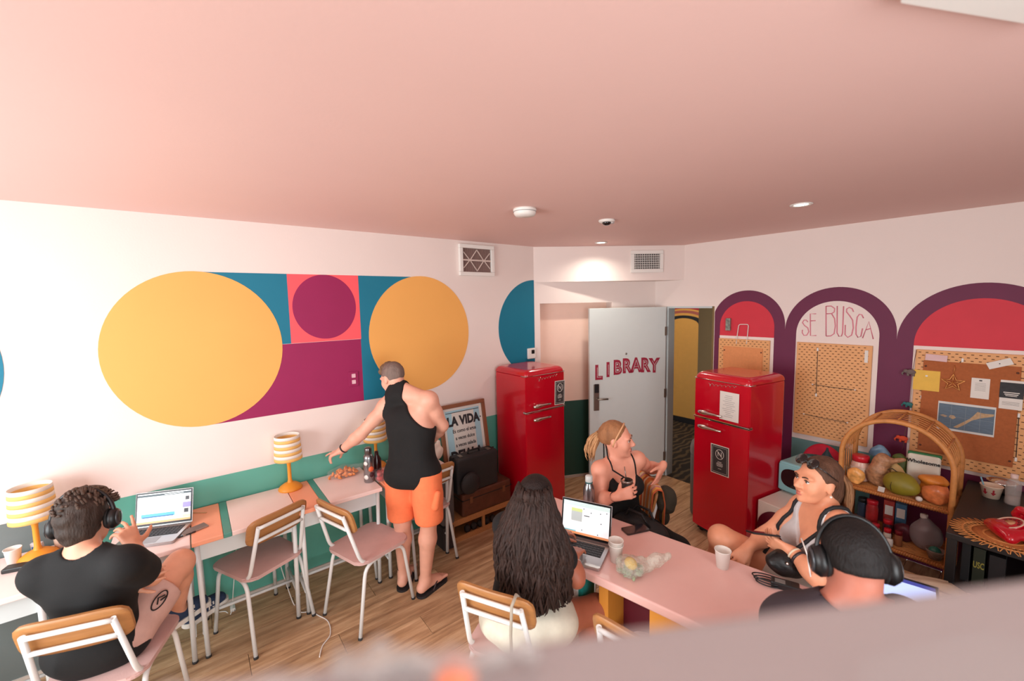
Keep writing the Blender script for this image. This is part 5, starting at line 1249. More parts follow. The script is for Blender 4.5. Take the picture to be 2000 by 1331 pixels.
# soffit register
sd = (S2 - A2).normalized(); sn = Vector((sd.y, -sd.x)); c = A2 + sd * 1.242
Ms = Matrix(((sd.x, 0, sn.x, c.x + sn.x * 0.0005), (sd.y, 0, sn.y, c.y + sn.y * 0.0005), (0, 1, 0, 2.497), (0, 0, 0, 1)))
rg = thing('air_register', 'white air register with dark square grid on the soffit', 'vent'); rg.matrix_world = Ms
for (x, y, w_, h_) in ((0, 0.100, 0.36, 0.038), (0, -0.100, 0.36, 0.038), (-0.161, 0, 0.038, 0.161), (0.161, 0, 0.038, 0.161)): MB().box((x, y, 0.008), (w_, h_, 0.016), bev=0.003).build('frame_bar', m_white, rg)
MB().box((0, 0, 0.002), (0.29, 0.166, 0.003)).build('duct_opening', mat('duct_dark', (30, 24, 22), 0.9), rg)
for i in range(14): MB().box((-0.131 + i * 0.0201, 0, 0.009), (0.0045, 0.166, 0.006)).build('grid_slat', m_white, rg)
for i in range(6): MB().box((0, -0.060 + i * 0.024, 0.010), (0.29, 0.0045, 0.005)).build('grid_slat', m_white, rg)
# ceiling fittings
sm = thing('smoke_detector', 'white round smoke detector on the pink ceiling', 'detector', (1.345, -2.608, H))
MB().lathe([(0, 0), (0.072, 0), (0.074, -0.012), (0.070, -0.016), (0.070, -0.030), (0.060, -0.045), (0, -0.048)], n=32).build('housing', m_white, sm)
MB().lathe([(0.0715, -0.018), (0.073, -0.020), (0.0715, -0.022)], n=32).build('sensor_slot', mat('slot_grey', (150, 150, 148), 0.6), sm)
cm = thing('dome_sensor', 'small white ceiling sensor with a black lens', 'sensor', (1.391, -1.865, H))
MB().lathe([(0, 0), (0.058, 0), (0.060, -0.008), (0.050, -0.018), (0, -0.020)], n=28).build('base', m_white, cm)
MB().ell((0.006, -0.008, -0.022), (0.032, 0.032, 0.020)).build('lens', mat('lens_black', (16, 16, 18), 0.15, coat=0.5), cm)
MB().box((0.030, 0.020, -0.020), (0.03, 0.03, 0.02), bev=0.006).build('bracket', mat('sensor_grey', (190, 180, 176), 0.5), cm)
def downlight(x, y, label, pw):
    t = thing('recessed_downlight', label, 'ceiling light', (x, y, H), 0, 'recessed downlights')
    MB().lathe([(0.040, -0.001), (0.062, -0.001), (0.064, -0.004), (0.058, -0.008), (0.042, -0.006), (0.040, -0.001)], n=32).build('trim_ring', m_white, t)
    MB().lathe([(0, -0.003), (0.040, -0.003), (0.036, -0.005), (0, -0.005)], n=24).build('lamp', mat('lamp_glow', (255, 246, 230), 0.4, emit=((255, 244, 224), 6.0)), t)
    l = bpy.data.lights.new('downlight_beam', 'SPOT'); l.energy = pw; l.spot_size = math.radians(150); l.spot_blend = 1.0; l.shadow_soft_size = 0.035; l.color = (1, 0.93, 0.82)
    o = bpy.data.objects.new('downlight_beam', l); col.objects.link(o); o.parent = t; o.location = (0, 0, -0.012)
downlight(2.41, -1.20, 'recessed downlight over the right-hand side of the room', 9)
downlight(0.60, -0.985, 'small recessed downlight in front of the soffit', 34)
# thermostat and painted-over socket
th = thing('thermostat', 'white thermostat with a dark screen on the blue half circle', 'thermostat'); th.matrix_world = MLf(-1.437, 1.527, 0.003)
MB().box((0, 0, 0.014), (0.105, 0.115, 0.028), bev=0.008).build('housing', m_white, th); MB().box((0.012, 0.018, 0.029), (0.042, 0.042, 0.003), bev=0.001).build('screen', m_dark, th)
so = thing('wall_socket', 'magenta painted wall socket beside the blue stripe', 'socket'); so.matrix_world = MLf(-3.318, 1.49, 0.001)
MB().box((0, 0, 0.004), (0.075, 0.12, 0.008), bev=0.002).build('cover_plate', m_mag, so)
for y in (0.026, -0.024): MB().box((0, y, 0.009), (0.030, 0.032, 0.003), bev=0.004).build('outlet', mat('outlet_pale', (232, 190, 200), 0.5), so)
# ---- pegboards
m_peg = mat('pegboard_ply', (228, 166, 108), 0.55, var=0.04, vscale=8); m_slot = mat('peg_hole', (96, 58, 34), 0.9); m_cork = mat('cork', (172, 96, 52), 0.85, var=0.10, vscale=60, bump=0.2, bscale=200); m_corkl = mat('cork_light', (224, 146, 92), 0.8, var=0.06, vscale=60)
def pegboard(label, x0, x1, z0, z1, cork=None, corkm=None, clip=None):
    t = thing('pegboard', label, 'pegboard', group='wooden pegboards under the arches'); cx, cz = (x0 + x1) / 2, (z0 + z1) / 2; t.matrix_world = MRf(cx, cz, 0.003)
    MB().box((0, 0, 0.009), (x1 - x0, z1 - z0, 0.018), bev=0.002).build('board', m_peg, t)
    mb = MB(); r = 0; z = z1 - 0.018
    while z > z0 + 0.012:
        x = x0 + 0.022 + (0.019 if r % 2 else 0)
        while x < x1 - 0.012:
            if not (cork and cork[0] - 0.004 < x < cork[1] + 0.004 and cork[2] - 0.004 < z < cork[3] + 0.004): mb.box((x - cx, z - cz, 0.0182), (0.014, 0.0055, 0.0008))
            x += 0.038
        z -= 0.0225; r += 1
    tag(mb.build('peg_holes', m_slot, t), kind='stuff')
    if cork:
        ck = MB().box(((cork[0] + cork[1]) / 2 - cx, (cork[2] + cork[3]) / 2 - cz, 0.023), (cork[1] - cork[0], cork[3] - cork[2], 0.009), bev=0.002).build('cork_panel', corkm, t)
        for sx in (0.03, 0.97):
            for sz in (0.06, 0.94): MB().lathe([(0, 0), (0.007, 0), (0.006, 0.003), (0, 0.004)], (cork[0] + (cork[1] - cork[0]) * sx - cx, cork[2] + (cork[3] - cork[2]) * sz - cz, 0.0275), n=10).build('fixing', mat('fixing_dark', (90, 50, 34), 0.6), ck)
    return t
pegboard('small pegboard with a bare cork panel above the right refrigerator', 1.348, 1.826, 0.86, 1.672, (1.40, 1.768, 0.95, 1.592), m_corkl)
pegboard('bare pegboard with elastic cords under the SE BUSCA lettering', 2.048, 2.573, 0.84, 1.675)
pegboard('large pegboard with cork panel of pinned papers behind the rattan shelf', 2.826, 3.46, 0.82, 1.668, (2.872, 3.335, 0.905, 1.590), m_cork)
# elastic cords with white toggles on the bare pegboard
def cord(a, b, label):
    pa, pb = GY(*a, -0.024), GY(*b, -0.024); t = thing('elastic_cord', label, 'cord', tuple(pa)); v = pb - pa
    MB().tube([(0, 0, 0), tuple(v * 0.5 + np.array((0, 0, -0.004))), tuple(v)], 0.0022, n=5).build('cord', mat('cord_grey', (70, 62, 58), 0.7), t)
    for q in (np.zeros(3), v): MB().box(tuple(q), (0.012, 0.010, 0.028 if abs(v[2]) > abs(v[0]) else 0.010), bev=0.003).build('toggle', m_white, t)
cord((1597, 683), (1594, 772), 'upright elastic cord with white toggles on the bare pegboard'); cord((1587, 751), (1670, 762), 'upper sloping elastic cord across the bare pegboard'); cord((1570, 809), (1655, 826), 'lower sloping elastic cord across the bare pegboard')
cord((1990, 812), (1984, 898), 'upright elastic cord at the right edge of the cork panel'); cord((1880, 704), (1800, 776), 'diagonal elastic cord behind the wire star')
tg = GY(1692, 697, -0.0225); sheet('paper_tag', 'narrow printed tag at the top right of the bare pegboard', 'tag', MRf(tg[0], tg[2], 0.0225), 0.022, 0.10, m_paper)
# hanger loop and sticker in the left arch
hk = [GY(1440, 655, -0.012), GY(1443, 634, -0.012), GY(1462, 634, -0.012), GY(1460, 655, -0.012)]
h0 = hk[0]; t = thing('wire_loop', 'white wire loop at the top of the small pegboard', 'wire', tuple(h0))
MB().tube([p - V3(h0) for p in fillet([tuple(GY(1438, 672, -0.022))] + [tuple(q) for q in hk] + [tuple(GY(1458, 672, -0.022))], 0.02)], 0.004, n=6).build('loop', m_white, t)
bw_ = GY(1422, 634, -0.02); tag(MB().box((bw_[0], -0.016, bw_[2]), (0.045, 0.026, 0.125), bev=0.003).build('striped_sticker', mat('sticker', (128, 132, 122), 0.5, var=0.6, vscale=40)), 'small grey striped box fixed in the left red arch', 'box')
# ---- papers pinned to the big board
D3 = 0.031
def pin(label, name, cat, px0, px1, m, rot=0.0, w=None, h=None):
    a, b = GY(*px0, -D3), GY(*px1, -D3); cx, cz = (a[0] + b[0]) / 2, (a[2] + b[2]) / 2
    return sheet(name, label, cat, MRf(cx, cz, D3) @ Matrix.Rotation(rot, 4, 'Z'), w or abs(b[0] - a[0]), h or abs(a[2] - b[2]), m)
t = pin('pale pink paper strip pinned at the top left of the cork panel', 'note_paper', 'note', (1808, 692), (1850, 707), mat('paper_pink', (226, 190, 190), 0.8), -0.05)
t = pin('yellow sheet of paper pinned at the left of the cork panel', 'note_paper', 'note', (1785, 722), (1834, 766), mat('paper_yellow', (236, 190, 84), 0.8)); lines(t, [(0, 0.035, 0.012, 0.012)], m_paper)
t = pin('tilted white card pinned at the top right of the cork panel', 'note_paper', 'note', (1928, 700), (1978, 722), m_paper, 0.42, 0.115, 0.045); lines(t, [(0, 0, 0.006, 0.006)], m_ink)
t = pin('small white notepad page pinned in the middle of the cork panel', 'note_paper', 'note', (1898, 738), (1931, 781), m_paper); lines(t, [(0, 0.035 - 0.010 * i, 0.05, 0.0016) for i in range(6)], m_inkg); lines(t, [(0, 0.055, 0.014, 0.008)], m_ink, name='clip')
t = pin('black and white event poster at the right edge of the cork panel', 'event_poster', 'poster', (1955, 742), (1996, 803), m_paper); MB().box((0, 0.03, 0.0018), (0.105, 0.105, 0.0008)).build('picture', mat('poster_black', (38, 36, 40), 0.6, var=0.5, vscale=30), t); lines(t, [(0, 0.015, 0.07, 0.006), (0, 0.003, 0.06, 0.006), (0, -0.007, 0.05, 0.004)], m_paper, 0.0024); lines(t, [(0, -0.05 - 0.009 * i, 0.075, 0.002) for i in range(3)], m_inkg)
t = pin('blue-grey island map with creases pinned low on the cork panel', 'island_map', 'map', (1833, 783), (1941, 855), mat('map_border', (220, 220, 216), 0.7))
MB().box((0, 0, 0.0017), (0.268, 0.178, 0.0008)).build('sea', mat('map_sea', (98, 116, 132), 0.7, var=0.14, vscale=22, stretch=(1, 4, 1)), t)
isl = mat('map_land', (190, 158, 120), 0.7, var=0.2, vscale=50); mb = MB()
mb.prism([(-0.055, -0.075), (-0.035, -0.078), (0.0, -0.045), (0.03, -0.010), (0.07, 0.015), (0.13, 0.04), (0.132, 0.055), (0.09, 0.052), (0.055, 0.058), (0.04, 0.03), (0.02, 0.0), (-0.03, -0.05)], 0.002, 0.0028); mb.prism([(-0.08, -0.006), (-0.06, -0.018), (-0.045, -0.004), (-0.055, 0.01), (-0.075, 0.01)], 0.002, 0.0028); mb.prism([(-0.128, 0.0), (-0.10, -0.01), (-0.085, 0.0), (-0.11, 0.008)], 0.002, 0.0028); mb.build('island', isl, t)
lines(t, [(-0.07, 0, 0.002, 0.17), (0.0, 0, 0.002, 0.17), (0.07, 0, 0.002, 0.17), (0, 0.0, 0.26, 0.002)], mat('map_crease', (130, 142, 150), 0.7), 0.0030, 'crease')
sc = GY(1861, 748, -0.045); st = thing('wire_star', 'gold wire star ornament hanging on the cork panel', 'ornament', tuple(sc)); mst = mat('gold_wire', (226, 164, 96), 0.3, 0.8)
sp = [((0.062 if i % 2 == 0 else 0.026) * math.sin(2 * PI * i / 10), 0.0, (0.062 if i % 2 == 0 else 0.026) * math.cos(2 * PI * i / 10)) for i in range(10)]
MB().tube(sp, 0.0032, n=6, closed=True).build('outline', mst, st)
for i in range(5): MB().seg((0, -0.010, 0), sp[2 * i], 0.0022, n=5).build('spoke', mst, st)
MB().tube([(0, 0, 0.062), (0.004, 0, 0.10), (0.002, 0.008, 0.125)], 0.0015, n=5).build('hanger', mst, st)
# elephant garland
g0 = GY(1790, 684, -0.03); gt = thing('elephant_garland', 'hanging string of small felt elephants left of the cork panel', 'garland', tuple(g0)); mb = MB(); mb.tube([(0, 0, 0)] + [tuple(GY(x, y, -0.035) - g0) for x, y in ((1782, 725), (1778, 790), (1766, 857), (1764, 880))], 0.0018, n=5); mb.build('string', mat('string_brown', (110, 80, 62), 0.8), gt)
for (x, y), c_, s_ in (((1779, 727), (120, 104, 100), 1.1), ((1775, 790), (56, 118, 118), 0.9), ((1764, 857), (226, 84, 52), 1.1)):
    o = GY(x, y, -0.035) - g0; mb = MB(); o = np.array(o)
    mb.ell(o, (0.026 * s_, 0.014, 0.018 * s_)); mb.ell(o + A3(-0.026, 0, 0.004) * s_, (0.013 * s_, 0.012, 0.013 * s_)); mb.tube([o + A3(-0.034, 0, 0.0) * s_, o + A3(-0.044, 0, -0.012) * s_, o + A3(-0.04, 0, -0.024) * s_], 0.005 * s_, n=6)
    for q in (-0.014, 0.014): mb.seg(o + A3(q, 0, -0.010) * s_, o + A3(q, 0, -0.028) * s_, 0.007 * s_, n=8)
    mb.build('felt_elephant', mat('felt_%d' % c_[0], c_, 0.9, bump=0.3), gt)
# ---- notices on the refrigerators
m_nb = mat('notice_black', (58, 54, 54), 0.7, var=0.1)
def notice(M, label, w=0.135, h=0.235):
    t = sheet('no_entry_notice', label, 'notice', M, w, h, m_paper, group='black notices with a crossed circle')
    MB().box((0, 0, 0.0016), (w - 0.014, h - 0.014, 0.0006)).build('black_field', m_nb, t)
    lines(t, [(0, h / 2 - 0.018, w - 0.036, 0.0016), (0, -h / 2 + 0.018, w - 0.036, 0.0016), (-w / 2 + 0.018, 0, 0.0016, h - 0.036), (w / 2 - 0.018, 0, 0.0016, h - 0.036)], m_paper, 0.0022, 'border_line')
    MB().tube([(0.036 * math.cos(a), 0.048 + 0.040 * math.sin(a), 0.0026) for a in [2 * PI * i / 28 for i in range(28)]], 0.0022, n=5, closed=True).build('circle', m_paper, t)
    MB().tube([(-0.025, 0.078, 0.0026), (0.025, 0.018, 0.0026)], 0.002, n=5).build('slash', m_paper, t)
    lettering('notice_letter', 'N', 0.055, m_paper, t, Matrix.Translation((0, 0.048, 0.0022)), 0.0003)
    lines(t, [(0, -0.018, 0.035, 0.004), (0, -0.030, 0.055, 0.004), (0, -0.041, 0.06, 0.004), (0, -0.052, 0.05, 0.004), (0, -0.075, 0.03, 0.003)], m_paper, 0.0022)
    return t
F0 = f0.matrix_basis.copy(); F1 = Matrix.Translation(f1.location) @ Matrix.Rotation(a_, 4, 'Z'); F0 = Matrix.Translation(f0.location) @ Matrix.Rotation(PI / 2, 4, 'Z')
FF = lambda F, x, z: F @ Matrix(((1, 0, 0, x), (0, 0, -1, -0.5155), (0, 1, 0, z), (0, 0, 0, 1)))
notice(FF(F0, 0.172, 1.195) @ Matrix.Rotation(-0.03, 4, 'Z'), 'curled black notice with a crossed circle on the left refrigerator')
notice(FF(F1, 0.015, 0.735) @ Matrix.Rotation(0.02, 4, 'Z'), 'flat black notice with a crossed circle on the lower door of the right refrigerator', 0.165, 0.25)
t = sheet('printed_sheet', 'white printed sheet taped to the upper door of the right refrigerator', 'notice', FF(F1, 0.085, 1.205), 0.165, 0.235, m_paper); lines(t, [(random.uniform(-0.01, 0.01), 0.085 - 0.0155 * i, random.uniform(0.05, 0.12), 0.0045) for i in range(12)], mat('ink_pale', (186, 182, 178), 0.8))
# ---- framed poster, luggage in the corner
fm = thing('framed_poster', 'wooden framed poster reading LA VIDA leaning behind the suitcases', 'poster')
Mf = frame((0.175, -2.355, 0.425), (0, 1, 0), (-0.17, 0, 1)); fm.matrix_world = Mf
w_, h_ = 0.50, 0.73; m_frm = mat('frame_oak', (134, 84, 56), 0.5, var=0.1, vscale=12)
for (x, y, a, b) in ((0, h_ - 0.018, w_, 0.036), (0, 0.018, w_, 0.036), (-w_ / 2 + 0.018, h_ / 2, 0.036, h_ - 0.072), (w_ / 2 - 0.018, h_ / 2, 0.036, h_ - 0.072)): MB().box((x, y, 0.012), (a, b, 0.028), bev=0.003).build('frame_bar', m_frm, fm)
MB().box((0, h_ / 2, 0.004), (w_ - 0.06, h_ - 0.06, 0.006)).build('mat_board', m_paper, fm)
MB().box((0, h_ / 2, 0.008), (w_ - 0.13, h_ - 0.12, 0.002)).build('print', mat('print_blue', (164, 204, 216), 0.6, var=0.04), fm)
MB().box((0, h_ / 2 + 0.02, 0.0092), (w_ - 0.26, h_ - 0.20, 0.0012)).build('print_centre', mat('print_cream', (216, 214, 206), 0.6), fm)
lettering('poster_text', 'LA VIDA', 0.115, m_ink, fm, Matrix.Translation((0, 0.565, 0.010)), 0.0008, 0.006, 0.82)
for s_, y_ in (('Es como el agua', 0.475), ('a veces dulce', 0.41), ('a veces salada', 0.345)): lettering('poster_text', s_, 0.046, m_ink, fm, Matrix.Translation((0, y_, 0.010)), 0.0008, 0.001, 0.85)
lettering('poster_text', 'DEJALA', 0.125, m_ink, fm, Matrix.Translation((0, 0.245, 0.010)), 0.0008, 0.006, 0.82); lettering('poster_text', 'FLUIR', 0.115, m_ink, fm, Matrix.Translation((0, 0.13, 0.010)), 0.0008, 0.006, 0.82) if False else None
for x in (-0.205, 0.205): MB().lathe([(0, 0), (0.007, 0), (0, 0.001)], (x * 0.93, 0.565, 0.0095), n=10).build('dot', m_ink, fm)
MB().box((0, h_ - 0.08, 0.0095), (w_ - 0.14, 0.006, 0.001)).build('rule_line', m_ink, fm)
m_crate = mat('crate_pine', (178, 124, 76), 0.6, var=0.12, vscale=10, stretch=(2, 8, 8))
cr = thing('wooden_crate', 'low pine slatted crate on the floor under the suitcases', 'crate', (0.215, -2.335, 0))
for (zz, hh) in ((0.022, 0.044), (0.175, 0.05)):
    for xx in (-0.150, 0.150): MB().box((xx, 0, zz), (0.014, 0.66, hh)).build('slat', m_crate, cr)
    for yy in (-0.33, 0.33): MB().box((0, yy, zz), (0.29, 0.014, hh)).build('slat', m_crate, cr)
for xx in (-0.14, 0.14):
    for yy in (-0.32, 0.0, 0.32): MB().box((xx, yy, 0.1), (0.02, 0.024, 0.196)).build('corner_post', m_crate, cr)
for i in range(4): MB().box((-0.105 + 0.07 * i, 0, 0.194), (0.06, 0.64, 0.012)).build('slat', m_crate, cr)
MB().box((0, 0, 0.008), (0.28, 0.64, 0.008)).build('bottom_board', m_crate, cr)
for i in range(5):
    tag(MB().ell((0.31, -2.20 - 0.07 * i, 0.05), (0.030, 0.030, 0.036), jit=0.1).build('dark_pouch', mat('pouch_dark', (46, 34, 30), 0.8)), ['dark pouch in the pine crate nearest the red refrigerator', 'second dark pouch from the refrigerator in the pine crate', 'middle dark pouch of five in the pine crate', 'second dark pouch from the chair in the pine crate', 'dark pouch in the pine crate nearest the chair'][i], 'pouch', 'dark pouches inside the pine crate')
def suitcase(name, label, c, size, m, rz=0, handle='y'):
    t = thing(name, label, 'suitcase', c, rz); x, y, z = size
    MB().box((0, 0, z / 2), size, bev=min(size) * 0.16, seg=3).build('shell', m, t)
    MB().box((0, 0, z / 2), (x * 0.05 if x < y else x + 0.004, y + 0.004, z + 0.004) if x < y else (x + 0.004, y * 0.05, z + 0.004), bev=0.001, seg=1).build('seam_band', mat('seam_dark', (30, 26, 26), 0.5), t)
    return t
lt = mat('leather_brown', (92, 52, 34), 0.55, var=0.3, vscale=12, bump=0.3, bscale=60); m_bs = mat('suitcase_black', (34, 34, 36), 0.6, bump=0.15, bscale=140)
t = thing('leather_trunk', 'worn brown leather trunk lying on the pine crate', 'trunk', (0.205, -2.29, 0.2005)); MB().box((0, 0, 0.105), (0.34, 0.54, 0.21), bev=0.02, seg=3).build('body', lt, t); MB().box((0, 0, 0.150), (0.344, 0.544, 0.008)).build('lid_seam', m_dark, t)
for yy in (-0.18, 0.18): MB().box((0.171, yy, 0.14), (0.008, 0.03, 0.06), bev=0.002).build('buckle_strap', mat('strap_tan', (120, 74, 46), 0.5), t)
t = suitcase('hard_suitcase', 'black upright suitcase standing on the brown trunk', (0.30, -2.385, 0.4115), (0.15, 0.44, 0.325), m_bs)
MB().tube(fillet([(0, -0.06, 0.325), (0, -0.055, 0.352), (0, 0.055, 0.352), (0, 0.06, 0.325)], 0.02), 0.007, n=8).build('handle', m_dark, t)
for yy in (-0.15, 0.15): MB().box((0.01, yy, 0.327), (0.05, 0.035, 0.008), bev=0.002).build('latch', m_steel, t)
t = thing('grey_backpack', 'grey fabric suitcase standing behind the chair by the desk end', 'suitcase', (0.31, -2.715, 0.199)); MB().box((0, 0, 0.205), (0.20, 0.125, 0.41), bev=0.03, seg=3).build('body', mat('fabric_grey', (96, 88, 84), 0.9, bump=0.3, bscale=200), t); MB().box((0.085, 0.0, 0.17), (0.05, 0.10, 0.20), bev=0.02, seg=2).build('front_pocket', mat('fabric_grey2', (84, 78, 76), 0.9, bump=0.3, bscale=200), t)
tag(MB().box((0.31, -2.728, 0.1), (0.22, 0.10, 0.198), bev=0.004).build('dark_box', mat('box_dark', (52, 42, 40), 0.8)), 'dark box on the floor at the end of the pine crate', 'box')
t = thing('round_bag', 'black round bag hanging against the black suitcase', 'bag', (0.42, -2.50, 0.42)); MB().ell((0, 0, 0.095), (0.035, 0.10, 0.095)).build('body', m_bs, t); MB().tube([(0.0, 0.09 * math.cos(a), 0.10 + 0.09 * math.sin(a)) for a in [PI * i / 12 for i in range(13)]], 0.006, n=6).build('strap', m_dark, t)
# ------------------------------------------------------------------ laptops and table-top things
m_alu = mat('aluminium', (176, 172, 172), 0.32, 0.85, var=0.02); m_keys = mat('keyboard_black', (30, 30, 33), 0.5); m_scrw = mat('screen_white', (238, 242, 244), 0.3, emit=((236, 242, 246), 0.75), var=0)
def scr(name, c, e=0.6): return mat(name, c, 0.35, emit=(c, e), var=0)
def laptop(label, hl, hr, lid_tilt, depth, lid_h, z, face, content, slabm=None):
    """hl,hr: hinge ends (left,right seen by the user); face: direction towards the user"""
    hl = A3(hl[0], hl[1], 0); hr = A3(hr[0], hr[1], 0); c = (hl + hr) / 2; w = np.linalg.norm(hr - hl); x = nrm(hr - hl); y = nrm(np.cross(A3(0, 0, 1), x))   # y away from user
    t = thing('laptop', label, 'laptop', (c[0], c[1], z), math.atan2(x[1], x[0]), 'open laptops')
    ms = slabm or m_alu
    MB().prism(rounded_poly(w, depth, 0.012), 0.0, 0.014, Matrix.Translation((0, -depth / 2, 0.002))).build('base', ms, t)
    kb = MB().box((0, -depth * 0.36, 0.0163), (w * 0.86, depth * 0.46, 0.0012)).build('keyboard', m_keys, t)
    mk = mat('key_cap', (46, 46, 50), 0.5); keys = MB()
    for r_ in range(5):
        for k in range(13): keys.box((-w * 0.40 + k * w * 0.80 / 12, -depth * 0.17 - r_ * depth * 0.092, 0.0178), (w * 0.054, depth * 0.07, 0.002))
    tag(keys.build('keys', mk, kb), kind='stuff')
    MB().box((0, -depth * 0.79, 0.0163), (w * 0.38, depth * 0.30, 0.0008)).build('trackpad', mat('trackpad', (150, 146, 146), 0.35, 0.6), t)
    M = Matrix.Translation((0, 0.004, 0.014)) @ Matrix.Rotation(-lid_tilt, 4, 'X')          # lid local: x, y(depth), z up
    lid = MB().box((0, 0.003, lid_h / 2), (w, 0.006, lid_h), bev=0.002, M=M).build('lid', ms, t)
    MB().box((0, -0.0008, lid_h / 2 + 0.002), (w - 0.006, 0.001, lid_h - 0.010), M=M).build('bezel', m_dark, lid)
    Msc = M @ Matrix(((1, 0, 0, 0), (0, 0, -1, -0.0016), (0, 1, 0, 0), (0, 0, 0, 1)))
    W, Hh = w - 0.022, lid_h - 0.032
    for i, (u0, u1, v0, v1, m) in enumerate(content):
        MB().box(((u0 + u1 - 1) / 2 * W, 0.020 + (v0 + v1) / 2 * Hh, 0.0002 + 0.00015 * i), ((u1 - u0) * W, (v1 - v0) * Hh, 0.0003), M=Msc).build('screen' if i == 0 else 'screen_pane', m, lid)
    return t
c1 = [(0, 1, 0, 1, m_scrw), (0, 1, 0.90, 0.97, scr('scr_dark', (40, 58, 66), 0.2)), (0, 1, 0, 0.07, scr('scr_orange', (236, 160, 110), 0.5)), (0.08, 0.70, 0.20, 0.32, scr('scr_blue', (70, 160, 200), 0.5)), (0.10, 0.68, 0.19, 0.23, scr('scr_deep', (24, 96, 150), 0.4)), (0.85, 1, 0.62, 0.88, scr('scr_face1', (206, 200, 200), 0.4)), (0.90, 0.97, 0.68, 0.80, scr('scr_fig', (40, 40, 48), 0.1)), (0.85, 1, 0.42, 0.60, scr('scr_violet', (140, 130, 200), 0.4)), (0.85, 1, 0.20, 0.40, scr('scr_face1', (206, 200, 200))), (0.88, 0.96, 0.25, 0.38, scr('scr_fig', (40, 40, 48))), (0.85, 1, 0.08, 0.18, scr('scr_face2', (210, 190, 170), 0.4)), (0.5, 0.86, 0.925, 0.945, scr('scr_pale', (200, 210, 214), 0.4))]
hlw, hrw = GZ(263, 1028, 0.772), GZ(357, 1016, 0.772); hrw = hlw + nrm(hrw - hlw) * 0.30
laptop('silver laptop on a video call in front of the man in black', hlw + A3(0.05, 0, 0), hrw + A3(0.05, 0, 0), math.radians(14), 0.215, 0.205, DT, None, c1)
c2 = [(0, 1, 0, 1, m_scrw), (0, 1, 0.86, 1, scr('scr_mint', (206, 228, 226), 0.6)), (0.18, 0.42, 0.40, 0.80, scr('scr_grey', (196, 206, 204), 0.5)), (0.18, 0.42, 0.70, 0.80, scr('scr_lime', (208, 224, 150), 0.6)), (0.0, 1, 0, 0.07, scr('scr_orange', (236, 160, 110))), (0.0, 0.3, 0.07, 0.11, scr('scr_aqua', (140, 206, 216), 0.5)), (0.46, 0.58, 0.60, 0.625, scr('scr_fig', (40, 40, 48)))] + [(a, a + 0.02, b, b + 0.03, scr('scr_fig', (40, 40, 48))) for a, b in ((0.44, 0.8), (0.60, 0.72), (0.80, 0.75), (0.93, 0.80), (0.82, 0.45), (0.42, 0.14), (0.76, 0.10))]
a2, b2 = GZ(1094, 1043, 0.766), GZ(1190, 1067, 0.766); b2 = a2 + nrm(b2 - a2) * 0.285
laptop('silver laptop showing a calendar page, used by the long-haired woman', a2, b2, math.radians(12), 0.215, 0.205, 0.7515, None, c2)
c3 = [(0, 1, 0, 1, scr('scr_cold', (170, 190, 236), 0.8)), (0, 1, 0.9, 1, scr('scr_navy', (60, 70, 150), 0.4))]
l3 = GZ(1728, 1140, 0.77); laptop('laptop glowing blue beyond the cropped-haired man', (2.96, -2.17), (3.24, -2.11), math.radians(60), 0.21, 0.19, 0.7515, None, c3)
def phone(label, px, py, z, ang, L=0.150, w=0.073, m=None):
    q = GZ(px, py, z); t = thing('mobile_phone', label, 'phone', (q[0], q[1], z), ang)
    MB().prism(rounded_poly(L, w, 0.010), 0, 0.0085).build('body', m or mat('phone_black', (24, 24, 28), 0.25, coat=0.5), t); MB().prism(rounded_poly(L - 0.008, w - 0.008, 0.007), 0.0085, 0.0090).build('screen', mat('phone_glass', (36, 36, 44), 0.1, coat=0.6, var=0), t); return t
phone('dark phone lying on the pink table near the handbag', 1241, 1036, 0.7505, math.radians(70))
phone('phone lying at the corner of the laptop desk', 352, 1046, DT, math.radians(100), 0.14, 0.07)
t = thing('grey_notebook', 'grey brown phone wallet opened beside the phone on the laptop desk', 'wallet', tuple(GZ(379, 1036, DT)), math.radians(110)); MB().box((0, 0, 0.005), (0.13, 0.065, 0.010), bev=0.003).build('cover', mat('wallet_taupe', (150, 128, 118), 0.5), t); MB().box((0, 0, 0.0105), (0.12, 0.055, 0.001)).build('pages', mat('wallet_in', (120, 104, 98), 0.5), t)
t = thing('black_wallet', 'black wallet with a green tag at the left end of the desks', 'wallet', tuple(GZ(38, 1112, DT)), math.radians(75)); MB().box((0, 0, 0.011), (0.11, 0.055, 0.022), bev=0.004).build('cover', m_dark, t); MB().box((0.045, 0.0, 0.0232), (0.025, 0.03, 0.002)).build('green_tag', mat('tag_green', (120, 160, 120), 0.5), t)
def paper_cup(label, q, z, s=1.0, stack=1):
    t = thing('paper_cup', label, 'cup', (q[0], q[1], z), 0, 'white paper cups'); m_cup = mat('cup_white', (238, 232, 224), 0.6, var=0.01)
    for i in range(stack):
        o = 0.022 * i
        MB().lathe([(0, 0.004), (0.026, 0.004), (0.027, 0.0), (0.0285, 0.0), (0.038, 0.090), (0.0405, 0.092), (0.0405, 0.096), (0.037, 0.095), (0.0265, 0.008), (0, 0.008)], (0, 0, o), M=Matrix.Diagonal((s, s, s, 1)), n=28).build('cup_wall', m_cup, t)
    return t
paper_cup('white paper cup near the edge of the desk under the left lamp', GZ(28, 1100, DT), DT, 0.85)
paper_cup('tall stack of two white paper cups beside the calendar laptop', GZ(1203, 1096, 0.7505), 0.7505, 0.95, 2)
paper_cup('single white paper cup in the middle of the pink table', GZ(1411, 1108, 0.7505), 0.7505, 0.95)
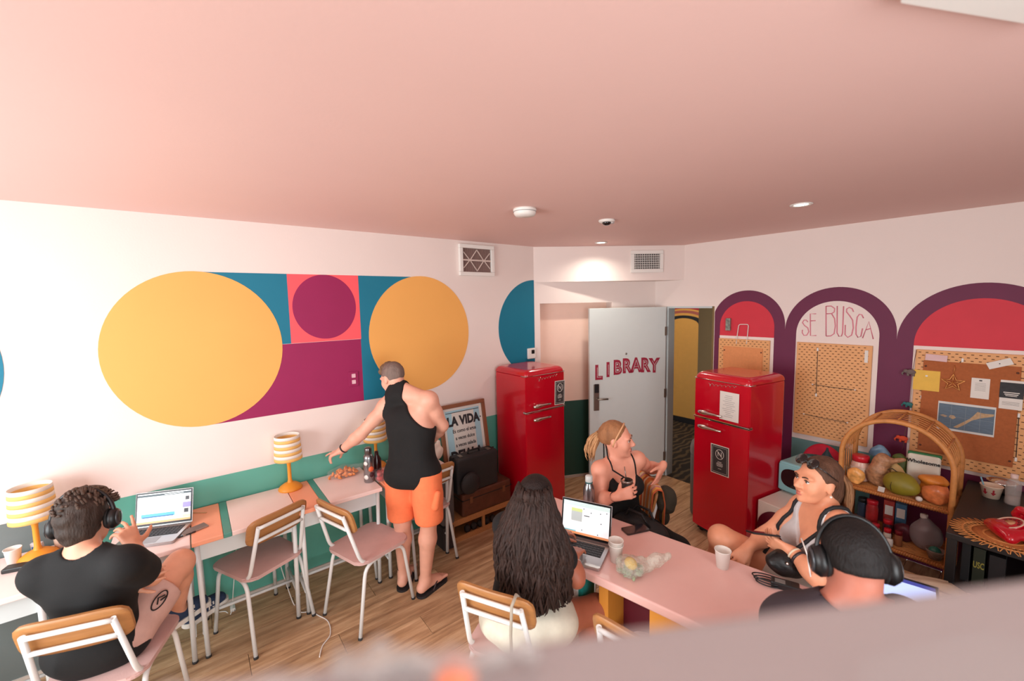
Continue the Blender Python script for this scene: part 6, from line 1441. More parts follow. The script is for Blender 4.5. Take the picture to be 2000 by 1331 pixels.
t = thing('card_pack', 'small blue and white card pack leaning on the left lamp base', 'box', tuple(GZ(76, 1084, DT)), 1.2); MB().box((0, 0, 0.036), (0.050, 0.014, 0.072), rot=(0.15, 0, 0), bev=0.001).build('pack', mat('pack_white', (208, 206, 210), 0.5), t); MB().box((-0.008, -0.0085, 0.032), (0.022, 0.003, 0.04), rot=(0.15, 0, 0)).build('blue_print', mat('pack_blue', (46, 108, 170), 0.5), t)
tag(MB().lathe([(0, 0), (0.018, 0), (0.024, 0.085), (0.026, 0.09), (0.022, 0.09), (0.016, 0.004), (0, 0.004)], tuple(GZ(118, 1072, DT)), n=18).build('small_cup', mat('cup_cream', (236, 222, 208), 0.6)), 'narrow pale cup behind the neck of the man in headphones', 'cup')
for (x, y) in ((388, 1000), (398, 1003)):
    pass
st_ = GZ(384, 1003, DT); tag(MB().box((st_[0], st_[1], DT + 0.002), (0.13, 0.012, 0.003), rot=(0, 0, 0.9)).build('wooden_stirrer', mat('stick_wood', (206, 150, 110), 0.6)), 'thin wooden stirrer on the peach part of the desk', 'stick')
# snack bag of orange crisps, flask, fruit and paper on the desks by the standing man
sb = thing('snack_bag', 'clear bag of orange snacks under the hand of the standing man', 'bag', (0.13, -3.47, DT)); mb = MB()
for i in range(46):
    a = random.uniform(0, 2 * PI); r_ = random.uniform(0, 1) ** 0.5; mb.ell((0.055 * r_ * math.cos(a), 0.105 * r_ * math.sin(a), 0.016 + random.uniform(0, 0.06) * (1 - r_ * r_)), (0.016, 0.020, 0.008), Euler((random.random() * 3, random.random() * 3, random.random() * 3)).to_matrix().to_4x4(), n=8, m=5)
tag(mb.build('orange_snacks', mat('snack_orange', (232, 138, 70), 0.6, var=0.25, vscale=60), sb), kind='stuff')
m_film = mat('clear_film', (236, 238, 236), 0.12, alpha=0.10, var=0, bump=1.0, bscale=60)
S = Soft(); S.ell(A3(0, 0, 0.042), (0.078, 0.128, 0.040), k=0.02); S.cap(A3(0.0, 0.10, 0.04), A3(0.02, 0.19, 0.06), 0.03, 0.012, 0.03); S.mesh('film', m_film, 0.006, sb, wrinkle=0.006, wf=75, cut=lambda X, Y, Z: 0.001 - Z + 0 * X + 0 * Y)
fk = thing('steel_flask', 'tall steel flask with round white stickers beside the standing man', 'flask', (0.35, -3.345, DT)); m_stl = mat('flask_steel', (150, 152, 156), 0.25, 0.9, var=0.03)
MB().lathe([(0, 0), (0.036, 0), (0.038, 0.004), (0.038, 0.185), (0.034, 0.20), (0.022, 0.215), (0, 0.215)], n=28).build('body', m_stl, fk); MB().lathe([(0.024, 0.213), (0.026, 0.215), (0.026, 0.255), (0.022, 0.262), (0, 0.264)], n=24).build('cap', mat('cap_steel', (120, 116, 116), 0.3, 0.9), fk)
for a, z, r_, m in ((-0.9, 0.15, 0.016, m_white), (-0.9, 0.045, 0.018, m_white), (0.1, 0.105, 0.02, mat('sticker_orange', (238, 110, 70), 0.5)), (0.2, 0.06, 0.018, mat('sticker_dark', (70, 30, 36), 0.5))):
    MB().lathe([(0, 0), (r_, 0), (r_, 0.001), (0, 0.0012)], M=Matrix.Rotation(a, 4, 'Z') @ Matrix.Translation((0.0378, 0, z)) @ Matrix.Rotation(PI / 2, 4, 'Y'), n=18).build('sticker', m, fk)
m_berry = mat('fruit_red', (196, 40, 44), 0.4); bx_ = thing('fruit_box', 'clear box of red fruit behind the steel flask', 'box', (0.37, -3.255, DT))
for i in range(12): MB().ell((random.uniform(-0.035, 0.035), random.uniform(-0.035, 0.035), 0.018 + 0.03 * (i // 6)), (0.017, 0.017, 0.018), n=10, m=6).build('strawberry', m_berry, bx_)
MB().box((0, 0, 0.036), (0.105, 0.105, 0.07), bev=0.006).build('clear_box', mat('clear_plastic', (240, 236, 236), 0.1, alpha=0.18, var=0), bx_)
tag(MB().lathe([(0, 0), (0.030, 0), (0.034, 0.05), (0.033, 0.14), (0.016, 0.17), (0.014, 0.20), (0, 0.202)], (0.30, -3.265, DT), n=18).build('dark_bottle', mat('cola_dark', (52, 20, 22), 0.2)), 'dark bottle half hidden behind the standing man', 'bottle')
S = Soft(); S.ell(A3(0, 0, 0.08), (0.05, 0.075, 0.08), k=0.02); S.cap(A3(0, -0.05, 0.1), A3(0.0, -0.06, 0.18), 0.04, 0.015, 0.03); S.cap(A3(0, 0.05, 0.1), A3(0.0, 0.05, 0.16), 0.04, 0.012, 0.03); o = S.mesh('crumpled_paper_bag', mat('paper_bag', (224, 206, 192), 0.8, var=0.05), 0.006, None, wrinkle=0.006, wf=60, cut=lambda X, Y, Z: -Z + 0 * X + 0 * Y); o.location = (0.33, -2.80, DT); tag(o, 'crumpled pale paper bag at the end of the desks by the poster', 'paper bag')
# ---- on the pink table: clear bag with a lemon, charger, steel bottle
bg = thing('produce_bag', 'clear plastic bag with green leaves and a lemon on the pink table', 'bag', tuple(GZ(1232, 1122, 0.7505)), 0.4)
MB().ell((0.0, 0.0, 0.055), (0.032, 0.027, 0.027), Matrix.Rotation(0.5, 4, 'Y'), n=18, m=12).build('lemon', mat('lemon', (240, 196, 70), 0.45, bump=0.2, bscale=120), bg)
mb = MB()
for i in range(26):
    a = random.uniform(0, 2 * PI); r_ = random.uniform(0.02, 0.06); mb.ell((r_ * math.cos(a), r_ * math.sin(a), random.uniform(0.012, 0.035)), (0.014, 0.009, 0.004), Euler((random.uniform(-0.6, 0.6), random.uniform(-0.6, 0.6), random.random() * 3)).to_matrix().to_4x4(), n=8, m=4)
tag(mb.build('green_leaves', mat('leaf_pale', (150, 160, 128), 0.6, var=0.2), bg), kind='stuff')
S = Soft(); S.ell(A3(0, 0, 0.042), (0.076, 0.066, 0.044), k=0.02); S.path([A3(0.05, 0.02, 0.05), A3(0.11, 0.05, 0.075), A3(0.16, 0.08, 0.09)], [0.032, 0.024, 0.014], 0.03); S.mesh('film', mat('produce_film', (222, 228, 212), 0.2, alpha=0.34, var=0.25, vscale=60, bump=1.0, bscale=90), 0.004, bg, wrinkle=0.005, wf=90, cut=lambda X, Y, Z: 0.001 - Z + 0 * X + 0 * Y)
sbt = thing('steel_bottle', 'steel bottle with a pale lid behind the calendar laptop', 'bottle', (1.72, -2.435, 0.7505)); MB().lathe([(0, 0), (0.034, 0), (0.036, 0.006), (0.036, 0.15), (0.030, 0.18), (0.021, 0.198), (0.020, 0.21), (0, 0.21)], n=28).build('body', m_stl, sbt); MB().lathe([(0.022, 0.206), (0.023, 0.21), (0.023, 0.24), (0.019, 0.246), (0, 0.247)], n=24).build('lid', mat('lid_pale', (206, 214, 212), 0.4), sbt); MB().lathe([(0.0225, 0.198), (0.0245, 0.203), (0.0225, 0.208)], n=24).build('loop', mat('loop_teal', (60, 110, 110), 0.5), sbt)
ch = thing('laptop_charger', 'black charger brick with a coiled cable at the end of the pink table', 'charger', tuple(GZ(1528, 1148, 0.7505)), 0.35); MB().box((0.01, 0, 0.015), (0.11, 0.05, 0.03), bev=0.005).build('brick', m_dark, ch); MB().box((-0.01, -0.005, 0.0305), (0.04, 0.03, 0.001)).build('label', m_inkg, ch)
for i in range(3): MB().tube([(-0.055 + (0.05 + 0.008 * i) * math.cos(a), -0.01 + 0.026 * math.sin(a) + 0.008 * i, 0.008 + 0.007 * i) for a in [2 * PI * k / 24 for k in range(24)]], 0.0032, n=6, closed=True).build('cable_loop', m_dark, ch)
MB().tube([(0.065, 0, 0.015), (0.10, -0.005, 0.012), (0.16, -0.03, 0.006)], [0.006, 0.003, 0.003], n=6).build('cable', m_dark, ch)
# ---- handbag, striped cloth and cap around the ponytailed woman
hb_ = thing('handbag', 'black soft handbag with handles on the lap of the ponytailed woman', 'bag', (1.93, -2.215, 0.60)); m_hb = mat('bag_black', (18, 18, 21), 0.6, bump=0.3, bscale=80)
S = Soft(); S.ell(A3(0, 0, 0.075), (0.17, 0.075, 0.075), basis((-0.2, 1, 0), (0, 0, 1)), k=0.03); S.ell(A3(0.09, 0.02, 0.05), (0.10, 0.075, 0.06), k=0.04); S.mesh('body', m_hb, 0.007, hb_, wrinkle=0.004, wf=45)
for q in (-1, 1): MB().tube([(-0.07, q * 0.03, 0.13), (-0.04, q * 0.04, 0.185), (0.05, q * 0.04, 0.185), (0.10, q * 0.03, 0.115)], 0.008, n=8).build('handle', m_hb, hb_)
MB().tube([(0.02, -0.07, 0.10), (0.08, -0.065, 0.085), (0.14, -0.04, 0.07)], 0.0025, n=6).build('zip', m_steel, hb_)
def stripes():
    m = bpy.data.materials.new('striped_cloth'); m.use_nodes = True; nt = m.node_tree; b = nt.nodes['Principled BSDF']; b.inputs['Roughness'].default_value = 0.9
    tc = nt.nodes.new('ShaderNodeTexCoord'); sx = nt.nodes.new('ShaderNodeSeparateXYZ'); nt.links.new(tc.outputs['Object'], sx.inputs[0]); mu = nt.nodes.new('ShaderNodeMath'); mu.operation = 'MULTIPLY_ADD'; mu.inputs[1].default_value = 4.6; mu.inputs[2].default_value = 10.3
    fr = nt.nodes.new('ShaderNodeMath'); fr.operation = 'FRACT'; nt.links.new(sx.outputs[0], mu.inputs[0]); nt.links.new(mu.outputs[0], fr.inputs[0]); cr_ = nt.nodes.new('ShaderNodeValToRGB'); cr_.color_ramp.interpolation = 'CONSTANT'; els = cr_.color_ramp.elements
    cs = [(0, (222, 130, 62)), (0.18, (240, 214, 176)), (0.26, (196, 92, 54)), (0.36, (234, 168, 84)), (0.5, (212, 150, 150)), (0.6, (244, 222, 184)), (0.7, (228, 140, 60)), (0.86, (190, 160, 150)), (0.92, (240, 206, 150))]
    els[0].color = rgb(*cs[0][1]); els[1].position = cs[1][0]; els[1].color = rgb(*cs[1][1])
    for p_, c_ in cs[2:]: e = els.new(p_); e.color = rgb(*c_)
    nt.links.new(fr.outputs[0], cr_.inputs[0]); nt.links.new(cr_.outputs[0], b.inputs['Base Color']); return m
gch = CH['G']; clo = thing('striped_cloth', 'orange and cream striped cloth draped over the chair of the ponytailed woman', 'cloth', tuple(gch.location), gch.rotation_euler.z)
prof_ = [(-0.185, 0.50), (-0.198, 0.62), (-0.205, 0.74), (-0.215, 0.835), (-0.245, 0.862), (-0.285, 0.85), (-0.300, 0.76), (-0.295, 0.64), (-0.290, 0.52)]
def clf(u, v):
    k = v * (len(prof_) - 1); i = min(int(k), len(prof_) - 2); f = k - i; y = prof_[i][0] * (1 - f) + prof_[i + 1][0] * f; z = prof_[i][1] * (1 - f) + prof_[i + 1][1] * f
    x = (u - 0.5) * 0.43; return (x, y + 0.006 * math.sin(u * 26) * abs(v - 0.45) * 2 + 0.5 * x * x, z + 0.004 * math.sin(u * 17))
ob = MB().grid(clf, 40, 40).build('cloth', stripes(), clo); sm_ = ob.modifiers.new('thick', 'SOLIDIFY'); sm_.thickness = 0.004
cp = thing('olive_cap', 'dark olive cap hanging from the corner of the striped chair', 'cap', tuple(P(1301, 985, 2.74) + A3(0, 0, 0.0))); m_cap = mat('cap_olive', (56, 50, 38), 0.9, bump=0.3, bscale=180)
S = Soft(); S.ell(A3(0, 0, 0.03), (0.068, 0.055, 0.095), basis(-FW, (0, 0, 1)), k=0.03); S.mesh('crown', m_cap, 0.006, cp, wrinkle=0.003, wf=60)
S = Soft(); S.ell(-RT * 0.012 - UP * 0.085, (0.036, 0.022, 0.055), basis(-FW, (0, 0, 1)), k=0.03); S.mesh('brim', m_cap, 0.005, cp)
# strap over chair E, bags under the pink table
ce = CH['E']; stp = thing('grey_strap', 'thin grey strap looped over the backrest beside the long-haired woman', 'strap', tuple(ce.location), ce.rotation_euler.z)
MB().tube([(0.115, -0.305, 0.56), (0.115, -0.31, 0.72), (0.115, -0.295, 0.835), (0.115, -0.25, 0.855), (0.115, -0.20, 0.80), (0.113, -0.19, 0.66)], 0.007, n=6).build('webbing', mat('strap_grey', (170, 160, 144), 0.8), stp)
tbg = thing('teal_tote', 'teal and white bag hanging at the end of the pink table', 'bag', (1.985, -2.77, 0.40)); MB().box((0, 0, 0.13), (0.05, 0.14, 0.26), rot=(0, 0, 0.2), bev=0.012).build('body', mat('tote_teal', (40, 160, 150), 0.6, var=0.1), tbg); MB().box((-0.005, -0.075, 0.12), (0.05, 0.02, 0.22), rot=(0, 0, 0.2), bev=0.004).build('white_panel', m_white, tbg); MB().tube([(0, -0.05, 0.255), (0, -0.03, 0.285), (0, 0.03, 0.285), (0, 0.05, 0.255)], 0.005, n=6).build('handle', mat('tote_teal', (40, 160, 150)), tbg)
# ---- cables on the floor
m_wc = mat('cable_white', (236, 232, 226), 0.5)
def spl(pts, n=10):
    out = []; Pn = [np.array(p, float) for p in pts]; Pn = [Pn[0]] + Pn + [Pn[-1]]
    for i in range(1, len(Pn) - 2):
        for k in range(n):
            t = k / n; a, b, c, d = Pn[i - 1], Pn[i], Pn[i + 1], Pn[i + 2]
            out.append(0.5 * ((2 * b) + (-a + c) * t + (2 * a - 5 * b + 4 * c - d) * t * t + (-a + 3 * b - 3 * c + d) * t ** 3))
    out.append(Pn[-2]); return out
fl_ = lambda x, y, z=0.004: tuple(GZ(x, y, z))
tag(MB().tube(spl([fl_(624, 1284), fl_(630, 1262), fl_(645, 1240), fl_(641, 1215), fl_(622, 1203), fl_(606, 1196), fl_(584, 1195), fl_(580, 1172), (0.30, -3.90, 0.02), (0.10, -3.95, 0.30), (0.02, -3.97, 0.55)]), 0.0034, n=6).build('power_cable', m_wc), 'long white cable snaking out from under the striped desks', 'cable')
tag(MB().tube(spl([(0.02, -4.18, 0.45), (0.05, -4.22, 0.15), (0.12, -4.25, 0.006), fl_(440, 1195), fl_(420, 1197), fl_(395, 1198)]), 0.003, n=6).build('power_cable', m_wc), 'white cable and plug lying under the left striped desk', 'cable')
tag(MB().tube(spl([fl_(485, 1165), fl_(530, 1140), fl_(575, 1133), fl_(608, 1120), fl_(645, 1104)]), 0.003, n=6).build('power_cable', m_wc), 'white cable along the floor at the foot of the teal wall', 'cable')
pl = thing('power_plug', 'white plug adapter on the floor under the left striped desk', 'plug', fl_(455, 1192, 0.0)); MB().box((0, 0, 0.012), (0.05, 0.03, 0.024), bev=0.005).build('body', m_wc, pl)
for q in (-1, 1): MB().seg((0.025, q * 0.008, 0.012), (0.042, q * 0.008, 0.012), 0.002, n=6).build('pin', m_steel, pl)
# ------------------------------------------------------------------ rattan shelf with groceries
m_rat = mat('rattan', (206, 138, 76), 0.5, var=0.15, vscale=30); m_ratd = mat('rattan_weave', (186, 112, 56), 0.6, var=0.3, vscale=70)
RX0, RX1, RYF, RYB = 2.545, 3.118, -0.60, -0.22; RC = (RX0 + RX1) / 2; RR = (RX1 - RX0) / 2; RZ = 0.935
rs = thing('rattan_shelf', 'arched rattan shelf with two slatted levels full of groceries', 'shelf', (RC, (RYF + RYB) / 2, 0)); yf, yb = RYF - (RYF + RYB) / 2, RYB - (RYF + RYB) / 2
def archpts(r, y, n=26, legs=True): 
    a = [(r * math.cos(PI * i / n), y, RZ + r * math.sin(PI * i / n)) for i in range(n + 1)]
    return ([(r, y, 0.0)] + a + [(-r, y, 0.0)]) if legs else a
for y in (yf, yb): MB().tube(archpts(RR, y), 0.0155, n=10).build('arch_frame', m_rat, rs)
for i in range(6):
    y = yf + (yb - yf) * (i + 1) / 7; MB().tube(archpts(RR - 0.006, y, 26, False)[0:27], 0.0042, n=6).build('arch_cane', m_rat, rs)
    for s_ in (-1, 1): MB().seg((s_ * (RR - 0.006), y, RZ), (s_ * (RR - 0.006), y, 0.70), 0.0042, n=6).build('side_cane', m_rat, rs)
for a in (0.55, 1.05, PI / 2, PI - 1.05, PI - 0.55): MB().seg((RR * math.cos(a), yf, RZ + RR * math.sin(a)), (RR * math.cos(a), yb, RZ + RR * math.sin(a)), 0.006, n=6).build('arch_tie', m_rat, rs)
for z in (0.69, 0.32):
    for y in (yf, yb): 
        e_ = MB().seg((-RR, y, z), (RR, y, z), 0.0125, n=8).build('shelf_edge', m_rat, rs)
        wv = MB()
        for k in range(44): x = -RR + 0.012 + k * (2 * RR - 0.024) / 43; wv.tube([(x + 0.0145 * 0.3 * math.cos(b), y + 0.0145 * math.cos(b), z + 0.0145 * math.sin(b)) for b in [2 * PI * i / 8 for i in range(8)]], 0.0028, n=4, closed=True)
        tag(wv.build('edge_weave', m_ratd, e_), kind='stuff')
    for s_ in (-1, 1): MB().seg((s_ * RR, yf, z), (s_ * RR, yb, z), 0.011, n=8).build('shelf_edge', m_rat, rs)
    for i in range(17): y = yf + (yb - yf) * (i + 0.5) / 17; MB().seg((-RR, y, z + 0.006), (RR, y, z + 0.006), 0.0052, n=6).build('shelf_cane', m_rat, rs)
    for x in (-0.1, 0.1): MB().seg((x, yf, z - 0.006), (x, yb, z - 0.006), 0.006, n=6).build('shelf_bearer', m_rat, rs)
ZU, ZL = 0.7025, 0.3325
def on(px, py, z): q = GZ(px, py, z); return (float(q[0]), float(q[1]), z)
def jar(label, q, r, h, mbody, mlid, lh=0.022, group=None, name='jar', cat='jar'):
    t = thing(name, label, cat, q, 0, group)
    MB().lathe([(0, 0), (r * 0.96, 0), (r, 0.006), (r, h * 0.78), (r * 0.86, h * 0.9), (r * 0.84, h), (0, h)], n=22).build('body', mbody, t); MB().lathe([(r * 0.9, h * 0.93), (r * 0.92, h * 0.93), (r * 0.92, h + lh), (r * 0.86, h + lh + 0.003), (0, h + lh + 0.003)], n=22).build('lid', mlid, t); return t
m_rl = mat('lid_red', (200, 28, 44), 0.35); m_gl = mat('jar_clear', (214, 200, 186), 0.15, var=0.1); m_spice = mat('jar_spice', (150, 92, 60), 0.3, var=0.2)
t = jar('large clear jar with a red screw lid at the left of the upper shelf', (2.622, -0.42, ZU), 0.056, 0.15, mat('jar_pink', (226, 186, 166), 0.3, var=0.2, vscale=30), m_rl, 0.03); MB().lathe([(0.059, 0.04), (0.0595, 0.041), (0.0595, 0.10), (0.059, 0.101)], n=22).build('label', mat('label_cream', (228, 210, 190), 0.6), t)
def bag(name, label, cat, q, prims, m, wr=0.005, wf=60, h=0.006, cutz=True):
    t = thing(name, label, cat, q); S = Soft()
    for p_ in prims:
        if p_[0] == 'e': S.ell(A3(*p_[1]), p_[2], k=0.02)
        else: S.cap(A3(*p_[1]), A3(*p_[2]), p_[3], p_[4], 0.025)
    S.mesh('bag', m, h, t, wrinkle=wr, wf=wf, cut=(lambda X, Y, Z: -Z + 0 * X + 0 * Y) if cutz else None); return t
bag('snack_bag', 'orange and white snack bag in front of the red-lidded jar', 'bag', (2.622, -0.54, ZU), [('e', (0, 0, 0.055), (0.05, 0.035, 0.062))], mat('snackbag', (240, 172, 96), 0.35, var=0.5, vscale=22))
bag('nut_bag', 'brown clear bag of nuts and cereal on the upper shelf', 'bag', (2.735, -0.47, ZU), [('e', (0, 0, 0.08), (0.068, 0.05, 0.085)), ('c', (0, 0, 0.13), (0.02, 0.01, 0.20), 0.055, 0.045), ('c', (0.02, 0.01, 0.19), (0.13, 0.02, 0.225), 0.03, 0.012)], mat('nuts', (176, 128, 92), 0.4, var=0.35, vscale=45, bump=0.5, bscale=60))
bag('brown_paper_bag', 'beige open paper bag between the nuts and the coconut', 'paper bag', (2.825, -0.40, ZU), [('e', (0, 0, 0.07), (0.055, 0.035, 0.08)), ('c', (-0.02, 0, 0.10), (-0.02, 0, 0.15), 0.035, 0.03)], mat('kraft', (206, 170, 112), 0.7, var=0.08))
co = thing('green_coconut', 'round green coconut at the front of the upper shelf', 'coconut', (2.86, -0.535, ZU)); S = Soft(); S.ell(A3(0, 0, 0.078), (0.088, 0.082, 0.078), k=0.02); S.cap(A3(0.03, 0, 0.08), A3(0.065, -0.02, 0.07), 0.055, 0.04, 0.04); S.mesh('husk', mat('coconut_green', (140, 128, 34), 0.5, var=0.25, vscale=9), 0.006, co); MB().tube([(-0.01, 0, 0.15), (-0.045, 0.01, 0.168), (-0.065, 0.0, 0.155)], 0.004, n=6).build('stalk', mat('stalk_dark', (54, 44, 24), 0.7), co); MB().tube([(-0.03, -0.072, 0.10), (-0.035, -0.078, 0.07), (-0.03, -0.072, 0.04)], 0.002, n=5).build('crease', mat('stalk_dark', (54, 44, 24)), co)
tag(MB().box((2.775, -0.585, ZU + 0.02), (0.035, 0.006, 0.04), rot=(0.3, 0.1, 0.2)).build('white_card', m_paper), 'small white card at the foot of the coconut', 'card')
wb = thing('sugar_pouch', 'white pouch lettered Wholesome with a green top edge', 'pouch', (2.945, -0.31, ZU)); MB().box((0, 0, 0.125), (0.17, 0.05, 0.25), rot=(-0.08, 0, 0.1), bev=0.018, seg=3).build('pouch', mat('pouch_white', (228, 222, 206), 0.4), wb); MB().box((0.0, 0.012, 0.246), (0.172, 0.036, 0.03), rot=(-0.08, 0, 0.1), bev=0.008).build('green_edge', mat('pouch_green', (40, 116, 66), 0.4), wb)
lettering('pouch_lettering', 'Wholesome', 0.034, m_ink, wb, Matrix.Translation((0.0, -0.0225, 0.20)) @ Matrix.Rotation(0.1, 4, 'Z') @ Matrix.Rotation(PI / 2 - 0.08, 4, 'X'), 0.003, 0.0006)
bag('leaf_bag', 'green leafy bag behind the pouch and the nuts', 'bag', (2.815, -0.29, ZU), [('e', (0, 0, 0.10), (0.055, 0.035, 0.115))], mat('greens', (78, 92, 34), 0.6, var=0.4, vscale=30), 0.006)
bag('bread_bag', 'bag of orange cheese bread on top of the shelf pile', 'bag', (3.015, -0.44, ZU), [('e', (0, 0, 0.125), (0.078, 0.05, 0.038)), ('e', (0, 0.0, 0.05), (0.07, 0.045, 0.055))], mat('bread', (220, 136, 52), 0.35, var=0.2, vscale=18), 0.004)
bag('crisp_bag', 'orange crisps bag at the right end of the upper shelf', 'bag', (3.035, -0.53, ZU), [('e', (0, 0, 0.055), (0.068, 0.045, 0.062)), ('c', (0.02, 0, 0.09), (0.05, 0.01, 0.12), 0.03, 0.012)], mat('crisps', (214, 122, 70), 0.3, var=0.4, vscale=24), 0.005)
bag('blue_pouch', 'blue and white food pouch at the back of the upper shelf', 'pouch', (2.70, -0.27, ZU), [('e', (0, 0, 0.11), (0.07, 0.03, 0.14))], mat('pouch_blue', (96, 126, 150), 0.35, var=0.6, vscale=14), 0.004)
tag(MB().ell((2.965, -0.575, ZU + 0.018), (0.018, 0.018, 0.017)).build('egg_timer', m_white), 'small white egg-shaped thing beside the coconut', 'egg')
bag('teal_packet', 'teal packet behind the red-lidded jar', 'packet', (2.655, -0.34, ZU), [('e', (0, 0, 0.08), (0.04, 0.03, 0.10))], mat('pk_teal', (62, 120, 112), 0.4, var=0.4, vscale=20), 0.004)
# lower shelf
t = jar('tall red snack tube on the lower shelf', (2.70, -0.40, ZL), 0.036, 0.21, mat('tube_red', (168, 34, 36), 0.35, var=0.4, vscale=18), m_rl, 0.012, None, 'snack_tube', 'tube')
t = jar('dark blue bottle at the back of the lower shelf', (2.64, -0.36, ZL), 0.034, 0.19, mat('bt_navy', (40, 52, 72), 0.3), m_dark, 0.014, None, 'dark_bottle', 'bottle')
for i, (x, lab, c_) in enumerate(((2.78, 'red and white food box on the lower shelf', (176, 60, 52)), (2.845, 'blue and white food box on the lower shelf', (74, 120, 156)))):
    t = thing('food_box', lab, 'box', (x, -0.30, ZL), 0.1); MB().box((0, 0, 0.115), (0.06, 0.09, 0.23), bev=0.002).build('carton', mat('carton_%d' % i, c_, 0.45, var=0.45, vscale=16), t); MB().box((0, -0.046, 0.16), (0.044, 0.002, 0.07)).build('label', m_paper, t)
jl = [(2.690, -0.53, 0.026, 0.085, m_spice, m_rl, 'red-lidded spice jar at the left front of the lower shelf'), (2.745, -0.50, 0.024, 0.075, m_gl, m_rl, 'red-lidded clear jar second from the left on the lower shelf'), (2.815, -0.54, 0.022, 0.082, m_gl, m_rl, 'pale spice jar with a red lid in the middle of the lower shelf'), (2.872, -0.53, 0.022, 0.085, m_spice, mat('lid_dark_red', (120, 16, 30), 0.4), 'brown spice jar with a dark red lid nearest the plastic jug'), (2.80, -0.45, 0.028, 0.11, mat('jar_dark', (66, 30, 40), 0.3), m_rl, 'dark preserve jar behind the spice jars')]
for x, y, r, h, mbd, mld, lab in jl: jar(lab, (x, y, ZL), r, h, mbd, mld, 0.018, 'jars on the lower rattan shelf')
t = thing('spice_pot', 'small white pot lying in front of the spice jars', 'jar', (2.835, -0.585, ZL)); MB().lathe([(0, 0), (0.018, 0), (0.02, 0.01), (0.02, 0.04), (0.016, 0.05), (0, 0.05)], M=Matrix.Translation((0, 0, 0.0)), n=16).build('pot', m_white, t); MB().lathe([(0.018, 0.042), (0.019, 0.05), (0, 0.052)], n=16).build('cap', m_paper, t)
bag('red_onion_net', 'dark red net of onions behind the jars on the lower shelf', 'net bag', (2.885, -0.42, ZL), [('e', (0, 0, 0.06), (0.06, 0.04, 0.065))], mat('onion', (96, 34, 48), 0.4, var=0.4, vscale=24), 0.004)
jg = thing('plastic_jug', 'translucent plastic jug bag at the right of the lower shelf', 'jug', (2.995, -0.44, ZL)); S = Soft(); S.ell(A3(0, 0, 0.09), (0.082, 0.065, 0.10), k=0.03); S.cap(A3(0, 0, 0.15), A3(-0.015, 0, 0.22), 0.055, 0.02, 0.04); S.mesh('jug', mat('milky', (150, 140, 144), 0.3, var=0.1, vscale=8), 0.006, jg, wrinkle=0.003, wf=40, cut=lambda X, Y, Z: -Z + 0 * X + 0 * Y); MB().lathe([(0.018, 0.215), (0.02, 0.218), (0.02, 0.24), (0, 0.242)], (-0.015, 0, 0), n=14).build('cap', m_white, jg)
bw = thing('glass_bowl', 'glass bowl holding a small green packet at the right of the lower shelf', 'bowl', (3.055, -0.545, ZL)); MB().lathe([(0, 0), (0.03, 0), (0.046, 0.05), (0.050, 0.065), (0.046, 0.065), (0.028, 0.006), (0, 0.006)], n=24).build('bowl', mat('bowl_glass', (170, 150, 140), 0.1, alpha=0.55, var=0), bw); MB().ell((0, 0, 0.05), (0.03, 0.028, 0.03), jit=0.15).build('packet', mat('pk_green', (56, 118, 104), 0.3, var=0.5, vscale=30), bw)
# ------------------------------------------------------------------ black side table with red telephone
m_blk = mat('table_black', (30, 26, 26), 0.45, var=0.06)
bt = thing('black_table', 'black side table carrying the red telephone', 'table', (3.52, -0.545, 0)); MB().box((0, 0, 0.735), (0.76, 1.06, 0.035), bev=0.004).build('table_top', m_blk, bt); MB().box((0, 0, 0.44), (0.70, 1.0, 0.02)).build('lower_shelf', m_blk, bt)
for sx in (-1, 1):
    for sy in (-1, 1): MB().box((sx * 0.355, sy * 0.505, 0.36), (0.04, 0.04, 0.718), bev=0.003).build('leg', m_blk, bt)
TZ = 0.753
mt = thing('rattan_mat', 'round sunburst rattan mat under the red telephone', 'mat', (3.345, -0.93, TZ)); 
for r_ in (0.075, 0.125, 0.155): MB().tube([(r_ * math.cos(a), r_ * math.sin(a), 0.006) for a in [2 * PI * i / 48 for i in range(48)]], 0.005, n=6, closed=True).build('ring', m_rat, mt)
MB().lathe([(0, 0.002), (0.125, 0.002), (0.125, 0.005), (0, 0.005)], n=40).build('woven_disc', m_ratd, mt)
ray0 = None
for i in range(76):
    a = 2 * PI * i / 76; tw = 0.22 if i % 2 else -0.22
    o = MB().seg((0.12 * math.cos(a), 0.12 * math.sin(a), 0.008), (0.205 * math.cos(a + tw * 0.5), 0.205 * math.sin(a + tw * 0.5), 0.006), 0.0028, 0.0022, n=5).build('ray', m_rat, mt)
ph = thing('rotary_telephone', 'red rotary telephone on the rattan mat', 'telephone', (3.385, -0.90, TZ + 0.0135), math.radians(-62)); m_pr = mat('phone_red', (190, 10, 34), 0.2, coat=0.5, var=0.01)
S = Soft(); S.cap(A3(-0.085, -0.065, 0.020), A3(0.085, -0.065, 0.020), 0.024, 0.024, 0.03); S.cap(A3(-0.085, 0.07, 0.030), A3(0.085, 0.07, 0.030), 0.030, 0.030, 0.04); S.cap(A3(-0.06, 0.045, 0.06), A3(0.06, 0.045, 0.06), 0.034, 0.034, 0.05); S.ell(A3(0, -0.01, 0.04), (0.095, 0.085, 0.036), k=0.04)
S.mesh('body', m_pr, 0.005, ph, cut=lambda X, Y, Z: -Z + 0 * X + 0 * Y)
Md = Matrix.Translation((0, -0.028, 0.072)) @ Matrix.Rotation(0.42, 4, 'X'); dl = MB().lathe([(0, 0.004), (0.056, 0.004), (0.058, 0), (0.056, -0.006), (0, -0.006)], M=Md, n=36).build('dial', m_pr, ph)
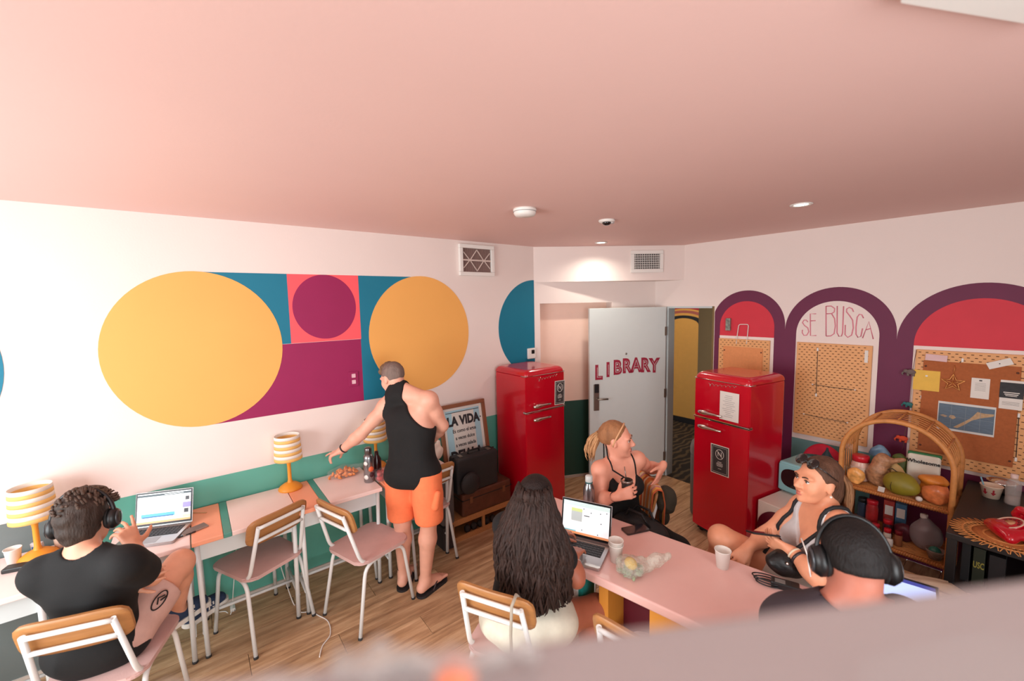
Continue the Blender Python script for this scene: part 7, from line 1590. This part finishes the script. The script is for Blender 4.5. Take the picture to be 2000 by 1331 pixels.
MB().lathe([(0.048, 0.0045), (0.057, 0.0045), (0.057, 0.0065), (0.048, 0.0065), (0.048, 0.0045)], M=Md, n=36).build('dial_rim', mat('dial_cream', (226, 190, 170), 0.4), dl); MB().lathe([(0, 0.0045), (0.022, 0.0045), (0.022, 0.007), (0, 0.0072)], M=Md, n=24).build('dial_centre', mat('dial_tan', (206, 150, 110), 0.4), dl)
for i in range(10): a = 0.6 + i * 0.5; MB().lathe([(0, 0.0042), (0.0065, 0.0042), (0.0065, 0.005), (0, 0.005)], M=Md @ Matrix.Translation((0.036 * math.cos(a), 0.036 * math.sin(a), 0)), n=10).build('finger_hole', mat('hole_dark', (110, 14, 26), 0.5), dl)
S = Soft(); S.cap(A3(-0.085, 0.055, 0.118), A3(0.085, 0.055, 0.118), 0.015, 0.015, 0.02)
for q in (-1, 1): S.cap(A3(q * 0.09, 0.055, 0.115), A3(q * 0.10, 0.055, 0.088), 0.024, 0.030, 0.02)
S.mesh('handset', m_pr, 0.005, ph)
for q in (-1, 1): MB().box((q * 0.05, 0.055, 0.098), (0.014, 0.04, 0.02), bev=0.003).build('cradle', m_pr, ph)
ac = thing('printed_cup', 'white paper cup printed with red arrows on the black table', 'cup', (3.262, -0.285, TZ)); MB().lathe([(0, 0.003), (0.036, 0.003), (0.036, 0), (0.038, 0), (0.050, 0.075), (0.053, 0.077), (0.053, 0.082), (0.049, 0.081), (0.037, 0.006), (0, 0.006)], n=30).build('cup_wall', mat('cup_cream2', (226, 200, 176), 0.6), ac)
for a in (-PI / 2 - 0.55, -PI / 2 + 0.25):
    MB().prism([(-0.004, 0.02), (-0.004, 0.0), (-0.012, 0.0), (0, -0.018), (0.012, 0.0), (0.004, 0.0), (0.004, 0.02)], 0, 0.001, Matrix.Rotation(a + PI / 2, 4, 'Z') @ Matrix.Translation((0, -0.0460, 0.042)) @ Matrix.Rotation(PI / 2 + 0.16, 4, 'X')).build('red_arrow', mat('arrow_red', (150, 20, 34), 0.6), ac)
MB().tube([(-0.02, 0.0, 0.02), (-0.05, 0.005, 0.12)], 0.004, n=6).build('straw', mat('straw_blue', (120, 176, 196), 0.4), ac)
sbw = thing('metal_bowl', 'shiny metal bowl behind the printed cup', 'bowl', (3.30, -0.165, TZ)); MB().lathe([(0, 0), (0.03, 0), (0.055, 0.03), (0.066, 0.075), (0.070, 0.085), (0.066, 0.086), (0.05, 0.03), (0, 0.006)], n=30).build('bowl', m_chrome, sbw)
pw = thing('water_bottle', 'clear plastic water bottle with a pale cap at the right edge', 'bottle', (3.352, -0.33, TZ)); MB().lathe([(0, 0), (0.030, 0), (0.034, 0.01), (0.032, 0.05), (0.035, 0.10), (0.034, 0.135), (0.018, 0.165), (0.014, 0.175), (0, 0.175)], n=24).build('body', mat('clear_bottle', (206, 196, 190), 0.08, alpha=0.35, var=0), pw); MB().lathe([(0.0165, 0.172), (0.017, 0.195), (0, 0.196)], n=18).build('cap', mat('cap_pale', (226, 200, 192), 0.5), pw); MB().lathe([(0, 0.004), (0.029, 0.004), (0.031, 0.05), (0, 0.05)], n=20).build('water', mat('water_tint', (190, 170, 160), 0.1, alpha=0.4, var=0), pw)
# books and papers on the lower shelf
for i, (x, y, w, d_, h, c_, lab) in enumerate(((3.215, -0.86, 0.035, 0.20, 0.24, (22, 22, 24), 'black book standing at the front of the black table shelf'), (3.265, -0.87, 0.045, 0.20, 0.22, (34, 40, 24), 'dark green book with yellow lettering on the black table shelf'), (3.33, -0.86, 0.06, 0.20, 0.20, (28, 24, 26), 'thick black book on the black table shelf'))):
    t = thing('book', lab, 'book', (x, y, 0.4505), 0.0, 'books on the black table shelf'); MB().box((0, 0, h / 2), (w, d_, h), bev=0.002).build('cover', mat('cover_%d' % i, c_, 0.6), t)
    if i == 1: lettering('spine_letters', 'USC', 0.05, mat('letter_olive', (150, 140, 60), 0.6), t, frame((0, -d_ / 2 - 0.001, h / 2), (0, 0, -1), (1, 0, 0)) if False else frame((0, -d_ / 2 - 0.0005, h * 0.55), (1, 0, 0), (0, 0, 1)), 0.001, 0.001, 0.45)
sp_ = thing('paper_stool', 'cardboard carton of loose papers in front of the black table', 'box', (3.06, -1.36, 0)); MB().box((0, 0, 0.25), (0.34, 0.36, 0.50), bev=0.004).build('carton', mat('carton_kraft', (146, 112, 80), 0.8, var=0.06), sp_)
for k, (dx, dy, rz, c_) in enumerate(((0.0, 0.03, 0.3, (212, 192, 168)), (-0.05, -0.06, -0.2, (222, 208, 190)), (0.08, -0.02, 0.7, (204, 184, 160)), (0.02, -0.10, 0.1, (230, 216, 200)))):
    o = MB().grid(lambda u, v: ((u - 0.5) * 0.30, (v - 0.5) * 0.215, 0.012 * math.sin(u * 5 + k) * math.sin(v * 4)), 10, 8).build('loose_sheet', mat('sheet_%d' % k, c_, 0.8)); o.location = (3.06 + dx, -1.36 + dy, 0.516 + 0.010 * k); o.rotation_euler = (0, 0, rz)
    s_ = o.modifiers.new('thick', 'SOLIDIFY'); s_.thickness = 0.0015; tag(o, ['lowest creased beige sheet on the paper carton', 'pale sheet spread over the front of the paper carton', 'tan sheet turned across the paper carton', 'uppermost cream sheet on the paper carton'][k], 'paper', 'loose sheets on the carton')
t = thing('magazine_pile', 'fanned pile of magazines beside the black table leg', 'magazines', (3.33, -1.25, 0)); MB().box((0, 0, 0.235), (0.16, 0.30, 0.47), bev=0.004).build('stack', mat('mag_stack', (120, 100, 96), 0.7, var=0.3, vscale=30, stretch=(1, 1, 14)), t)
for k in range(5): MB().box((-0.02 + 0.012 * k, -0.01 * k, 0.474 + 0.006 * k), (0.17, 0.24, 0.005), rot=(0, 0, 0.5 - 0.22 * k)).build('magazine', mat('mag_%d' % (k % 3), [(206, 190, 172), (170, 150, 146), (226, 214, 200)][k % 3], 0.5, var=0.3, vscale=14), t)
# ------------------------------------------------------------------ pale glossy cabinet right under the lens
m_led = mat('ledge_gloss', (172, 173, 176), 0.25, 0.0, 0.5, var=0.02, coat=0.6)
e0 = GZ(300, 1331, 1.955); e1 = GZ(2000, 1122, 1.955); ed = nrm(e1 - e0); en = nrm(np.cross(ed, A3(0, 0, 1))); en = en if en @ (CAM - e0) > 0 else -en
cc = (e0 + e1) / 2 + ed * 0.06 + en * 0.16; lg = thing('tall_rack', 'blurred pale glossy shelf top across the bottom right foreground', 'rack', (cc[0], cc[1], 0), math.atan2(ed[1], ed[0]))
MB().box((0, 0, 1.943), (0.62, 0.32, 0.024), bev=0.006, seg=3).build('top_board', m_led, lg)
m_rk = mat('rack_white', (222, 218, 214), 0.4)
for sx in (-1, 1):
    for sy in (-1, 1): MB().box((sx * 0.295, sy * 0.145, 0.966), (0.018, 0.018, 1.93), bev=0.002).build('post', m_rk, lg)
MB().box((0, 0, 0.35), (0.60, 0.30, 0.016), bev=0.002).build('lower_board', m_rk, lg)
pf = thing('plastic_wrap', 'crumpled clear plastic film with an orange piece at the bottom edge foreground', 'plastic film'); q0 = GZ(620, 1340, 1.957); q1 = GZ(890, 1310, 1.957)
pf.location = tuple(q0); S = Soft(); S.path([A3(0, 0, 0.0) - ed * 0.05, A3(0, 0, 0.004) + ed * 0.02, ed * 0.07 + A3(0, 0, 0.003)], [0.0028, 0.0036, 0.003], 0.006); S.mesh('film', mat('film_foreground', (214, 216, 214), 0.15, alpha=0.45, var=0.2, bump=0.8, bscale=200), 0.0012, pf, wrinkle=0.0022, wf=420)
MB().ell(q1 - q0 - A3(0, 0, 0.002), (0.007, 0.007, 0.005)).build('orange_piece', mat('orange_bit', (250, 150, 110), 0.5), pf)

bp_ = thing('black_backpack', 'black backpack on the floor at the left edge beside the seated man', 'backpack', (0.86, -5.20, 0.0), 0.2)
S = Soft(); S.ell(A3(0, 0, 0.22), (0.15, 0.17, 0.24), k=0.03); S.ell(A3(0.10, 0, 0.15), (0.08, 0.13, 0.14), k=0.04); S.mesh('body', m_hb, 0.009, bp_, wrinkle=0.004, wf=38, cut=lambda X, Y, Z: -Z + 0 * X + 0 * Y)
MB().tube([(-0.02, -0.05, 0.44), (-0.02, -0.03, 0.49), (-0.02, 0.03, 0.49), (-0.02, 0.05, 0.44)], 0.008, n=8).build('grab_handle', m_hb, bp_)
